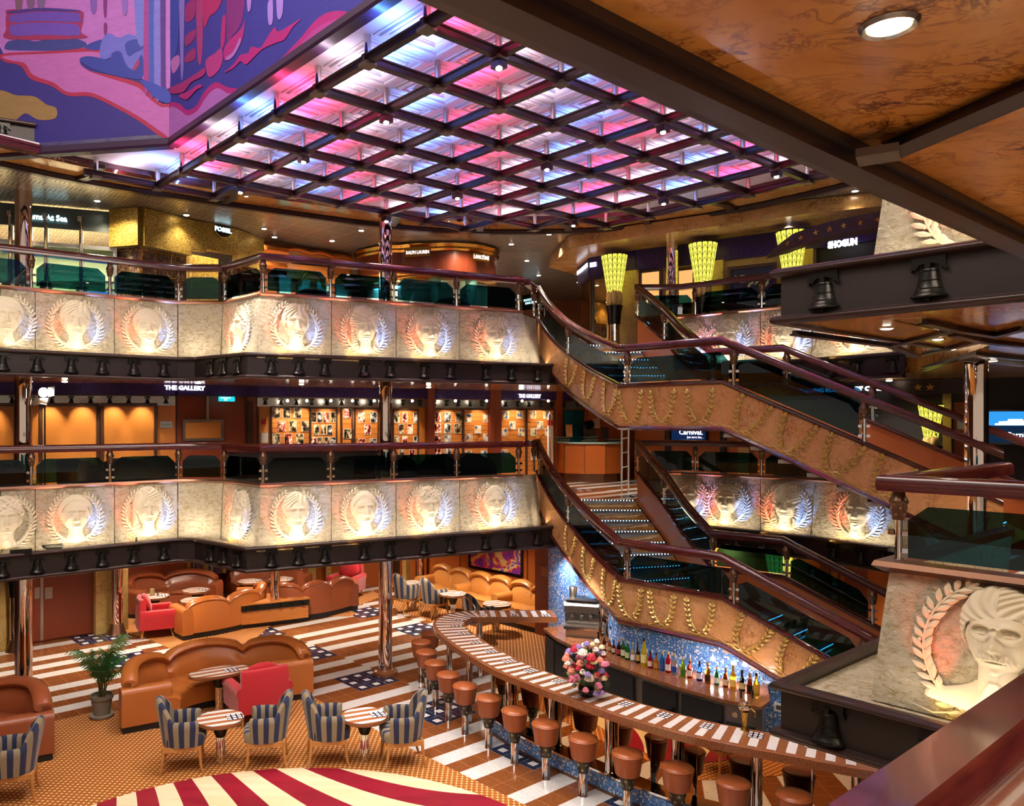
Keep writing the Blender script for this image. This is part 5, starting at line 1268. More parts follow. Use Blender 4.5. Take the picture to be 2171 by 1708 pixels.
for k in range(6):
    p = a_.lerp(b_, (k+.5)/6)-nn*.021; o = bpy.data.objects.new('bell', BELL_ME); C.objects.link(o); o.parent = dv; o.matrix_local = Matrix.Translation(-parent_loc(dv)) @ wall_frame((p.x, p.y, .435), dd) @ Matrix.Scale(.38, 4)
mb = MB(); mb.prism([(a_+dd*.05+nn*.06)[:2], (b_-dd*.05+nn*.06)[:2], (back-nn*.1)[:2]], .006, .1); obj('plinth', mb, M['blackmat'], dv, 20)
def column(label, x, y, r, z0, z1, base=True, cat='column', mat='rosegold', group=None):
    t = thing('brass_column', label, cat, (x, y, z0), 0, group)
    mb = MB(); mb.lathe([(r, .0 if not base else .1), (r, z1-z0)], (0, 0, 0), 32); obj('shaft', mb, M[mat], t, 40, world=False)
    if base:
        mb = MB(); mb.lathe([(0, 0), (r*1.75, 0), (r*1.8, .02), (r*1.8, .06), (r*1.5, .09), (r*1.05, .1), (0, .1)], (0, 0, 0), 32); obj('base', mb, M['terrazzo'], t, 40, world=False)
    return t
cx_ = (817-CXP)/FPX
for z0, z1, nm in ((0, 2.18, 'in the lounge, standing on a blue tile flag'), (D2, 5.08, 'on the middle deck before the photo gallery'), (D3, 8.06, 'on the upper deck left of the perfume kiosk')):
    column('polished brass column %s' % nm, cx_*13.85, 13.85, .118, z0+.001, z1, base=(z0 == 0))
cx_ = (50-CXP)/FPX
for z0, z1, nm in ((0, 2.18, 'at the far left of the lounge beside the brown door'), (D2, 5.08, 'at the far left of the middle deck beside the photo lamp'), (D3, 8.0, 'at the far left of the upper deck by the shop doors')):
    column('polished brass column %s' % nm, cx_*12.6, 12.6, .13, z0+.001, z1, base=(z0 == 0))
column('slim brass column rising from the wooden divider at the rear', -3.1, 17.25, .105, .531, 2.18, False)
cx_ = (1426-CXP)/FPX
column('polished brass column on the upper deck right, between two torch lamps', cx_*15.1, 15.1, .12, D3+.001, 8.0, False)
column('polished brass column on the middle deck right, by the blue screen', 6.45, 9.25, .12, D2+.001, 5.08, False)
column('polished brass column at the rear of the lounge, left of the honey sofas', .05, 20.5, .16, .001, 2.18, False)
# ------------------------------------------------------------------ background walls, shops and gallery
class Wall:
    def __init__(s, a, b): s.a = Vector((a[0], a[1], 0)); s.b = Vector((b[0], b[1], 0)); s.d = (s.b-s.a).normalized(); s.n = Vector((s.d.y, -s.d.x, 0))
    def at(s, px, py): return ray_wall(px, py, s.a, s.b)
    def rect(s, x0, y0, x1, y1, t=.02, off=0.0, mb=None, m=0):     # pixel box seen on the wall -> upright board
        xm = (x0+x1)/2; zt_ = s.at(xm, y0).z; zb_ = s.at(xm, y1).z; A = s.at(x0, y0); B = s.at(x1, y0)
        return s.board(A, B, zb_, zt_, t, off, mb, m)
    def board(s, A, B, zb_, zt_, t=.02, off=0.0, mb=None, m=0):
        mb = mb or MB(); o = s.n*off
        return mb.wallprism([(A.x+o.x, A.y+o.y, zb_), (B.x+o.x, B.y+o.y, zb_), (B.x+o.x, B.y+o.y, zt_), (A.x+o.x, A.y+o.y, zt_)], s.n, t, m)
    def full(s, z0, z1, t=-.1): return MB().wallprism([(s.a.x, s.a.y, z0), (s.b.x, s.b.y, z0), (s.b.x, s.b.y, z1), (s.a.x, s.a.y, z1)], s.n, t)
    def frame(s, x0, y0, x1, y1, w=.05, t=.04, off=0.0):
        xm = (x0+x1)/2; zt_ = s.at(xm, y0).z; zb_ = s.at(xm, y1).z; A = s.at(x0, y0); B = s.at(x1, y0); mb = MB(); d = (B-A); d.z = 0; d.normalize(); A.z = B.z = 0
        s.board(A, A+d*w, zb_, zt_, t, off, mb); s.board(B-d*w, B, zb_, zt_, t, off, mb); s.board(A+d*w, B-d*w, zt_-w, zt_, t, off, mb); s.board(A+d*w, B-d*w, zb_, zb_+w, t, off, mb); return mb
    def text(s, txt, px, py, hpx, mat, name, label, off=.03, depth=.02, parent=None, bold=.0, space=1.0, wpx=None):
        p = s.at(px, py); size = hpx*p.y/FPX/.72; b = text_mb(txt, size, depth, bold=bold, space=space)
        if wpx:
            xs = [v[0] for v in b.v]; k = wpx*p.y/FPX/((max(xs)-min(xs))*abs(s.d.x*1.0-s.d.y*(px-CXP)/FPX)); b.v = [(v[0]*k, v[1], v[2]) for v in b.v]
        b.xf(wall_frame(p+s.n*off, s.d)); o = obj(name, b, mat, parent, 0); return o if parent else tag(o, label, 'sign')
M['wallwarm'] = plain('warm_wall', '#8a4a22', .5); M['darkwall'] = plain('dark_wall', '#1c1614', .5); M['shopwall'] = plain('shop_cream', '#e0cc98', .5)
M['frame'] = plain('umber_frame', '#4c3428', .35, .4); M['steelframe'] = plain('pale_metal_frame', '#a8a49c', .25, .9)
# outer shell of every deck
struct('wall_back', MB().box((-.5, 24.2, 4.1), (29, .2, 8.2)), [M['wallwarm']]); struct('wall_left', MB().box((-12.6, 12, 4.1), (.2, 24, 8.2)), [M['wallwarm']]); struct('wall_right', MB().box((12.6, 12, 4.1), (.2, 24, 8.2)), [M['darkwall']])
# ---------------- lobby walls
wA = Wall(G(-60, 1385)[:2], G(265, 1331)[:2]); struct('wall_lobby_left', wA.full(0, 2.2), [M['redbrown']])
dr = thing('double_door', 'red brown double door with steel edge strip at the far left of the lounge', 'door', wA.at(135, 1350)); dr.location.z = 0
p0, p1, p2 = wA.at(68, 1300), wA.at(85, 1300), wA.at(197, 1300)
mb = MB(); wA.board(wA.at(20, 1300), p1, .03, 2.15, .03, 0, mb); obj('door_leaf', mb, M['redbrown'], dr, 0); mb = MB(); wA.board(p1+wA.d*.05, p2, .03, 2.15, .03, 0, mb); lf = obj('door_leaf', mb, M['redbrown'], dr, 0)
mb = MB(); wA.board(p1, p1+wA.d*.05, .03, 2.15, .035, 0, mb); obj('edge_strip', mb, M['steel'], dr, 0)
for x0, x1 in ((72, 83), (94, 110)):
    mb = wA.rect(x0, 1244, x1, 1268, .045, 0); h_ = obj('handle_plate', mb, M['steel'], lf, 0)
def pilaster(label, x0, x1, W, z0=0, z1=2.2, mat='yellowmarble', t=.18):
    A, B = W.at(x0, 1000), W.at(x1, 1000); A.z = B.z = 0; return solo('marble_pilaster', W.board(A, B, z0+.001, z1, t), M[mat], label, 'pilaster', smooth=0)
pilaster('yellow marble pilaster behind the torch column left of the curtain', 197, 265, wA); pilaster('yellow marble pilaster at the left frame edge of the lounge', -20, 24, wA)
def torch_col(label, px, W, z0, lit=False, nm='torch_lamp', scale=1.0, vase=1.42, zt=2.15, full=True, off=.32, lamp_w=6):
    p = W.at(px, 1000)+W.n*off; t = thing(nm, label, 'torch lamp', (p.x, p.y, z0+.001))
    mb = MB(); mb.lathe([(0, 0), (.2, 0), (.17, .06), (.13, .2), (.12, .22), (0, .22)], (0, 0, 0), 24); obj('base', mb, M['bronzetrim'], t, 40, world=False)
    mb = MB(); mb.lathe([(.12, .2), (.12, vase)], (0, 0, 0), 28); obj('shaft', mb, M['rosegold'], t, 40, world=False)
    mb = MB(); mb.lathe([(.0, vase-.02), (.13, vase-.02), (.15, vase+.2), (.17, vase+.38), (.18, vase+.44), (.15, vase+.44), (0, vase+.3)], (0, 0, 0), 28); obj('vase', mb, M['black'], t, 40, world=False)
    if full: torch_shade(t, vase+.44, scale, lamp_w)
    return t
def torch_mat():
    t = NT('yellow_leaded_glass'); x, y, z = t.sep(t.obj()); an = t.m('ARCTAN2', y, x); u = t.m('MULTIPLY', an, 16/(2*pi)); fu = t.m('ABSOLUTE', t.m('SUBTRACT', t.m('FRACT', u), .5))
    v = t.m('ADD', t.m('MULTIPLY', z, 9), t.m('MULTIPLY', fu, 1.3)); fv = t.m('ABSOLUTE', t.m('SUBTRACT', t.m('FRACT', v), .5)); ln = t.m('MAXIMUM', t.m('GREATER_THAN', fu, .43), t.m('GREATER_THAN', fv, .44))
    n = t.noise(t.obj(), 16, 2); c = t.mix(n, srgb('#d8d018'), srgb('#f8f47c')); c = t.mix(ln, c, srgb('#3a3408')); e = t.n('ShaderNodeEmission'); t.put(e.inputs[0], c); e.inputs[1].default_value = .62
    t.nt.links.new(e.outputs[0], t.out.inputs[0]); return t.mat
M['torch'] = torch_mat()
def torch_shade(t, zc, s, lw, loc=None):
    # flame cup: wide at the top, scalloped ragged lower edge
    mb = MB(); N = 40; rows = []
    for j in range(7):
        f = j/6; row = []
        for i in range(N):
            a = 2*pi*i/N; low = .12*abs(sin(4*a+.5))+.06*sin(3*a); z = low*(1-f)+.74*f; r = .125+.115*(z/.74); row.append((r*cos(a)*s, r*sin(a)*s, zc+.1+z*s))
        rows.append(row)
    vs = [p for r in rows for p in r]; mb.add(vs, [(j*N+i, j*N+(i+1) % N, (j+1)*N+(i+1) % N, (j+1)*N+i) for j in range(6) for i in range(N)])
    o = obj('lamp_shade', mb, M['torch'], t, 60, world=False); o.location = (0, 0, 0)
    mb = MB(); mb.lathe([(.24*s, zc+.1+.74*s), (.246*s, zc+.11+.74*s), (.24*s, zc+.12+.74*s)], (0, 0, 0), 30); obj('rim', mb, M['black'], t, 50, world=False)
    mb = MB()
    for k in range(7):
        a = k*2*pi/7; mb.ball((.09*s*cos(a), .09*s*sin(a), zc+.06*s), (.07*s, .07*s, .16*s), 8, 6)
    obj('stone_flame', mb, M['yellowmarble'], t, 50, world=False)
    q = parent_loc(t); lamp('POINT', 'torch_glow', (q.x, q.y, q.z+zc+.45*s), lw, (1, .92, .3), size=.12)
torch_col('black vase on a brass torch column, cut by the balcony, left of the rear sofa', 236, wA, 0, full=False, vase=1.66)
torch_col('yellow torch flame above a black vase at the left frame edge of the lounge', 26, wA, 0, full=False, vase=1.05)
mb = MB(); mb.ball((0, 0, 0), (.12, .12, .2), 10, 8)
solo('torch_flame', mb, M['torch'], 'small yellow glass flame at the left frame edge above a black vase', 'torch lamp', loc=tuple(wA.at(30, 1233)+wA.n*.4))
wB = Wall(G(265, 1300)[:2], (-4.9, 20.3)); struct('wall_lobby_rear_left', wB.full(0, 2.2), [M['redbrown']])
wC = Wall((-4.9, 20.3), (-.9, 21.4)); struct('wall_lobby_rear', wC.full(0, 2.2), [M['orange']])
wD = Wall((-.9, 21.4), (.42, 20.4)); struct('wall_lobby_rear_middle', wD.full(0, 2.2), [M['orange']])
wE = Wall((.42, 20.4), (3.4, 17.0)); struct('wall_lobby_rear_right', wE.full(0, 2.2), [M['orange']])
mb = MB(); n_ = 60; rows = []
ca, cb_ = Vector((-6.2, 19.15, 0)), Vector((-4.2, 19.95+.3, 0)); dc = (cb_-ca)/n_; nc = Vector((dc.y, -dc.x, 0)).normalized()
for z in (.6, 2.19): rows.append([tuple(ca+dc*i+nc*(.05+.045*sin(i*1.25)+.02*sin(i*2.9))+Vector((0, 0, z))) for i in range(n_+1)])
mb.grid(rows); t_ = NT('striped_curtain'); x, y, z = t_.sep(t_.obj()); ff = t_.m('FRACT', t_.m('MULTIPLY', x, 2.6)); M['curtain'] = t_.pbr(t_.ramp(ff, [(0, srgb('#5a3a4c')), (.3, srgb('#8c6c34')), (.42, srgb('#a8864a')), (.55, srgb('#4a3440')), (.7, srgb('#8c8078')), (.8, srgb('#5a3a4c'))], 'CONSTANT'), .6)
solo('window_curtain', mb, M['curtain'], 'draped purple and gold striped curtain behind the rear left sofas', 'curtain', smooth=60)
pilaster('pale marble pilaster at the rear between two orange wall panels', 648, 668, wC); pilaster('pale marble pilaster right of the brass column at the rear', 690, 700, wC)
for x in (757,): mb = MB(); wC.rect(x, 1180, x+4, 1246, .01, .0, mb); solo('wall_strip', mb, M['steel'], 'narrow steel joint strip in the orange rear wall of the lounge', 'strip', smooth=0)
mb = MB(); wD.rect(835, 1150, 848, 1232, .05, 0, mb); ld = solo('service_door', mb, M['frame'], 'dark narrow service door at the rear, right of the brass column', 'door', smooth=0)
mb = MB(); wD.rect(838, 1215, 843, 1221, .06, 0, mb); solo('wall_switch', mb, M['white'], 'white switch plate on the dark service door frame', 'switch', smooth=0)
pilaster('pale marble pilaster left of the honey sofas', 862, 870, wD)
for px in (975, 1118):
    mb = MB(); a = wE.at(px, 1200); a.z = 0; wE.board(a, a+wE.d*.02, 0, 2.2, .01, 0, mb); solo('wall_joint', mb, M['darkwall'], 'dark vertical joint in the orange wall behind the honey sofas, %s of the painting' % ('left' if px < 1000 else 'right end'), 'strip', smooth=0)
pa = thing('framed_painting', 'dark framed abstract painting in purple, pink and yellow above the honey sofas', 'painting', wE.at(1050, 1200))
obj('frame', wE.frame(996, 1085, 1110, 1212, .05, .05), M['black'], pa, 0)
t_ = NT('abstract_canvas'); wv = t_.noise(t_.obj(), 2.2, 3, .5, 1.5); M['canvas'] = t_.pbr(t_.ramp(wv, [(0, srgb('#6a2a9c')), (.38, srgb('#8c2a8c')), (.45, srgb('#c82a6c')), (.5, srgb('#e0a030')), (.55, srgb('#e8c888')), (.6, srgb('#8848b0')), (.7, srgb('#40309c'))], 'CONSTANT'), .5)
obj('canvas', wE.rect(1000, 1090, 1106, 1208, .03), M['canvas'], pa, 0)
# right end pier by the mosaic with an ashtray box
pr = V(1164, 1250, 16.1); mb = MB(); mb.box((pr.x-.02, 16.3, 1.1), (.14, .5, 2.19), TH); solo('wall_pier', mb, M['redbrown'], 'red brown pier at the right end of the honey sofas beside the blue mosaic', 'pier', smooth=0)
p = V(1160, 1212, 15.9); mb = MB(); mb.box((p.x, p.y, p.z), (.16, .16, .16), TH); mb.box((p.x, p.y, p.z+.09), (.2, .2, .03), TH); solo('wall_sconce', mb, M['bronzetrim'], 'small bronze box sconce on the pier by the blue mosaic', 'sconce', smooth=0)
# lobby right, glimpsed through the lower stair glass
wF = Wall((3.3, 17.6), (9.6, 13.4)); struct('wall_lobby_right', wF.full(0, 2.2), [M['orange']])
for k, (x0, y0, x1, y1) in enumerate(((1714, 1200, 1732, 1250), (1757, 1184, 1782, 1246), (1757, 1255, 1782, 1300))):
    t = thing('framed_print', 'small framed print in the lobby seen through the lower stair rails, %s' % ('left one', 'upper right one', 'lower right one')[k], 'picture', wF.at((x0+x1)/2, y0)); obj('frame', wF.frame(x0, y0, x1, y1, .05, .04), M['gold'], t, 0); obj('mat_board', wF.rect(x0+3, y0+3, x1-3, y1-3, .02), M['white'], t, 0); obj('print', wF.rect(x0+7, y0+12, x1-7, y1-12, .025), M['marble'], t, 0)
for x0, x1, nm in ((1790, 1840, 'right'), (1738, 1752, 'middle')): solo('wall_door', wF.rect(x0, 1165, x1, 1330, .03), M['redbrown'], 'plain red brown door leaf in the lobby wall at right, %s one' % nm, 'door', smooth=0)
torch_col('yellow torch lamp in the lobby seen through the lower staircase rails', 1658, wF, 0, vase=.62, scale=1.0, lamp_w=3)
# ---------------- middle deck: the gallery
def PX(px, Y): return (Vector(((px-CXP)/FPX*Y, Y)))
gp = [PX(-80, 14.8), PX(372, 15.6), PX(545, 16.6), PX(800, 17.6), PX(906, 18.1), PX(1032, 18.9), PX(1180, 19.9), PX(1345, 20.6)]
GW = [Wall(a, b) for a, b in zip(gp, gp[1:])]
gm = ['orangewarm', 'redbrown', 'orangewarm', 'orangewarm', 'orangewarm', 'orangewarm', 'orange']
for k, (W_, m_) in enumerate(zip(GW, gm)): struct('wall_gallery_%d' % (k+1), W_.full(D2, 5.1), [M[m_]])
for k, W_ in enumerate(GW):
    x0, x1 = CXP+FPX*W_.a.x/W_.a.y, CXP+FPX*W_.b.x/W_.b.y; mb = MB(); W_.board(W_.a, W_.b, 4.88-.0, 5.1, .12, 0, mb); solo('gallery_fascia', mb, M['purple'], 'purple sparkle fascia over the gallery wall, %s section from the left' % ORD[k], 'fascia', smooth=0)
    if k != 1:
        mb = MB(); W_.board(W_.a, W_.b, 4.68, 4.86, .03, 0, mb); t = thing('bell_frieze', 'pale metal frieze with little bells over the gallery boards, %s section' % ORD[k], 'frieze', W_.a); obj('frieze_board', mb, M['steelframe'], t, 0)
        L_ = (W_.b-W_.a).length; n_ = int(L_/.32)
        for i in range(n_):
            p = W_.a+W_.d*(L_*(i+.5)/n_)+W_.n*.032; o = bpy.data.objects.new('bell', BELL_ME); C.objects.link(o); o.parent = t; o.matrix_local = Matrix.Translation(-parent_loc(t)) @ wall_frame((p.x, p.y, 4.775), W_.d) @ Matrix.Scale(.52, 4)
GW[1].text('THE GALLERY', 387, 823, 9, M['signwhite'], 'gallery_sign', 'white lit letters THE GALLERY on the left purple fascia', off=.14, wpx=86, bold=.006)
GW[5].text('THE GALLERY', 1116, 840, 8, M['signwhite'], 'gallery_sign', 'small white letters THE GALLERY over the right photo boards', off=.14, wpx=47, bold=.004)
# left honey panels with frames and picture lights
W0 = GW[0]
for k, (x0, x1) in enumerate(((-70, 38), (84, 212), (214, 334))):
    t = thing('wall_display_board', 'empty honey coloured display panel on the left gallery wall, %s' % ('at the frame edge', 'left of the pair', 'right of the pair')[k], 'display panel', W0.at((x0+x1)/2, 950)); obj('frame', W0.frame(x0, 854, x1, 1055, .06, .05), M['frame'], t, 0)
    mb = W0.rect(x0+6, 860, x1-6, 1050, .02); obj('panel', mb, M['orangewarm'], t, 0)
pl_ = [(-20, 0), (60, 0), (100, 0), (175, 0), (235, 0), (262, 0), (308, 0)]
for px in (-20, 105, 175, 240, 300):
    p = W0.at(px, 843)+W0.n*.4; lamp('SPOT', 'picture_light', tuple(p+Vector((0, 0, .03))), 26, (1, .8, .5), aim=tuple(W0.at(px, 905)), size=.03, spot=62, blend=.8)
mb = W0.rect(340, 893, 366, 907, .02); s_ = solo('wall_plaque', mb, M['steelframe'], 'small octagonal direction plaque right of the honey panels', 'plaque', smooth=0)
W0.text('GALLERY ATRIUM', 353, 900, 3, M['black'], 'lettering', '', off=.022, depth=.004, parent=s_, wpx=20)
# brown bay with board and exit sign
W1 = GW[1]
t = thing('notice_board', 'blank honey coloured notice board in a metal frame in the brown bay', 'notice board', W1.at(427, 912)); obj('frame', W1.frame(384, 889, 470, 934, .05, .05, .05), M['steelframe'], t, 0); obj('board', W1.rect(388, 893, 466, 930, .03, .05), M['orangewarm'], t, 0); obj('hanger', W1.rect(436, 840, 441, 890, .03, .02), M['steel'], t, 0)
mb = W1.rect(455, 841, 488, 851, .04, .2); M['exitcyan'] = glow('exit_sign_teal', '#18a8b0', 1.0); t = solo('exit_sign', mb, M['exitcyan'], 'teal emergency exit sign hanging at the brown bay', 'sign', smooth=0); W1.text('EMERGENCY\nEXIT', 469, 846, 3, M['signwhite'], 'lettering', '', off=.245, depth=.004, parent=t, wpx=22)
for px in (372, 520, 545): a = W1.at(px, 900); a.z = 0; mb = MB(); W1.board(a, a+W1.d*.03, D2, 4.9, .03, 0, mb); solo('wall_joint', mb, M['frame'], 'umber joint strip in the brown bay of the middle deck, %s' % {372: 'left end', 520: 'right part', 545: 'right end'}[px], 'strip', smooth=0)
solo('double_door_strip', W1.rect(524, 850, 536, 1030, .03), M['frame'], 'dark door edge at the right end of the brown bay', 'door', smooth=0)
# slat wall photo boards
def slat_mat():
    t = NT('honey_slat_wall'); x, y, z = t.sep(t.obj()); f = t.m('FRACT', t.m('MULTIPLY', z, 9.5)); n = t.noise(t.map(t.obj(), (3, 3, 30)), 2, 3)
    return t.pbr(t.mix(t.m('LESS_THAN', f, .09), t.mix(n, srgb('#b4682a'), srgb('#cc8440')), srgb('#7a3c14')), .35)
M['slat'] = slat_mat()
def photo_mat(k):
    r_ = random.Random(k); t = NT('photo_print'); n = t.noise(t.map(t.obj(), (1, 1, .8), loc=(k*3.1, 0, k)), 11, 2, .6)
    pal = [('#14100c', '#5a4a34', '#d8c8a8'), ('#1a1412', '#b03028', '#e8e0d8'), ('#101014', '#707074', '#e0e0e0'), ('#2858a0', '#d8b040', '#c8d0e0')][k % 4]
    return t.pbr(t.ramp(n, [(.4, srgb(pal[0])), (.5, srgb(pal[1])), (.62, srgb(pal[2]))]), .2)
PHM = [photo_mat(k) for k in range(4)]
def board_photos(bi, W, x0, x1, y0, y1, rows, name, mat4):
    t = thing('photo_board', 'honey slat wall board for photo prints, %s' % name, 'display board', W.at((x0+x1)/2, 950)); obj('slats', W.rect(x0, y0, x1, y1, .03), M['slat'], t, 0); obj('frame', W.frame(x0-2, y0-2, x1+2, y1, .03, .05), M['frame'], t, 0)
    for r, (y, xs, w, h) in enumerate(rows):
        for i, x in enumerate(xs):
            mi = mat4[(r*3+i) % len(mat4)]; mb = W.rect(x-w/2-.6, y-h/2-.8, x+w/2+.6, y+h/2+.8, .01, .032); W.rect(x-w/2, y-h/2, x+w/2, y+h/2, .002, .042, mb, 1)
            pos = ORD[i] if len(xs) > 1 else 'only'
            solo('photo_print', mb, [M['white'], PHM[mi]], 'photo print on the %s, %s row, %s from left' % (name, ORD[r], pos), 'photo', 'gallery photo prints', 0)
cg = lambda x, y: (540+x*.2597, 810+y*.2597)
W2, W3, W4, W5 = GW[2], GW[3], GW[4], GW[5]
board_photos(0, W2, 575, 655, 863, 1030, [(875, (585, 607, 630), 15, 21), (903, (597, 620, 646), 15, 21), (930, (585, 610, 635), 15, 21), (958, (592, 622), 15, 21)], 'first gallery board', [0, 0, 0, 1])
board_photos(1, W2, 658, 712, 865, 1030, [(884, (664, 677, 691, 706), 10, 20), (911, (670, 685, 698), 10, 20), (936, (664, 678, 692, 705), 10, 18), (985, (670, 690), 10, 18)], 'second gallery board', [0, 2, 1, 0])
board_photos(2, W2, 724, 745, 865, 1030, [(876, (736,), 15, 19), (919, (736,), 15, 19)], 'third narrow gallery board', [1, 0])
board_photos(3, W2, 752, 800, 866, 1030, [(884, (765, 791), 13, 20), (910, (778,), 13, 20), (938, (766, 790), 13, 16)], 'fourth gallery board', [1, 2, 0])
board_photos(4, W3, 833, 884, 868, 1030, [(885, (840, 857, 881), 10, 20), (909, (849, 868), 10, 20), (934, (839, 857, 881), 10, 18), (962, (850, 872), 10, 18)], 'fifth gallery board', [0, 1, 2])
board_photos(5, W4, 917, 978, 868, 1030, [(884, (926, 947, 971), 13, 19), (908, (926, 947, 968), 13, 19), (931, (926, 947), 13, 18), (958, (926, 948), 13, 18)], 'sixth gallery board', [1, 2, 0])
board_photos(6, W4, 982, 1036, 868, 1030, [(886, (992, 1029), 12, 15), (910, (1011,), 12, 15), (927, (993, 1029), 12, 15), (963, (992, 1024), 12, 15)], 'seventh gallery board with car photos', [3])
board_photos(7, W5, 1058, 1112, 868, 1030, [(879, (1071, 1100), 12, 15), (901, (1084,), 12, 15), (916, (1067, 1103), 12, 15), (961, (1068,), 12, 15)], 'eighth gallery board with car photos', [3])
board_photos(8, W5, 1116, 1172, 868, 1030, [(879, (1128, 1156), 12, 15), (901, (1143,), 12, 15), (916, (1129, 1160), 12, 15), (966, (1130,), 12, 15)], 'ninth gallery board with car photos', [3])
for k, (W_, px) in enumerate(((W2, 600), (W2, 640), (W2, 690), (W2, 735), (W2, 780), (W3, 858), (W4, 945), (W4, 1010), (W5, 1085), (W5, 1140))):
    p = W_.at(px, 853)+W_.n*.42; lamp('SPOT', 'gallery_light', tuple(p), 30, (1, .82, .55), aim=tuple(W_.at(px, 905)), size=.03, spot=75, blend=.8)
    f = MB().ball(tuple(p+Vector((0, 0, .03))), .03, 8, 5); f.tube([p+Vector((0, 0, .05)), p-W_.n*.3+Vector((0, 0, .07))], .008, 6, 1); solo('gallery_spotlight', f, [M['bulb'], M['steel']], 'small gallery spotlight under the purple fascia, %s from the left' % ORD[k], 'spotlight')
for k, (W_, px) in enumerate(((W3, 818), (W4, 909), (W4, 1040), (W5, 1050), (W5, 1180))):
    a = W_.at(px, 900); a.z = 0; mb = MB(); W_.board(a-W_.d*.1, a+W_.d*.08, D2, 5.1, .14, 0, mb); solo('gallery_pier', mb, M['redbrown'], 'brown timber pier between the gallery boards, %s from the left' % ORD[k], 'pier', smooth=0)
fa = W2.rect(554, 888, 563, 899, .06); solo('fire_alarm', fa, plain('alarm_red', '#b01818', .4), 'red fire alarm box left of the first gallery board', 'alarm', smooth=0)
fa = W2.rect(552, 917, 567, 938, .1); solo('wall_phone', fa, M['white'], 'white wall phone below the red fire alarm', 'phone', smooth=0)
# long dark console counter behind the front glass, with papers and screens
pa_, pb_ = V(480, 965, 14.6), V(800, 965, 15.4); mb = MB(); W_ = Wall(pa_[:2], pb_[:2]); W_.board(W_.a, W_.b, D2+.001, D2+.88, -.5, 0, mb); t = thing('reception_counter', 'long black counter with wooden top behind the middle balcony glass', 'counter', W_.a+Vector((0, 0, D2))); obj('body', mb, M['blackmat'], t, 0)
mb = MB(); W_.board(W_.a-W_.d*.05, W_.b+W_.d*.05, D2+.88, D2+.92, -.55, .03, mb); obj('counter_top', mb, M['mahog'], t, 0)
for k, (px, w_, nm) in enumerate(((600, .3, 'pile of papers'), (655, .12, 'small terminal'), (690, .3, 'silver laptop'), (765, .5, 'flat screen'))):
    p = W_.at(px, 950); mb = MB(); mb.box((p.x, p.y+.28, D2+.95), (w_, .2, .05 if k < 2 else .1), atan2(W_.d.y, W_.d.x)); solo('desk_item', mb, M['steelframe'] if k != 1 else M['black'], '%s on the black middle deck counter' % nm, 'desk item', smooth=0)
# dark club chairs behind the glass
M['clubred'] = plain('crimson_piping', '#b01828', .7); M['clubdark'] = plain('charcoal_upholstery', '#1c1a1c', .8); M['clubyel'] = plain('yellow_stripe', '#d8b040', .7)
def club(label, x, y, ang, dz=D2):
    t = thing('tub_chair', label, 'armchair', (x, y, dz+.001), ang)
    mb = MB(); vs = []; N = 18
    for i in range(N+1):
        a = radians(-110+220*i/N); top = .5+.38*max(0, cos(a*.8))**.8; vs += [(-cos(a)*.36, sin(a)*.36, .0), (-cos(a)*.4, sin(a)*.4, top), (-cos(a)*.3, sin(a)*.3, top), (-cos(a)*.28, sin(a)*.28, .0)]
    mb.add(vs, [(i*4+j, i*4+(j+1) % 4, (i+1)*4+(j+1) % 4, (i+1)*4+j) for i in range(N) for j in range(4)]+[(3, 2, 1, 0), tuple(range(N*4, N*4+4))]); obj('shell', mb, M['clubdark'], t, 50, world=False, fix=True)
    mb = MB(); mb.lathe([(0, .1), (.3, .1), (.32, .4), (.28, .46), (0, .47)], (0, 0, 0), 20); obj('seat', mb, M['clubred'], t, 50, world=False)
    mb = MB()
    for s_ in (-1, 1): mb.ball((.16, s_*.34, .52), (.1, .06, .06), 10, 6)
    obj('arm_roll', mb, M['clubyel'], t, 50, world=False)
for k, (px, Y, a, nm) in enumerate(((175, 13.1, 80, 'second from the left'), (270, 13.4, 95, 'third from the left'), (330, 13.8, 100, 'fourth from the left'), (20, 12.6, 70, 'at the left frame edge'), (840, 14.9, 80, 'just right of the brass column'), (925, 15.1, 120, 'by the sixth board'), (1010, 15.4, 60, 'near the balcony end'))):
    q = PX(px, Y); club('dark tub chair behind the middle left balcony glass, %s' % nm, q.x, q.y, radians(a))
for k, (px, Y, nm) in enumerate(((665, 14.3, 'left'), (955, 15.3, 'right'))):
    q = PX(px, Y); club('dark tub chair behind the upper left balcony glass, %s of two' % nm, q.x, q.y, radians(90), D3)
# photographer's lamp on a stand
q = PX(95, 12.4); ls = thing('studio_lamp', 'photographic studio lamp with barn doors burning on a black stand at left', 'lamp', (q.x, q.y, D2+.001)); zh = V(98, 832, 12.4).z-D2
mb = MB(); mb.tube([(0, 0, .25), (0, 0, zh-.12)], .013, 8)
for k in range(3): a = k*2*pi/3+.4; mb.tube([(0, 0, .35), (cos(a)*.4, sin(a)*.4, 0.01)], .01, 6)
obj('stand', mb, M['black'], ls, 40, world=False)
mb = MB(); mb.box((.0, .04, zh), (.16, .14, .16), -.25); obj('lamp_head', mb, M['black'], ls, 20, world=False)
obj('bulb', MB().ball((0, -.05, zh), (.075, .03, .075), 14, 8), glow('studio_bulb', '#fff8ec', 12), ls, 60, world=False)
mb = MB(); mb.wallprism([(.08, -.06, zh+.08), (.08, -.06, zh-.07), (.24, -.2, zh-.06), (.24, -.2, zh+.1)], (1, 0, 0), .004); mb.wallprism([(-.09, -.06, zh-.09), (.08, -.06, zh-.09), (.12, -.18, zh-.2), (-.13, -.18, zh-.16)], (0, 0, 1), .004); obj('barn_door', mb, M['steelframe'], ls, 0, world=False)
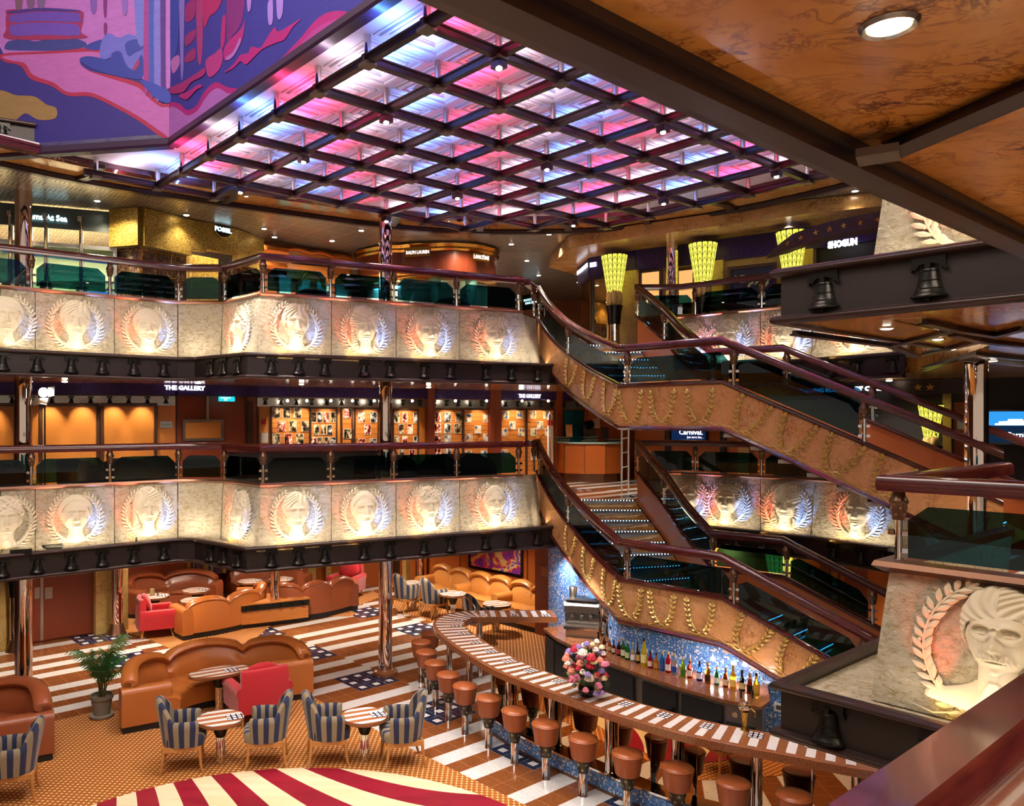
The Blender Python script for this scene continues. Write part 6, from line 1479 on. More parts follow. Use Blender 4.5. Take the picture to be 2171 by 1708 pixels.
p = V(98, 832, 12.2); lamp('SPOT', 'studio_light', (p.x, p.y, p.z), 60, (1, .95, .88), aim=(p.x+1.5, p.y-4, p.z-1.5), size=.06, spot=80)
# kiosk desk at the stair head
kc = PX(1247, 20.0); kd = thing('kiosk_desk', 'orange faceted kiosk desk with a glass top at the head of the lower stairs', 'desk', (kc.x, kc.y, D2+.001))
oct_ = lambda r: [(r*cos(-pi/2+radians(a_)), r*sin(-pi/2+radians(a_))*.95) for a_ in (-88, -52, -17, 17, 52, 88)]
for nm, r1, z0, z1, mt in (('base', .78, 0, .2, 'bronzetrim'), ('body', .86, .2, .93, 'orange'), ('glass_top', .92, .93, .96, 'signtop')):
    if mt == 'signtop': M['signtop'] = plain('pale_glass_edge', '#9cc8c4', .1)
    mb = MB(); mb.prism(oct_(r1), z0, z1); obj(nm, mb, M[mt], kd, 0, world=False)
mb = MB()
for x, y in oct_(.862)[1:-1]: mb.box((x, y, .56), (.012, .012, .7))
obj('panel_joint', mb, M['frame'], kd, 0, world=False)
def at_k(px, py, Y): p = V(px, py, Y); return p
r_ = random.Random(4)
for k, (px, n_, w_) in enumerate(((1193, 5, .34), (1250, 6, .36), (1300, 3, .34))):
    p = PX(px, 19.5)
    for j in range(n_):
        mb = MB(); mb.box((0, 0, .012), (w_, .26, .022), r_.uniform(-.25, .25)); solo('photo_album', mb, M['black'] if j % 2 else plain('album_olive', '#4a4a34', .4), 'thin album lying in the %s pile on the kiosk desk, %s from the bottom' % (('left', 'middle', 'right')[k], ORD[j]), 'album', 'albums on the kiosk desk', 0, loc=(p.x+r_.uniform(-.02, .02), p.y, D2+.965+j*.025))
for k, (px, m_, h, w_, nm, hb) in enumerate(((1207, 'barwood', .3, .16, 'tan standing album', .13), (1251, 'black', .32, .32, 'large black standing album', .155), (1284, 'blackmat', .28, .16, 'standing photo album with a portrait', .08), (1263, 'steelframe', .24, .2, 'silver framed album held up at the back', .34))):
    p = PX(px, 19.62); mb = MB(); mb.box((0, 0, h/2), (w_, .03, h), .1); mb.xf(Matrix.Rotation(-.2, 4, 'X')); solo('standing_album', mb, M[m_], '%s on the kiosk desk' % nm, 'album', smooth=0, loc=(p.x, p.y, D2+.96+hb))
q = PX(1163, 17.2); mb = MB(); mb.tube([(q.x, q.y, D2+.001), (q.x, q.y, 4.5), (q.x+.03, q.y, 4.56), (q.x+.07, q.y, 4.5), (q.x+.07, q.y, D2+.001)], .022, 8); t = solo('white_pole_stand', mb, M['white'], 'white hooped pole with red bands beside the lower stair head', 'pole'); mb = MB(); mb.tube([(q.x, q.y, 4.28), (q.x, q.y, 4.4)], .025, 8); mb.tube([(q.x+.07, q.y, 4.28), (q.x+.07, q.y, 4.4)], .025, 8); obj('red_band', mb, M['clubred'], t, 40)
q = PX(1325, 16.8); mb = MB()
for dx in (-.07, .07): mb.tube([(q.x+dx, q.y, D2+.001), (q.x+dx, q.y, 4.3)], .017, 8)
for z in (3.1, 3.4, 3.7, 4.0, 4.25): mb.tube([(q.x-.07, q.y, z), (q.x+.07, q.y, z+.03)], .014, 6)
solo('white_rack', mb, M['white'], 'white tubular ladder rack standing right of the kiosk desk', 'rack')
solo('gallery_mirror', GW[6].rect(1192, 868, 1238, 1000, .03), M['displayglass'], 'glazed opening with a blue umbrella light behind the kiosk desk', 'window', smooth=0)
mb = GW[6].rect(1195, 870, 1235, 980, .01, .0); solo('studio_backdrop', mb, plain('teal_backdrop', '#2c8c9c', .5), 'teal studio backdrop seen behind the kiosk desk', 'backdrop', smooth=0)
p = GW[6].at(1228, 900)+GW[6].n*.4; mb = MB(); mb.tube([p, p+GW[6].n*.15], .11, 18); mb.tube([p+Vector((0, 0, .35)), p+Vector((0, 0, .2))], .01, 6); t = solo('studio_spot', mb, M['black'], 'round black studio spotlight hanging behind the kiosk desk', 'spotlight')
# right part of the middle deck
wG = Wall(PX(1345, 20.2), PX(1760, 17.0)); struct('wall_middle_right', wG.full(D2, 5.1), [M['orange']]); wH = Wall(PX(1640, 15.6), PX(2400, 12.3)); struct('wall_middle_far_right', wH.full(D2, 5.1), [M['darkwall']])
t = thing('info_screen', 'dark video screen with a cruise line slogan behind the stairs', 'screen', wG.at(1475, 920)); obj('bezel', wG.rect(1436, 896, 1515, 938, .08, .3), M['black'], t, 0); obj('panel', wG.rect(1440, 899, 1511, 934, .01, .385), glow('screen_navy', '#0c1c3c', .8), t, 0)
wG.text('Carnival.', 1481, 916, 10, M['signwhite'], 'lettering', '', off=.41, depth=.004, parent=t, wpx=50, bold=.004); wG.text('Just more fun...', 1490, 926, 5, M['signwhite'], 'lettering', '', off=.41, depth=.004, parent=t, wpx=34)
for px, nm in ((1413, 'left'), (1530, 'right')): a = wG.at(px, 900); a.z = 0; mb = MB(); wG.board(a, a+wG.d*.12, D2, 5.1, .1, 0, mb); solo('wall_pier', mb, M['darkwall'], 'dark pier %s of the slogan screen on the middle deck' % nm, 'pier', smooth=0)
pilaster('yellow marble pilaster behind the stairs, right of the slogan screen', 1568, 1592, wG, D2, 5.1, t=.1)
M['signblue'] = glow('lit_sign_blue', '#58b8f0', .9)
wH.text('NCOLN DINING ROOM', 1731, 829, 8, M['signblue'], 'restaurant_sign', 'blue lit letters of the dining room sign behind the upper stair glass', off=.3, wpx=122, bold=.004); wH.text("SS' CLUB", 1849, 825, 9, M['signwhite'], 'club_sign', 'white lit letters of the club sign between the stair handrails', off=.3, wpx=62, bold=.008)
mb = wH.rect(1890, 806, 2050, 836, .12, .2); t = solo('star_fascia', mb, M['molding'], 'umber fascia with two bronze stars above a torch lamp at middle right', 'fascia', smooth=0)
for px in (1952, 1977): p = wH.at(px, 822)+wH.n*.325; mb = MB(); mb.add(star_pts(p, wH.d, wH.n, .075), [tuple(range(10))]); obj('star', mb, M['gold'], t, 0)
torch_col('yellow torch lamp on the middle deck right, below the bronze stars', 1980, wH, D2, vase=.62, scale=.8, off=.4, lamp_w=3)
pilaster('yellow marble pilaster behind the middle right torch lamp', 2000, 2018, wH, D2, 5.1, t=.1); solo('wall_panel', wH.rect(2022, 852, 2052, 1000, .03), M['redbrown'], 'red brown panel with a small notice right of the middle torch', 'panel', smooth=0); solo('notice_plate', wH.rect(2030, 878, 2048, 910, .04), M['steelframe'], 'small printed notice on the red brown panel at middle right', 'notice', smooth=0)
t = thing('ship_screen', 'blue video screen with a white ship at the right frame edge', 'screen', wH.at(2130, 900)); obj('bezel', wH.rect(2090, 868, 2290, 942, .08, .2), M['black'], t, 0); obj('panel', wH.rect(2094, 872, 2286, 938, .01, .285), glow('screen_sky', '#2a84c8', .8), t, 0); obj('dark_band', wH.rect(2094, 902, 2286, 938, .012, .286), glow('screen_sea', '#10243c', .6), t, 0)
def Pq(px, py): return wH.at(px, py)+wH.n*.302
mb = MB(); mb.add([Pq(2112, 897), Pq(2112, 901), Pq(2190, 901), Pq(2196, 893)], [(0, 1, 2, 3)]); mb.add([Pq(2120, 893), Pq(2120, 897), Pq(2180, 897), Pq(2180, 891)], [(0, 1, 2, 3)]); mb.add([Pq(2140, 888), Pq(2138, 893), Pq(2172, 893), Pq(2170, 888)], [(0, 1, 2, 3)]); obj('ship', mb, M['signwhite'], t, 0)
wH.text('Carnival', 2165, 921, 10, M['signwhite'], 'lettering', '', off=.31, depth=.004, parent=t, wpx=62, bold=.003)
# ---------------- upper deck
gp = [PX(-90, 12.9), PX(243, 13.75)]; W0 = Wall(*gp)
mb = MB()
sf = thing('boutique_facade', 'glazed jewellery shop front with steel door frames at the far left of the upper deck', 'shop front', W0.a+Vector((0, 0, D3)))
mb = MB()
for px in (20, 94, 168, 240): a = W0.at(px, 500); a.z = 0; W0.board(a, a+W0.d*.06, D3, 7.62, .05, 0, mb)
W0.board(W0.a, W0.b, 7.3, 7.36, .05, 0, mb); W0.board(W0.a, W0.b, D3, D3+.08, .05, 0, mb); obj('door_frames', mb, M['steel'], sf, 0); mb = MB(); W0.board(W0.a, W0.b, D3+.08, 7.3, .01, .01, mb); obj('shop_glass', mb, M['displayglass'], sf, 0)
mb = MB()
for px in (22, 97, 171): a = W0.at(px, 500)+W0.n*.1; a.z = 0; mb.tube([(a.x, a.y, D3+.2), (a.x, a.y, 7.75)], .022, 8); mb.box((a.x, a.y, 7.78), (.07, .07, .08))
obj('stanchions', mb, M['chrome'], sf, 30)
wI = Wall(PX(-90, 16.5), PX(260, 17)); struct('wall_shop_rear', wI.full(D3, 8.0), [M['shopwall']]); lamp('AREA', 'shop_light', (PX(90, 15).x, 15.2, 7.9), 260, (1, .9, .7), aim=(PX(90, 15).x, 15.2, 5), sx=2.5, sy=1.2)
mb = MB(); W0.board(W0.at(-60, 500), W0.b, 7.62, 7.98, .06, -.1, mb); solo('shop_sign_band', mb, plain('grey_sign_band', '#4c5450', .3, .5), 'grey sign band above the jewellery shop doors', 'sign band', smooth=0)
W0.text('ems At Sea', 103, 462, 12, M['signcyan'], 'shop_sign', 'pale cyan lit sign reading ems At Sea above the left shop doors', off=.02, wpx=80, bold=.006)
for k, (px, c) in enumerate(((50, '#1c6c8c'), (130, '#1a7c88'), (205, '#1c5ca0'))):
    t = thing('display_case', 'glass display case glowing teal behind the shop doors, %s of three' % ('left', 'middle', 'right')[k], 'display case', PX(px, 14.6).to_3d()+Vector((0, 0, D3+.001)))
    mb = MB(); mb.box((0, 0, .45), (.55, .5, .9)); obj('body', mb, glow('lit_case', c, 1.6), t, 20, world=False); mb = MB(); mb.box((0, 0, 1.0), (.55, .5, .18)); obj('glass_top', mb, M['displayglass'], t, 0, world=False)
# brown marble and gold sparkle block with oval sign
bk = [PX(243, 13.75), PX(299, 13.6), PX(396, 14.4), PX(430, 14.6), PX(494, 15.1), PX(548, 15.9)]
BWs = [Wall(a, b) for a, b in zip(bk, bk[1:])]
t = thing('gold_shop_block', 'corner shop block with gold sparkle fascia and brown marble tiles', 'shop block', (bk[0].x, bk[0].y, D3))
for k, W_ in enumerate(BWs):
    zb_ = (7.35, 7.35, 7.45, 7.5, 7.35)[k]; mb = MB(); W_.board(W_.a-W_.d*.02, W_.b+W_.d*.02, zb_, 7.99, .12, 0, mb); obj('gold_fascia', mb, M['goldglit'], t, 0)
    if k in (0, 1, 4): mb = MB(); W_.board(W_.a, W_.b, D3+.001, zb_, .03, -.05, mb); o = obj('marble_wall', mb, M['darkmarble'], t, 0); mb = MB(); L_ = (W_.b-W_.a).length; n_ = max(1, round(L_/.32)); [W_.board(W_.a+W_.d*(L_*i/n_-.008), W_.a+W_.d*(L_*i/n_+.008), D3+.002, zb_, .004, -.018, mb) for i in range(n_+1)]; [W_.board(W_.a, W_.b, z, z+.014, .004, -.018, mb) for z in (6.1, 6.5, 6.9, 7.3)]; obj('gold_joint', mb, M['gold'], o, 0)
    if k in (2, 3): mb = MB(); W_.board(W_.a, W_.b, D3+.001, zb_, .03, -.5, mb); obj('shop_recess', mb, M['goldglit'] if k == 3 else M['yellowmarble'], t, 0)
W_ = BWs[3]; p = W_.at(463, 489)+W_.n*.125; F_ = wall_frame(p, W_.d); s_ = thing('oval_shop_sign', 'oval black shop sign with white lit letters on the gold block', 'sign', p)
mb = MB(); mb.add([F_ @ Vector((.19*cos(a), .15*sin(a), .02)) for a in [2*pi*i/32 for i in range(32)]]+[F_ @ Vector((.19*cos(a), .15*sin(a), -.01)) for a in [2*pi*i/32 for i in range(32)]], [tuple(range(32))]+[(i, 32+i, 32+(i+1) % 32, (i+1) % 32) for i in range(32)]); obj('oval_plate', mb, M['black'], s_, 20)
mb = MB(); mb.tube([F_ @ Vector((.185*cos(a), .145*sin(a), .02)) for a in [2*pi*i/32 for i in range(33)]], .007, 6); obj('gold_ring', mb, M['gold'], s_, 40)
W_.text('FOSSIL', 463, 490, 9, M['signcyan'], 'lettering', '', off=.15, depth=.01, parent=s_, wpx=36, bold=.006); W_.text('AUTHENTIC', 463, 479, 4, M['gold'], 'lettering', '', off=.15, depth=.004, parent=s_, wpx=22)
# copper scroll and copper arched wall
wJ = Wall(PX(548, 16.0), PX(745, 17.4)); M['copper'] = plain('brushed_copper', '#b4682c', .3, .8)
struct('wall_upper_copper', wJ.full(D3, 8.0), [M['wallwarm']])
t = thing('copper_facade', 'copper and walnut shop front with twin arches on the upper deck', 'shop front', wJ.a+Vector((0, 0, D3)))
mb = MB(); wJ.board(wJ.at(603, 500), wJ.at(742, 500), 7.3, 7.9, .1, 0, mb); obj('walnut_fascia', mb, M['barwood'], t, 0); mb = MB()
A = wJ.at(603, 500); B = wJ.at(742, 500); Ls = (B-A).to_2d().length
mb.tube([(A.x+(B.x-A.x)*i/30-wJ.n.x*-.12, A.y+(B.y-A.y)*i/30+wJ.n.y*.12, 7.86+.05*abs(sin(i*pi/10))) for i in range(31)], .045, 8)
for c in (655, 705):
    p = wJ.at(c, 560); mb.tube([(p.x+wJ.d.x*.27*cos(a)+wJ.n.x*.12, p.y+wJ.d.y*.27*cos(a)+wJ.n.y*.12, 7.2+.27*sin(a)) for a in [pi*i/14 for i in range(15)]], .035, 8)
obj('copper_molding', mb, M['copper'], t, 50)
mb = MB(); wJ.board(wJ.at(560, 500), wJ.at(740, 500), D3+.3, 7.1, .01, .02, mb); obj('lit_display', mb, plain('copper_display', '#8a5020', .3), t, 0)
pa_ = wJ.at(575, 520); mb = MB(); mb.xf(Matrix()); sp_ = [( -.0, .5), (.12, .45), (.14, .36), (.06, .28), (.04, .16), (.1, .06), (.06, 0), (0, 0)]
a, b = wJ.at(548, 500)+wJ.n*.1, wJ.at(600, 500)+wJ.n*.1; a.z = b.z = 7.42; mb.sweep([a, b], sp_); solo('copper_scroll', mb, M['copper'], 'glowing copper scroll cornice between the gold block and the walnut front', 'cornice', fix=True)
for px in (600, 640, 680, 720):
    p = wJ.at(px, 610); mb = wJ.rect(px-12, 585, px+12, 640, .04, .05); solo('display_case', mb, plain('lit_teal_case', '#58a0a0', .3), 'teal lit display window in the copper front, %s from the left' % ORD[(px-600)//40], 'display case', smooth=0)
# perfume kiosk with scalloped wooden fascia
M['tambour'] = wood('tambour_wood', '#5a2414', '#7c3820', .3, (26, 26, 1)); kq = [PX(758, 17.2), PX(800, 16.5), PX(850, 16.2), PX(870, 16.25), PX(925, 15.9), PX(990, 16.1), PX(1030, 16.5), PX(1053, 17.3)]
kq = [PX(757, 17.3), PX(795, 16.55), PX(852, 16.35), PX(918, 16.2), PX(984, 16.2), PX(1028, 16.5), PX(1053, 17.1)]
cv = []
for i in range(len(kq)-1):
    a, b = kq[i], kq[i+1]; d = b-a; n_ = Vector((d.y, -d.x)).normalized(); bul = .1*d.length
    cv += [a+d*f+n_*bul*sin(pi*f)*1.2 for f in [j/8 for j in range(8)]]
cv.append(kq[-1]); cv3 = [(p.x, p.y, 0) for p in cv]
pk = thing('perfume_kiosk', 'scalloped wooden perfume kiosk with gilt mouldings and lit brand signs', 'kiosk', (kq[3].x, kq[3].y, D3))
mb = MB(); mb.sweep(cv3, [(-.2, 7.38), (0, 7.38), (0, 7.82), (-.2, 7.82)]); obj('fascia', mb, M['tambour'], pk, 30)
mb = MB(); mb.sweep(cv3, [(-.2, 7.82), (.03, 7.82), (.06, 7.86), (.04, 7.9), (.08, 7.96), (-.2, 7.97)]); mb.sweep(cv3, [(-.2, 7.26), (-.02, 7.27), (.03, 7.31), (.01, 7.35), (.04, 7.4), (-.2, 7.4)]); obj('gilt_molding', mb, M['gold'], pk, 50)
inn_ = [(p.x+(kq[3].x-p.x)*.12, p.y+.35) for p in cv]; mb = MB(); mb.sweep([(x, y, 0) for x, y in inn_], [(-.05, D3+.95), (0, D3+.95), (0, 7.28), (-.05, 7.28)]); obj('lit_back', mb, plain('kiosk_teal', '#c0c8b8', .4), pk, 30)
mb = MB(); mb.sweep(cv3, [(-.45, D3), (-.05, D3), (-.05, D3+.85), (0, D3+.88), (0, D3+.92), (-.45, D3+.92)]); obj('counter', mb, M['tambour'], pk, 30)
for k, px in enumerate((861, 922, 1000)):
    q = at_px(cv, px); mb = MB(); mb.lathe([(.05, 0), (.12, .3), (.13, .45), (.12, .6), (.05, .9)], (q.x, q.y+.15, D3+.93), 16); obj('oval_pillar', mb, plain('sea_green_pillar', '#6a9c8c', .3), pk, 50)
WK = Wall(kq[2]+Vector((.0, -.06)), kq[3]+Vector((0, -.06))); t = solo('brand_sign', WK.rect(862, 528, 916, 547, .03, .12), M['gold'], 'gold rimmed lit brand sign at the middle of the perfume kiosk', 'sign', smooth=0); WK.text('RALPH LAUREN', 889, 538, 7, M['signwhite'], 'lettering', '', off=.16, depth=.006, parent=t, wpx=48, bold=.002)
WK2 = Wall(kq[4]+Vector((.0, -.06)), kq[5]+Vector((.0, -.06))); t = solo('brand_sign', WK2.rect(995, 540, 1029, 556, .03, .1), M['gold'], 'gold rimmed lit brand sign at the right of the perfume kiosk', 'sign', smooth=0); WK2.text('LANCÔME', 1012, 548, 8, M['signwhite'], 'lettering', '', off=.14, depth=.006, parent=t, wpx=32, bold=.002)
q = PX(900, 16.9); lamp('AREA', 'kiosk_light', (q.x, q.y, 7.2), 90, (1, .95, .85), aim=(q.x, q.y, 5), sx=2.2, sy=.5)
# right side shops of the upper deck
uw = [PX(1234, 17.6), PX(1257, 16.6), PX(1352, 15.9), PX(1660, 14.3), PX(1990, 12.6)]; UW = [Wall(a, b) for a, b in zip(uw, uw[1:])]
for k, W_ in enumerate(UW): struct('wall_upper_right_%d' % (k+1), W_.full(D3, 7.75), [M[('darkwall', 'darkwall', 'yellowmarble', 'darkwall')[k]]])
mb = MB(); mb.prism([PX(1164, 17.6)[:], PX(1207, 15.6)[:], PX(1350, 14.7)[:], PX(1720, 13.0)[:], PX(2000, 12.2)[:], PX(2000, 15)[:], PX(1300, 20)[:]], 7.76, 7.99); M['soffitpale'] = veined('pale_tan_marble', '#d0a468', '#c09050', '#8a5430', 1.8, .2); solo('marble_soffit', mb, M['soffitpale'], 'dropped tan marble soffit over the right hand shops', 'soffit', smooth=0)
for k, W_ in enumerate(UW): mb = MB(); W_.board(W_.a, W_.b, 7.36, 7.76, .1, 0, mb); solo('purple_fascia', mb, M['purple'], 'purple sparkle fascia over the right hand shops, %s section' % ORD[k], 'fascia', smooth=0)
UW[0].text('FORMALITI', 1246, 571, 8, M['signwhite'], 'shop_sign', 'white lit letters at the angled corner of the purple fascia', off=.12, wpx=22, bold=.004); UW[1].text('ES', 1264, 563, 9, M['signwhite'], 'shop_sign', 'two last lit letters beside the first torch lamp', off=.12, wpx=14, bold=.006)
for k, (i, px) in enumerate(((1, 1325), (2, 1505), (3, 1698))):
    W_ = UW[i]; pilaster('yellow marble pilaster behind the upper deck torch lamp, %s from the left' % ORD[k], px-30, px+33, W_, D3, 7.36, t=.16)
    p = W_.at(px, 560)+W_.n*.42; t = thing('torch_lamp', 'tall yellow leaded glass torch lamp on the upper right deck, %s from the left' % ORD[k], 'torch lamp', (p.x, p.y, D3+.001))
    mb = MB(); mb.lathe([(0, 0), (.13, 0), (.12, .15), (.11, .16), (.11, .5), (0, .5)], (0, 0, 0), 24); obj('shaft', mb, M['rosegold'], t, 40, world=False); mb = MB(); mb.lathe([(0, .48), (.12, .48), (.14, .7), (.17, .85), (.14, .85), (0, .7)], (0, 0, 0), 24); obj('vase', mb, M['black'], t, 40, world=False)
    torch_shade(t, .95, 1.06, 7)
for k, (x0, y0, x1, y1) in enumerate(((1362, 577, 1399, 612), (1438, 573, 1470, 608))): t = thing('shop_window', 'small warm lit shop window on the upper right deck, %s of the brass column' % ('left', 'right')[k], 'window', UW[2].at(x0, y0)); obj('frame', UW[2].frame(x0-6, y0-5, x1+6, y1+40, .05, .06, .0), M['frame'], t, 0); obj('lit_pane', UW[2].rect(x0, y0, x1, y1+36, .02), glow('warm_window', '#d8a060', .75), t, 0)
t = thing('shop_window', 'dark blue poster window with white flowers left of the third torch', 'window', UW[2].at(1590, 600)); obj('frame', UW[2].frame(1545, 562, 1648, 660, .06, .06, .02), M['frame'], t, 0); obj('poster', UW[2].rect(1552, 568, 1642, 656, .02, .02), plain('poster_navy', '#16264c', .3), t, 0); mb = MB(); r_ = random.Random(2)
for k in range(16): p = UW[2].at(1595+r_.uniform(-28, 28), 600+r_.uniform(-22, 26))+UW[2].n*.045; a = r_.uniform(0, 6.28); u = UW[2].d*cos(a)+Vector((0, 0, sin(a))); v = UW[2].d*-sin(a)+Vector((0, 0, cos(a))); mb.add([p, p+u*.09+v*.025, p+u*.17, p+u*.09-v*.025], [(0, 1, 2, 3)])
obj('white_flower', mb, M['white'], t, 0)
mb = MB(); W_ = UW[1]; W_.board(W_.at(1262, 600), W_.at(1290, 600), D3, 7.3, .02, .01, mb); solo('display_cabinet', mb, M['mirror'], 'tall dark mirrored display cabinet left of the first upper torch', 'cabinet', smooth=0)
solo('display_cabinet', UW[0].rect(1236, 590, 1254, 760, .02, .01), M['mirror'], 'tall mirrored cabinet at the angled corner of the upper right shops', 'cabinet', smooth=0)
t = thing('star_canopy', 'curved umber canopy with bronze stars sweeping up right of the third torch', 'canopy', V(1700, 520, 12.2)); cp_ = [V(1632, 537, 12.6), V(1680, 513, 12.2), V(1740, 492, 11.9), V(1800, 478, 11.6), V(1870, 466, 11.2)]; cp_ = catmull(cp_, 6)
mb = MB(); vs = []; n_ = len(cp_)
for i, p in enumerate(cp_): h = .02+.2*min(1, i/6); vs += [(p.x, p.y, p.z-h*.45), (p.x, p.y, p.z+h*.55), (p.x+.1, p.y+.35, p.z+h*.55), (p.x+.1, p.y+.35, p.z-h*.45)]
mb.add(vs, [(i*4+j, i*4+(j+1) % 4, (i+1)*4+(j+1) % 4, (i+1)*4+j) for i in range(n_-1) for j in range(4)]+[(3, 2, 1, 0), tuple(range((n_-1)*4, n_*4))]); obj('band', mb, M['molding'], t, 30, fix=True)
for i in range(5, n_-1, 3): p = cp_[i]; d = (cp_[i+1]-cp_[i-1]).normalized(); nn_ = Vector((d.y, -d.x, 0)).normalized(); mb = MB(); mb.add(star_pts(p+nn_*.012+Vector((0, 0, .01)), d, nn_, .05), [tuple(range(10))]); obj('star', mb, M['gold'], t, 0)
UW[3].text('SHOGUN', 1799, 522, 13, M['signwhite'], 'club_sign', 'white lit letters SHOGUN on the dark fascia below the star canopy', off=.3, wpx=62, bold=.012)
wK = Wall(PX(1090, 22), PX(1260, 19.5)); _h = wK.rect(1110, 622, 1150, 655, .04); [_h.tube([wK.at(x_, 622)+wK.n*.02, Vector((*wK.at(x_, 622).to_2d(), 8.0))+wK.n*.02], .012, 6) for x_ in (1116, 1144)]; t = solo('hanging_sign', _h, M['black'], 'small dark hanging club sign with pale letters at the stair head', 'sign', smooth=0); wK.text('SHOGUN CLUB\nKING BOWL', 1130, 638, 5, M['signcyan'], 'lettering', '', off=.05, depth=.004, parent=t, wpx=34)
# ---------------- lamps in the ceilings
def downlight(px, py, z, label, power=30, r=.05, col=(1, .85, .65), spot=110, k=1.0):
    p = G(px, py, z-.004); t = thing('downlight', label, 'downlight', (p.x, p.y, z)); mb = MB(); mb.lathe([(r, -.001), (r*1.32, -.001), (r*1.35, -.008), (r*1.2, -.016), (r, -.012), (r, -.001)], (0, 0, 0), 24, caps=False); obj('trim_ring', mb, M['steelframe'], t, 40, world=False)
    obj('lens', MB().ball((0, 0, -.012), (r*.95, r*.95, r*.25*k), 14, 6), M['bulb'], t, 60, world=False); lamp('SPOT', 'downlight_beam', (p.x, p.y, z-.06), power, col, aim=(p.x, p.y, 0), size=r, spot=spot, blend=.9); return t
dl = [(206, 425), (206, 450), (206, 456), (395, 455), (560, 484), (582, 502), (704, 510), (766, 488), (968, 493), (1117, 552), (1164, 496), (1142, 583), (1227, 598), (1356, 500), (1084, 517), (1454, 480), (1559, 455), (1678, 432), (1813, 404), (1672, 484)]
for k, (x, y) in enumerate(dl): downlight(x, y, 8.0 if k != 19 else 7.75, 'small bright downlight in the slotted metal ceiling of the upper deck, %s from the left' % ORD[k], 45)
for k, (x, y) in enumerate(((208, 352), (375, 385), (522, 415), (952, 467), (1569, 412))): downlight(x, y, 8.02, 'tiny warm downlight in the marble ring round the lit ceiling, %s from the left' % ORD[k], 5, .03)
downlight(1885, 48, D3-.7, 'large round brass rimmed downlight in the marble soffit just overhead', 7, .036, k=.6)
for k, (x, y) in enumerate(((1880, 694), (1988, 717), (2016, 738), (2106, 763))): downlight(x, y, D3-.7, 'downlight in the marble soffit under the upper right balcony, %s from the left' % ORD[k], 10, .045)
# out of view: rows of downlights added further in to brighten the decks
for z, nm, yy in ((D2-.72, 'lounge', 14), (D3-.72, 'middle', 12)):
    for k, (x, y) in enumerate(((-6.6, 14.2), (-4.6, 15.2), (-2.4, 16.2), (0, 17.2), (-5.5, 17), (-3.4, 18.3), (-.8, 19.3), (1.4, 17.2), (1.8, 19.2), (6.0, 15.6), (8.2, 12.8)) if nm == 'lounge' else ((-6.2, 14.0), (-4.0, 14.5), (-2.2, 15), (0.2, 16.4), (2.2, 17.2), (3.9, 18.0), (5.6, 16.5), (8, 13.6), (8.3, 9.8))):
        t = thing('downlight', 'added downlight in the %s deck ceiling, hidden above the balcony fascia, %s' % (nm, ORD[k]), 'downlight', (x, y, z)); obj('lens', MB().ball((0, 0, -.01), (.05, .05, .015), 12, 5), M['bulb'], t, 60, world=False)
        lamp('SPOT', 'deck_fill_spot', (x, y, z-.07), 125 if nm == 'lounge' else 95, (1, .87, .7), aim=(x, y, 0), size=.06, spot=135, blend=1)
for k, (x, y) in enumerate(((1.3, .1), (2.7, 1.3), (-.3, -1.2), (4.2, 2.6), (5.2, 5.2), (6.2, 7.2))):
    lamp('SPOT', 'deck_fill_spot', (x, y, D3-.78), 110, (1, .82, .58), aim=(x, y, 0), size=.06, spot=140, blend=1)  # spots added without fixtures; their floor bounce brightens the overhead soffit
for k, (x, y, pw) in enumerate(((-3.6, 15.0, 190), (-1.8, 15.9, 190), (.6, 16.9, 120), (2.2, 18.2, 160), (4.6, 15.4, 170), (6.4, 13.4, 170), (2.9, 16.4, 110), (-5.2, 13.2, 120), (0.9, 15.8, 90))):
    lamp('SPOT', 'deck_fill_spot', (x, y, 7.9), pw, (1, .82, .58), aim=(x, y, 0), size=.06, spot=150, blend=1)  # more spots without fixtures, added to lift the dark upper deck shops
# ribs of the soffits on the right and overhead
sfm = D3-.7; mb = MB(); rp_ = [(-.045, -.05), (.045, -.05), (.045, -.035), (.02, -.03), (.02, 0), (-.02, 0), (-.02, -.03), (-.045, -.035)]
def rib(P, mb=mb): mb.sweep([G(x, y, sfm) for x, y in P], [(u*.85, v*.8) for u, v in rp_])
rib([(1882, 300), (2162, 173), (2260, 129)]); solo('soffit_rib', mb, M['molding'], 'dark metal rib crossing the amber marble soffit overhead', 'rib', smooth=30)
mb = MB(); rib([(1684, 700), (1889, 727), (1945, 750)], mb); rib([(1889, 727), (2025, 692), (1960, 676)], mb); rib([(2025, 692), (2110, 705), (2171, 690)], mb); rib([(1958, 745), (2077, 717), (2171, 728)], mb); rib([(2077, 717), (2020, 702)], mb); rib([(1960, 775), (2070, 745), (2171, 757)], mb); rib([(1960, 780), (2030, 757), (2171, 770)], mb)
solo('soffit_rib', mb, M['molding'], 'zigzag dark ribs on the marble soffit under the upper right balcony', 'rib', smooth=30)
pq = G(1862, 328, D3-.755); mb = MB(); mb.box(tuple(pq), (.09, .09, .02), TH+.3); solo('rib_plate', mb, M['nodecap'], 'small square plate where the overhead rib meets the dark soffit edge', 'plate', smooth=0)
Cb2 = [Vector((.131, 1.238))+AD*4.6-BD*.0, Vector((.131, 1.238))-AD*4.5]; mb = MB(); mb.sweep([(p.x, p.y, D3-.7) for p in Cb2], [(-.01, -.06), (.05, -.06), (.055, -.045), (.1, -.04), (.11, -.02), (.125, -.02), (.125, .0), (-.01, .0)][::-1]); solo('soffit_edge_beam', mb, M['molding'], 'wide dark metal beam along the soffit edge overhead', 'beam', smooth=30, fix=True)
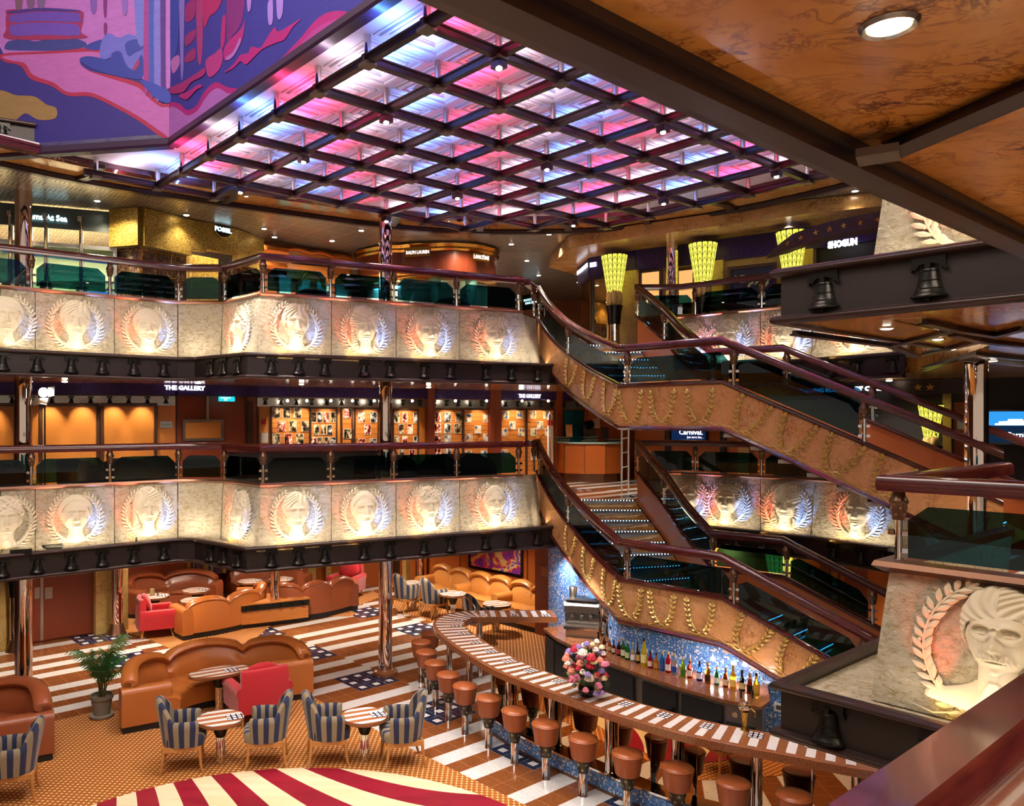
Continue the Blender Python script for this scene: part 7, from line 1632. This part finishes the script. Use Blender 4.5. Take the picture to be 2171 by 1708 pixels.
# outlets beside the back bar
for k, (x0, y0, x1, y1, m_) in enumerate(((1642, 1489, 1664, 1506, 'white'), (1641, 1466, 1656, 1482, 'mosaic'))):
    W_ = Wall((4.42, 10.38), (5.3, 9.8)); a = W_.at((x0+x1)/2, (y0+y1)/2)
    if k == 0: t = solo('wall_outlet', W_.rect(x0, y0, x1, y1, .012, .03), M['white'], 'white double socket plate on the blue mosaic at the right end of the back bar', 'socket', smooth=0); obj('sockets', W_.rect(x0+5, y0+4, x1-5, y1-4, .002, .043), M['steelframe'], t, 0)
for k, (px, Y, w_) in enumerate(((45, 11.25, 50), (110, 11.7, 50), (213, 12.2, 46), (270, 12.45, 44), (357, 12.95, 30))):
    q = PX(px, 0) if False else None
for k, (x0, x1, y) in enumerate(((19, 70, 1171), (85, 134, 1161), (190, 236, 1151), (248, 293, 1146), (343, 372, 1138))):
    a, b = G(x0, y, D2-.38), G(x1, y-3, D2-.38); mb = MB(); d = (b-a).normalized(); c = (a+b)/2; mb.box((c.x, c.y, D2-.38), (abs(b.x-a.x), .07, .08), atan2(d.y, d.x)); solo('ledge_uplight', mb, M['bell'], 'small dark uplight box on the middle left balcony ledge, %s from the left' % ORD[k], 'uplight', smooth=0)
# bell fascia of the next deck at the top left corner
tl = [Vector((-8.0, 9.4)), Vector(G(76, 318, 8.05).to_2d())]
fascia('dark bell fascia of a higher balcony in the top left corner beside the mural', [tuple(p) for p in tl], 8.05+.75, [5, -40], '')
# ------------------------------------------------------------------ the bar
cA = lambda x, y: (880+x*.19346, 1260+y*.19346); c7 = lambda x, y: (1100+x*.3092, 1180+y*.3092)
op = [cA(1520, 168), cA(1200, 168), cA(900, 168), cA(700, 168), cA(560, 173), cA(440, 188), cA(330, 215), cA(240, 255), cA(196, 305), cA(200, 350), cA(240, 405), cA(330, 485), cA(450, 575), cA(620, 680), cA(800, 785), cA(1000, 878), c7(200, 918), c7(400, 988), c7(600, 1060), c7(800, 1122), c7(1020, 1185), c7(1240, 1240), c7(1500, 1293), c7(1760, 1342), c7(2070, 1402), c7(2500, 1480)]
OP = [G(px, py, 1.1) for px, py in op]; OP = resample(catmull(OP, 6), step=.044)
OP = [Vector(sum(((OP[max(0, min(len(OP)-1, i+k))]) for k in (-2, -1, 0, 1, 2)), Vector((0, 0, 0)))/5) for i in range(len(OP))]
BWD = .52
def offl(P, d):                              # offset to the left of travel (towards the barkeeper), no self crossing
    out = []
    for i in range(len(P)):
        t_ = (P[min(i+1, len(P)-1)]-P[max(0, i-1)]).normalized(); out.append(Vector((P[i].x-t_.y*d, P[i].y+t_.x*d, P[i].z)))
    return out
bar = thing('bar_counter', 'long curved bar counter inlaid with flag tiles, mirrored front on a blue mosaic plinth', 'bar counter', (OP[60].x, OP[60].y, 0))
IN_ = offl(OP, BWD); L = [0]
for a, b in zip(OP, OP[1:]): L.append(L[-1]+(b-a).length)
mats_ = [NT('counter_granite'), NT('counter_white')]
M['cgran'] = mats_[0].pbr(mats_[0].mix(mats_[0].sep(mats_[0].vor(mats_[0].obj(), 170, out='Color'))[0], srgb('#6e3c24'), srgb('#96603c')), .14)
M['cwhite'] = mats_[1].pbr(mats_[1].mix(mats_[1].m('GREATER_THAN', mats_[1].sep(mats_[1].vor(mats_[1].obj(), 170, out='Color'))[0], .8), srgb('#d4ccca'), srgb('#b4aca8')), .14)
M['cnavy'] = plain('counter_navy', '#161c34', .14)
mb = MB(); z0, z1 = 1.01, 1.1; n = len(OP)
prof = [(0, z0, 0), (0, z1-.01), (0.008, z1), (BWD, z1), (BWD+.008, z1-.01), (BWD, z0)]
rows = [[(o.x, o.y, z0), (o.x, o.y, z1-.008)]+[(o.x+(i.x-o.x)*.02, o.y+(i.y-o.y)*.02, z1)]+[(i.x, i.y, z1), (i.x, i.y, z0)] for o, i in zip(OP, IN_)]
vs = [p for r in rows for p in r]; mb.add(vs, [(i*5+j, i*5+(j+1) % 5, (i+1)*5+(j+1) % 5, (i+1)*5+j) for i in range(n-1) for j in range(5)]+[(4, 3, 2, 1, 0), tuple(range((n-1)*5, n*5))])
obj('counter_slab', mb, M['cgran'], bar, 30, fix=True)
def lp(P, s):
    i = 0
    while i < len(L)-2 and L[i+1] < s: i += 1
    return P[i].lerp(P[i+1], (s-L[i])/(L[i+1]-L[i]))
def cell(mb, s0, s1, w0, w1, m, z=1.1015, sub=2):
    for k in range(sub):
        a, b = s0+(s1-s0)*k/sub, s0+(s1-s0)*(k+1)/sub
        oa, ob, ia, ib = lp(OP, a), lp(OP, b), lp(IN_, a), lp(IN_, b)
        mb.add([(*oa.lerp(ia, w0).to_2d(), z), (*ob.lerp(ib, w0).to_2d(), z), (*ob.lerp(ib, w1).to_2d(), z), (*oa.lerp(ia, w1).to_2d(), z)], [(0, 1, 2, 3)], m)
mb = MB(); mod = .53; u = mod/6; s = .12
while s+mod < L[-1]:
    cell(mb, s+u*.15, s+u*1.15, .10, .55, 0); cell(mb, s-u*.3, s+u*1.5, .55, .9, 1, 1.1012)
    for a in range(3):
        for b in range(3): cell(mb, s-u*.3+u*1.8*(a+.14)/3, s-u*.3+u*1.8*(a+.86)/3, .55+.35*(b+.14)/3, .55+.35*(b+.86)/3, 0, 1.1024, 1)
    cell(mb, s+u*2.15, s+u*3.15, .10, .95, 0); cell(mb, s+u*4.15, s+u*5.15, .10, .95, 0); s += mod
obj('flag_inlay', mb, [M['cwhite'], M['cnavy']], bar, 0)
def sidx(px):
    for i, p in enumerate(OP):
        if i > 60 and CXP+FPX*p.x/p.y > px: return i
i0 = sidx(990)
sub = OP[i0:]
def band(name, d0, d1, za, zb_, mat, P=None, par=bar):
    P = P or sub; a, b = offl(P, d0), offl(P, d1); rows = [[(p.x, p.y, za), (p.x, p.y, zb_), (q.x, q.y, zb_), (q.x, q.y, za)] for p, q in zip(a, b)]; mb = MB(); n = len(rows)
    mb.add([p for r in rows for p in r], [(i*4+j, i*4+(j+1) % 4, (i+1)*4+(j+1) % 4, (i+1)*4+j) for i in range(n-1) for j in range(4)]+[(3, 2, 1, 0), tuple(range((n-1)*4, n*4))])
    return obj(name, mb, mat, par, 20, fix=True)
band('mosaic_plinth', .30, .5, .03, .21, M['mosaic']); band('bronze_kick', .285, .5, .001, .03, M['bronzetrim']); band('chrome_edge', .28, .5, .21, .235, M['chrome']); 
# mirror panels, each flat
pts = resample(sub, step=.62); mm = offl(pts, .4)
for i in range(len(mm)-1):
    a, b = mm[i], mm[i+1]; d = (b-a).normalized(); n_ = Vector((-d.y, d.x, 0)); mb = MB()
    mb.wallprism([(a.x+d.x*.004, a.y+d.y*.004, .235), (b.x-d.x*.004, b.y-d.y*.004, .235), (b.x-d.x*.004, b.y-d.y*.004, 1.01), (a.x+d.x*.004, a.y+d.y*.004, 1.01)], n_, .02); obj('mirror_panel', mb, M['mirror'], bar, 0)
for i in list(range(30, n-4, 21)):
    p = offl(OP, .34 if i >= i0-2 else .2)[i]; zb0 = .236 if i >= i0-2 else .001; mb = MB(); mb.lathe([(.045, 0), (.045, 1.01-zb0)], (p.x, p.y, zb0), 18); mb.lathe([(.06, 0), (.06, .012), (.045, .02)], (p.x, p.y, zb0), 18)
    ob_ = obj('support_post', mb, M['chrome'], bar, 40)
# steel sinks behind the counter
for k, (xa, xb, nm) in enumerate(((968, 1060, 'far'), (1062, 1200, 'middle'), (1420, 1700, 'near'))):
    j0, j1 = sidx(xa), sidx(xb); S = offl(OP[j0:j1], BWD+.03); S2 = offl(OP[j0:j1], BWD+.42)
    t = thing('steel_bar_sink', 'stainless steel work sink behind the %s part of the bar counter' % nm, 'sink', (S[0].x, S[0].y, 0))
    rows = [[(a.x, a.y, .25), (a.x, a.y, .86), (a.x*.9+b.x*.1, a.y*.9+b.y*.1, .86), (a.x*.88+b.x*.12, a.y*.88+b.y*.12, .7), (a.x*.1+b.x*.9, a.y*.1+b.y*.9, .7), (a.x*.1+b.x*.9, a.y*.1+b.y*.9, .86), (b.x, b.y, .86), (b.x, b.y, .25)] for a, b in zip(S, S2)]
    m_ = len(rows); mb = MB(); mb.add([p for r in rows for p in r], [(i*8+j, i*8+(j+1) % 8, (i+1)*8+(j+1) % 8, (i+1)*8+j) for i in range(m_-1) for j in range(8)]+[tuple(range(7, -1, -1)), tuple(range((m_-1)*8, m_*8))]); obj('basin', mb, M['steel'], t, 20, fix=True)
    mb = MB()
    for q in (S[2], S[-3], S2[2], S2[-3]): mb.tube([(q.x, q.y, 0.001), (q.x, q.y, .26)], .02, 8)
    obj('feet', mb, M['steel'], t, 40)
hd = thing('grab_rail', 'bent chrome grab handle standing on the far bend of the bar', 'handle', G(1000, 1298, 1.1))
h0 = G(1003, 1298, 1.1); mb = MB(); mb.tube([h0+Vector((-.16, .25, .0)), h0+Vector((-.16, .25, .22)), h0+Vector((-.13, .2, .25)), h0+Vector((.0, .0, .14)), h0+Vector((.03, -.04, .1)), h0+Vector((.03, -.04, .0))], .014, 8); obj('tube', mb, M['chrome'], hd, 50)
# ------------------------------------------------------------------ bar stools
def stool_proto():
    t = thing('bar_stool', '', 'bar stool', (0, 0, 0)); zs = .44
    mb = MB(); mb.lathe([(0, zs), (.132, zs), (.14, zs+.02), (.168, zs+.205), (.172, zs+.225), (.165, zs+.245), (.12, zs+.258), (.0, zs+.262)], (0, 0, 0), 32); s_ = obj('seat', mb, M['leather2'], t, 60, world=False)
    mb = MB(); mb.lathe([(.173, zs+.222), (.177, zs+.228), (.172, zs+.234)], (0, 0, 0), 32); obj('piping', mb, M['leather2'], s_, 60, world=False)
    mb = MB(); mb.lathe([(.052, zs-.17), (.06, zs-.165), (.085, zs-.04), (.096, zs+.0), (0, zs+.0)], (0, 0, 0), 28); cone_stars(mb, .055, zs-.17, .095, zs-.01, 6, .03); obj('star_cone', mb, [M['conebronze'], M['star']], t, 50, world=False)
    mb = MB(); mb.lathe([(.056, 0), (.05, .008), (.05, zs-.165)], (0, 0, 0), 24); obj('leg', mb, M['chrome'], t, 40, world=False); return t
M['leather2'] = plain('terracotta_leather', '#a4582e', .36, nb=(30, .05)); M['conebronze'] = plain('bronze_cone', '#4a4030', .35, .6)
st0 = stool_proto(); c6 = lambda x, y: (560+x*.3092, 1180+y*.3092)
ST = [c6(1140, 515), c6(1078, 577), c6(1115, 645), c6(1176, 718), c6(1265, 798), c6(1378, 875), c6(1540, 955), c6(1718, 1045), c7(185, 1135), c7(440, 1232), c7(745, 1335), c7(1087, 1430), c7(1470, 1532), c7(1890, 1622)]
for i, q in enumerate(ST):
    p = G(*q, .69); lab = 'terracotta leather bar stool on chrome leg, %s from the far end of the bar' % ORD[i]
    if i == 0: st0.location = (p.x, p.y, .001); st0['label'] = lab; st0['group'] = 'bar stools'
    else: dup(st0, (p.x, p.y, .001), i*.37, lab, 'bar stools')
# ------------------------------------------------------------------ back counter under the stairs
bf = [c7(170, 488), c7(240, 545), c7(400, 628), c7(600, 715), c7(860, 815), c7(1100, 895), c7(1390, 975), c7(1660, 1030), c7(1722, 985)]
BF = [G(*q, .95) for q in bf]
bb = [c7(1700, 835), c7(1500, 800), c7(1000, 700), c7(600, 560), c7(420, 480), c7(230, 440)]
wl = [(p[0], p[1]) for p in sh_wall] if 'sh_wall' in globals() else None
backp = [Vector((q.x, q.y, 0)) for q in (G(*c7(1700, 838), .95),)]+[Vector((4.45, 10.4, 0)), Vector((4.05, 10.7, 0)), Vector((3.05, 11.95, 0)), Vector((2.82, 12.8, 0)), Vector((2.6, 13.6, 0))]
bc = thing('back_bar_counter', 'brown granite back bar under the blue mosaic wall, with black fridge doors', 'back bar', (BF[4].x, BF[4].y, 0))
poly = [p[:2] for p in BF]+[p[:2] for p in backp]
mb = MB(); mb.prism([tuple(p) for p in poly], .91, .95); obj('granite_top', mb, M['cgran'], bc, 20)
ctr = Vector((sum(p[0] for p in poly)/len(poly), sum(p[1] for p in poly)/len(poly)))
FB = [Vector((p.x, p.y, 0))+Vector((.62, .78, 0)).normalized()*.06 for p in BF[:8]]; FB[0] = FB[0]+Vector((0.02, 0, 0))
mb = MB(); mb.prism([p[:2] for p in FB]+[backp[0][:2], backp[1][:2], backp[2][:2], backp[3][:2], backp[4][:2], backp[5][:2]], .08, .91); obj('carcass', mb, M['steel'], bc, 20)
FR = [Vector((p.x, p.y, 0)) for p in FB]
def fr_at(px): return at_px([(p.x, p.y) for p in FR], px)
for k, (xa, xb) in enumerate(((1160, 1178), (1180, 1222), (1224, 1282), (1285, 1345), (1365, 1437), (1447, 1534), (1540, 1602))):
    a, b = fr_at(xa), fr_at(xb)
    if a is None or b is None: continue
    d = (b-a).normalized(); n_ = Vector((d.y, -d.x, 0)); a = Vector((*a, 0)); b = Vector((*b, 0)); mb = MB(); zt_ = .85 if k < 6 else .68
    mb.wallprism([a+Vector((0, 0, .14)), b+Vector((0, 0, .14)), b+Vector((0, 0, zt_)), a+Vector((0, 0, zt_))], n_, .035); o = obj('fridge_door', mb, M['blackmat'], bc, 20)
    if k >= 4:
        q = b-Vector((d.x, d.y, 0))*.03+n_*.05; mb = MB(); mb.box((q.x, q.y, .6), (.03, .03, .13), atan2(d.y, d.x)); mb.box((q.x-d.x*.05, q.y-d.y*.05, .6), (.07, .02, .03), atan2(d.y, d.x)); obj('latch', mb, M['black'], o, 20)
a = fr_at(1560); n_ = Vector((-.62, -.78)); mb = MB(); mb.tube([(a.x, a.y, .78), (a.x+n_.x*.04, a.y+n_.y*.04, .78)], .035, 16); obj('dial', mb, M['chrome'], bc, 40)
# bottles
rb = random.Random(5)
def bottle(p, h, col, kind, label, lab='#e8e0c8', clear=False):
    t = thing('liquor_bottle', label, 'bottle', p, 0, 'liquor bottles on the back bar'); r = h*.135 if kind != 2 else h*.115
    if kind == 0: pr = [(0, 0), (r, .0), (r, h*.55), (r*.85, h*.63), (r*.36, h*.72), (r*.34, h*.9), (0, h*.9)]
    elif kind == 1: pr = [(0, 0), (r*1.1, .0), (r*1.12, h*.45), (r*.7, h*.6), (r*.38, h*.68), (r*.36, h*.9), (0, h*.9)]
    else: pr = [(0, 0), (r, .0), (r, h*.3), (r*.75, h*.55), (r*.45, h*.75), (r*.4, h*.92), (0, h*.92)]
    key = 'glass_'+col+str(clear)
    if key not in M:
        q = NT('bottle_glass'); b = q.n('ShaderNodeBsdfPrincipled'); b.inputs['Base Color'].default_value = srgb(col); b.inputs['Roughness'].default_value = .04
        b.inputs['Transmission Weight'].default_value = .55 if not clear else .85; b.inputs['IOR'].default_value = 1.3; q.nt.links.new(b.outputs[0], q.out.inputs[0]); M[key] = q.mat
    obj('glass', MB().lathe(pr, (0, 0, 0), 16), M[key], t, 50, world=False)
    mb = MB(); an0 = -1.9
    for s_ in (0,):
        vs = []; K = 9
        for z in (h*.12, h*.42):
            for i in range(K): a = -pi/2-.65-1.15+2.3*i/(K-1); rr_ = r*1.03*(1.1 if kind == 1 else 1); vs.append((rr_*cos(a), rr_*sin(a), z))
        mb.add(vs, [(i, i+1, K+i+1, K+i) for i in range(K-1)])
    key2 = 'lab_'+lab
    if key2 not in M: M[key2] = plain('paper_label', lab, .5)
    obj('label', mb, M[key2], t, 50, world=False)
    key3 = 'cap'+('b' if kind else 'g')
    if key3 not in M: M[key3] = plain('bottle_cap', '#1a1614' if kind else '#b89040', .4, .3)
    obj('cap', MB().lathe([(0, h*.88), (r*.42, h*.88), (r*.42, h), (0, h)], (0, 0, 0), 12), M[key3], t, 40, world=False)
fx = [(5, 250, 90), (65, 265, 120), (110, 285, 135), (165, 305, 130), (215, 325, 115), (262, 350, 150), (320, 370, 180), (375, 385, 160), (442, 415, 110), (510, 440, 250), (575, 460, 275), (640, 470, 265), (708, 490, 265), (775, 515, 285), (870, 540, 330), (945, 550, 340), (1050, 580, 365), (1140, 610, 378), (1238, 625, 430), (1335, 650, 440), (1418, 668, 415), (1515, 690, 465), (1600, 720, 500), (1672, 735, 500)]
bc_ = [('#5a1410', 0, 'dark red', '#e8e0d0'), ('#a04a18', 0, 'amber', '#c8b080'), ('#6a2014', 1, 'deep brown', '#d8c8a8'), ('#3a0c10', 0, 'very dark red', '#b03028'), ('#3a6a2a', 0, 'olive green', '#dce4c8'), ('#1f7a2c', 0, 'bright green', '#c8d8a0'), ('#f0f0f0', 0, 'clear', '#f4f4f4'), ('#2a1c10', 2, 'black', '#c8a860'), ('#f0c410', 2, 'tall thin yellow', '#f4e890'), ('#b01420', 1, 'scarlet', '#e8c8b0'), ('#d0801c', 1, 'golden amber', '#b88840'), ('#2a78c8', 0, 'sky blue', '#3058a8'), ('#c81420', 0, 'red wood-stoppered', '#f0e4d8'), ('#dce8f4', 0, 'clear frosted', '#2c4c9c'), ('#90c020', 0, 'lime green', '#2c7a30'), ('#a02018', 0, 'ruby', '#ecdcc8'), ('#16307c', 1, 'cobalt blue', '#d8d8e4'), ('#b0681c', 0, 'whisky amber', '#1c1814'), ('#1c8450', 0, 'emerald', '#d8e8e0'), ('#a03c10', 0, 'copper', '#e0d0a0'), ('#e8a020', 0, 'glowing gold', '#f0c860'), ('#1c1814', 1, 'black creamy', '#d8c890'), ('#8c3a10', 0, 'dark amber', '#141210'), ('#e0b020', 1, 'yellow', '#c8a048')]
for (x, y, yt), (col, kd, nm, lb) in zip(fx, bc_):
    p = G(1280+x*.19346, 1330+y*.19346, .95); h = (y-yt)*.19346*p.y/FPX*1.0
    bottle(p, h, col, kd, nm+' liquor bottle, %s from the left on the back bar' % (ORD+['twenty first', 'twenty second', 'twenty third', 'last'])[fx.index((x, y, yt))], lb, nm.startswith('clear'))
for k in range(7):
    q = at_px([(p.x+.12, p.y+.16) for p in BF[3:8]], 1440+k*24)
    if q is not None: lamp('POINT', 'bottle_light', (q.x+.22, q.y+.28, 1.05), 1.2, (1, .9, .85), size=.03)
# espresso machine
M['brightsteel'] = plain('polished_steel', '#e4e2de', .16, 1.0)
em = thing('espresso_machine', 'large chrome espresso machine on a drawer base at the left end of the back bar', 'espresso machine', G(1232, 1352, .95), TH-1.0)
mb = MB(); mb.box((0, .25, .06), (.5, .42, .12)); obj('drawer_base', mb, M['steel'], em, 20, world=False)
mb = MB(); mb.box((0, .25, .145), (.55, .5, .05)); mb.box((0, .02, .175), (.5, .14, .012)); obj('drip_tray', mb, M['brightsteel'], em, 20, world=False)
mb = MB(); mb.sweep([(-.27, .25, .17), (.27, .25, .17)], [(-.22, 0), (.1, 0), (.1, .2), (.24, .22), (.25, .33), (.2, .38), (-.16, .42), (-.22, .38)]); obj('body', mb, M['brightsteel'], em, 30, world=False)
for k, sx_ in enumerate((-.15, 0, .15)):
    mb = MB(); mb.lathe([(.03, 0), (.035, .03), (.03, .06)], (sx_, .07, .30), 14); mb.tube([(sx_, .05, .31), (sx_, -.1, .29)], .012, 8); obj('group_head', mb, M['chrome'], em, 40, world=False)
mb = MB(); mb.sweep([(-.25, .02, .58), (.25, .02, .58)], [(-.18, -.0), (.0, 0), (.0, .015), (-.18, .015)]); obj('cup_rack', mb, M['steel'], em, 20, world=False)
uc = MB(); uc.lathe([(0, 0), (.062, 0), (.062, .15), (.055, .16), (0, .16)], (0, 0, 0), 20); solo('steel_canister', uc, M['steel'], 'brushed steel canister standing on top of the espresso machine', 'canister', loc=(2.5, 12.95, 1.545))
for k, (px, py, h, nm) in enumerate(((1283, 1370, .62, 'tall grinder'), (1296, 1372, .45, 'slim coffee urn'))):
    p = G(px-4, py-14, .95); t = thing('coffee_grinder', 'chrome %s right of the espresso machine' % nm, 'grinder', p); mb = MB(); mb.lathe([(0, 0), (.07, 0), (.07, .2), (.05, .24), (.05, h*.7), (.07, h*.75), (.075, h), (0, h)], (0, 0, 0), 18); obj('body', mb, M['chrome'], t, 40, world=False); obj('spout', MB().tube([(0, -.05, h*.6), (0, -.13, h*.55), (0, -.13, h*.48)], .015, 8), M['black'], t, 40, world=False)
lamp('SPOT', 'bar_downlight', (2.2, 12.6, 2.1), 70, (1, .95, .9), aim=(2.6, 12.9, 1.0), size=.05, spot=100, blend=1)
lamp('SPOT', 'bar_downlight', (2.35, 13.7, 2.1), 40, (.95, .97, 1), aim=(2.6, 13.9, 1.2), size=.05, spot=110, blend=1)
# beer tap
bt = thing('beer_tap', 'brass beer tap column with two black handles on the near end of the bar', 'beer tap', G(1579, 1547, 1.1))
mb = MB(); mb.lathe([(0, 0), (.045, 0), (.04, .015), (.028, .03), (.03, .12), (.042, .19), (.05, .2), (0, .2)], (0, 0, 0), 20); obj('column', mb, M['gold'], bt, 40, world=False)
mb = MB(); mb.ball((0, 0, .25), (.07, .05, .055), 18, 10); obj('head', mb, M['rosegold'], bt, 40, world=False)
for s_ in (-1, 1):
    mb = MB(); mb.tube([(s_*.03, -.04, .27), (s_*.055, -.05, .3), (s_*.06, -.05, .36)], .009, 8); mb.tube([(s_*.05, -.04, .24), (s_*.07, -.1, .22), (s_*.07, -.1, .17)], .009, 8); o = obj('spigot', mb, M['gold'], bt, 40, world=False)
    mb = MB(); mb.lathe([(.008, 0), (.014, .03), (.012, .09), (0, .1)], (s_*.06, -.05, .35), 10); obj('handle', mb, M['black'], o, 40, world=False)
# flowers
fl = thing('flower_arrangement', 'large bouquet of pink, white, red and lilac flowers in a black bowl on the bar', 'flowers', G(1243, 1474, 1.1))
mb = MB(); mb.lathe([(0, 0), (.07, 0), (.1, .05), (.1, .1), (.085, .13), (0, .12)], (0, 0, 0), 22); obj('bowl', mb, M['black'], fl, 40, world=False)
rf = random.Random(9); FM = {k: plain('petal_'+k, c, .55) for k, c in (('rose', '#e07a98'), ('white', '#f0e6dc'), ('crimson', '#c01434'), ('lilac', '#9c84c8'), ('salmon', '#e89078'), ('cream', '#f4e8b0'))}
M['leafg'] = plain('bouquet_leaf', '#2c4a24', .5); mb = MB()
mb.ball((0, 0, .26), (.13, .13, .16), 14, 9)
for k in range(170):
    a, e = rf.uniform(0, 2*pi), rf.uniform(-.3, 1.4); d = Vector((cos(a)*cos(e), sin(a)*cos(e), sin(e))); p = Vector((0, 0, .26))+Vector((d.x*.22, d.y*.22, d.z*.26)); s_ = d.cross(Vector((.1, .2, 1))).normalized()*.014
    q = p+d*rf.uniform(.05, .1)+Vector((0, 0, -.02)); mb.add([p-s_*.3, (p+q)/2-s_, q, (p+q)/2+s_], [(0, 1, 2, 3)])
for k in range(30):
    a = rf.uniform(0, 2*pi); e = rf.uniform(.0, 1.4); d = Vector((cos(a)*cos(e), sin(a)*cos(e), sin(e))); mb.tube([Vector((0, 0, .1)), Vector((0, 0, .22))+d*.2], .003, 4)
obj('foliage', mb, M['leafg'], fl, 0, world=False)
for k, (nm, r_, c) in enumerate([(nm, rr, c) for nm, rr, c in (('white', .062, (.0, -.17, .26)), ('crimson', .062, (.02, -.15, .4)), ('rose', .05, (.1, -.2, .18)), ('salmon', .05, (-.1, -.13, .42)), ('rose', .055, (-.14, -.12, .25)), ('crimson', .05, (.2, -.08, .26)), ('crimson', .045, (-.16, -.05, .56)), ('white', .04, (-.03, -.1, .5)), ('white', .04, (.1, -.05, .56)), ('lilac', .04, (.0, -.02, .62)), ('lilac', .045, (.16, -.1, .32)), ('salmon', .045, (.14, -.1, .45)), ('cream', .035, (.18, -.02, .58)), ('white', .04, (.2, 0, .5)), ('rose', .05, (-.18, -.05, .2)), ('lilac', .035, (.14, -.2, .1)), ('crimson', .03, (.06, -.1, .5)), ('salmon', .035, (-.22, 0, .38)), ('white', .045, (-.1, .1, .5)), ('rose', .05, (.05, .18, .35)), ('crimson', .05, (-.12, .16, .3)), ('white', .05, (.18, .12, .38)), ('lilac', .04, (-.2, .08, .45)), ('salmon', .045, (-.2, -.1, .33)), ('white', .04, (-.08, -.2, .34)), ('rose', .04, (.24, -.02, .38)), ('crimson', .035, (.1, -.16, .3)), ('lilac', .035, (-.1, -.06, .6)), ('cream', .03, (.06, -.06, .63)), ('white', .035, (.13, .02, .64)), ('salmon', .03, (-.24, -.04, .5)), ('rose', .04, (-.05, -.2, .13)), ('lilac', .04, (.08, -.18, .08)), ('white', .04, (-.02, .05, .58)), ('crimson', .04, (.22, .06, .46)))+tuple((('rose', 'white', 'crimson', 'lilac', 'salmon', 'cream')[q % 6], .04+.018*((q*7) % 5)/4, ((.16+.09*((q*5) % 7)/6)*cos(q*2.4), (.16+.09*((q*5) % 7)/6)*sin(q*2.4), .2+.36*((q*11) % 26)/26)) for q in range(26))]):
    b = MB(); rr = random.Random(k)
    for ring, (cnt, rad, up_) in enumerate(((6, 1.0, -.1), (5, .72, .25), (4, .42, .5), (1, .0, .6))):
        for i in range(cnt):
            a = 2*pi*i/cnt+ring*.5; b.ball((c[0]+r_*.55*rad*cos(a), c[1]+r_*.55*rad*sin(a), c[2]+r_*up_), (r_*.52, r_*.52, r_*.42), 7, 5)
    obj('blossom', b, FM[nm], fl, 70, world=False)
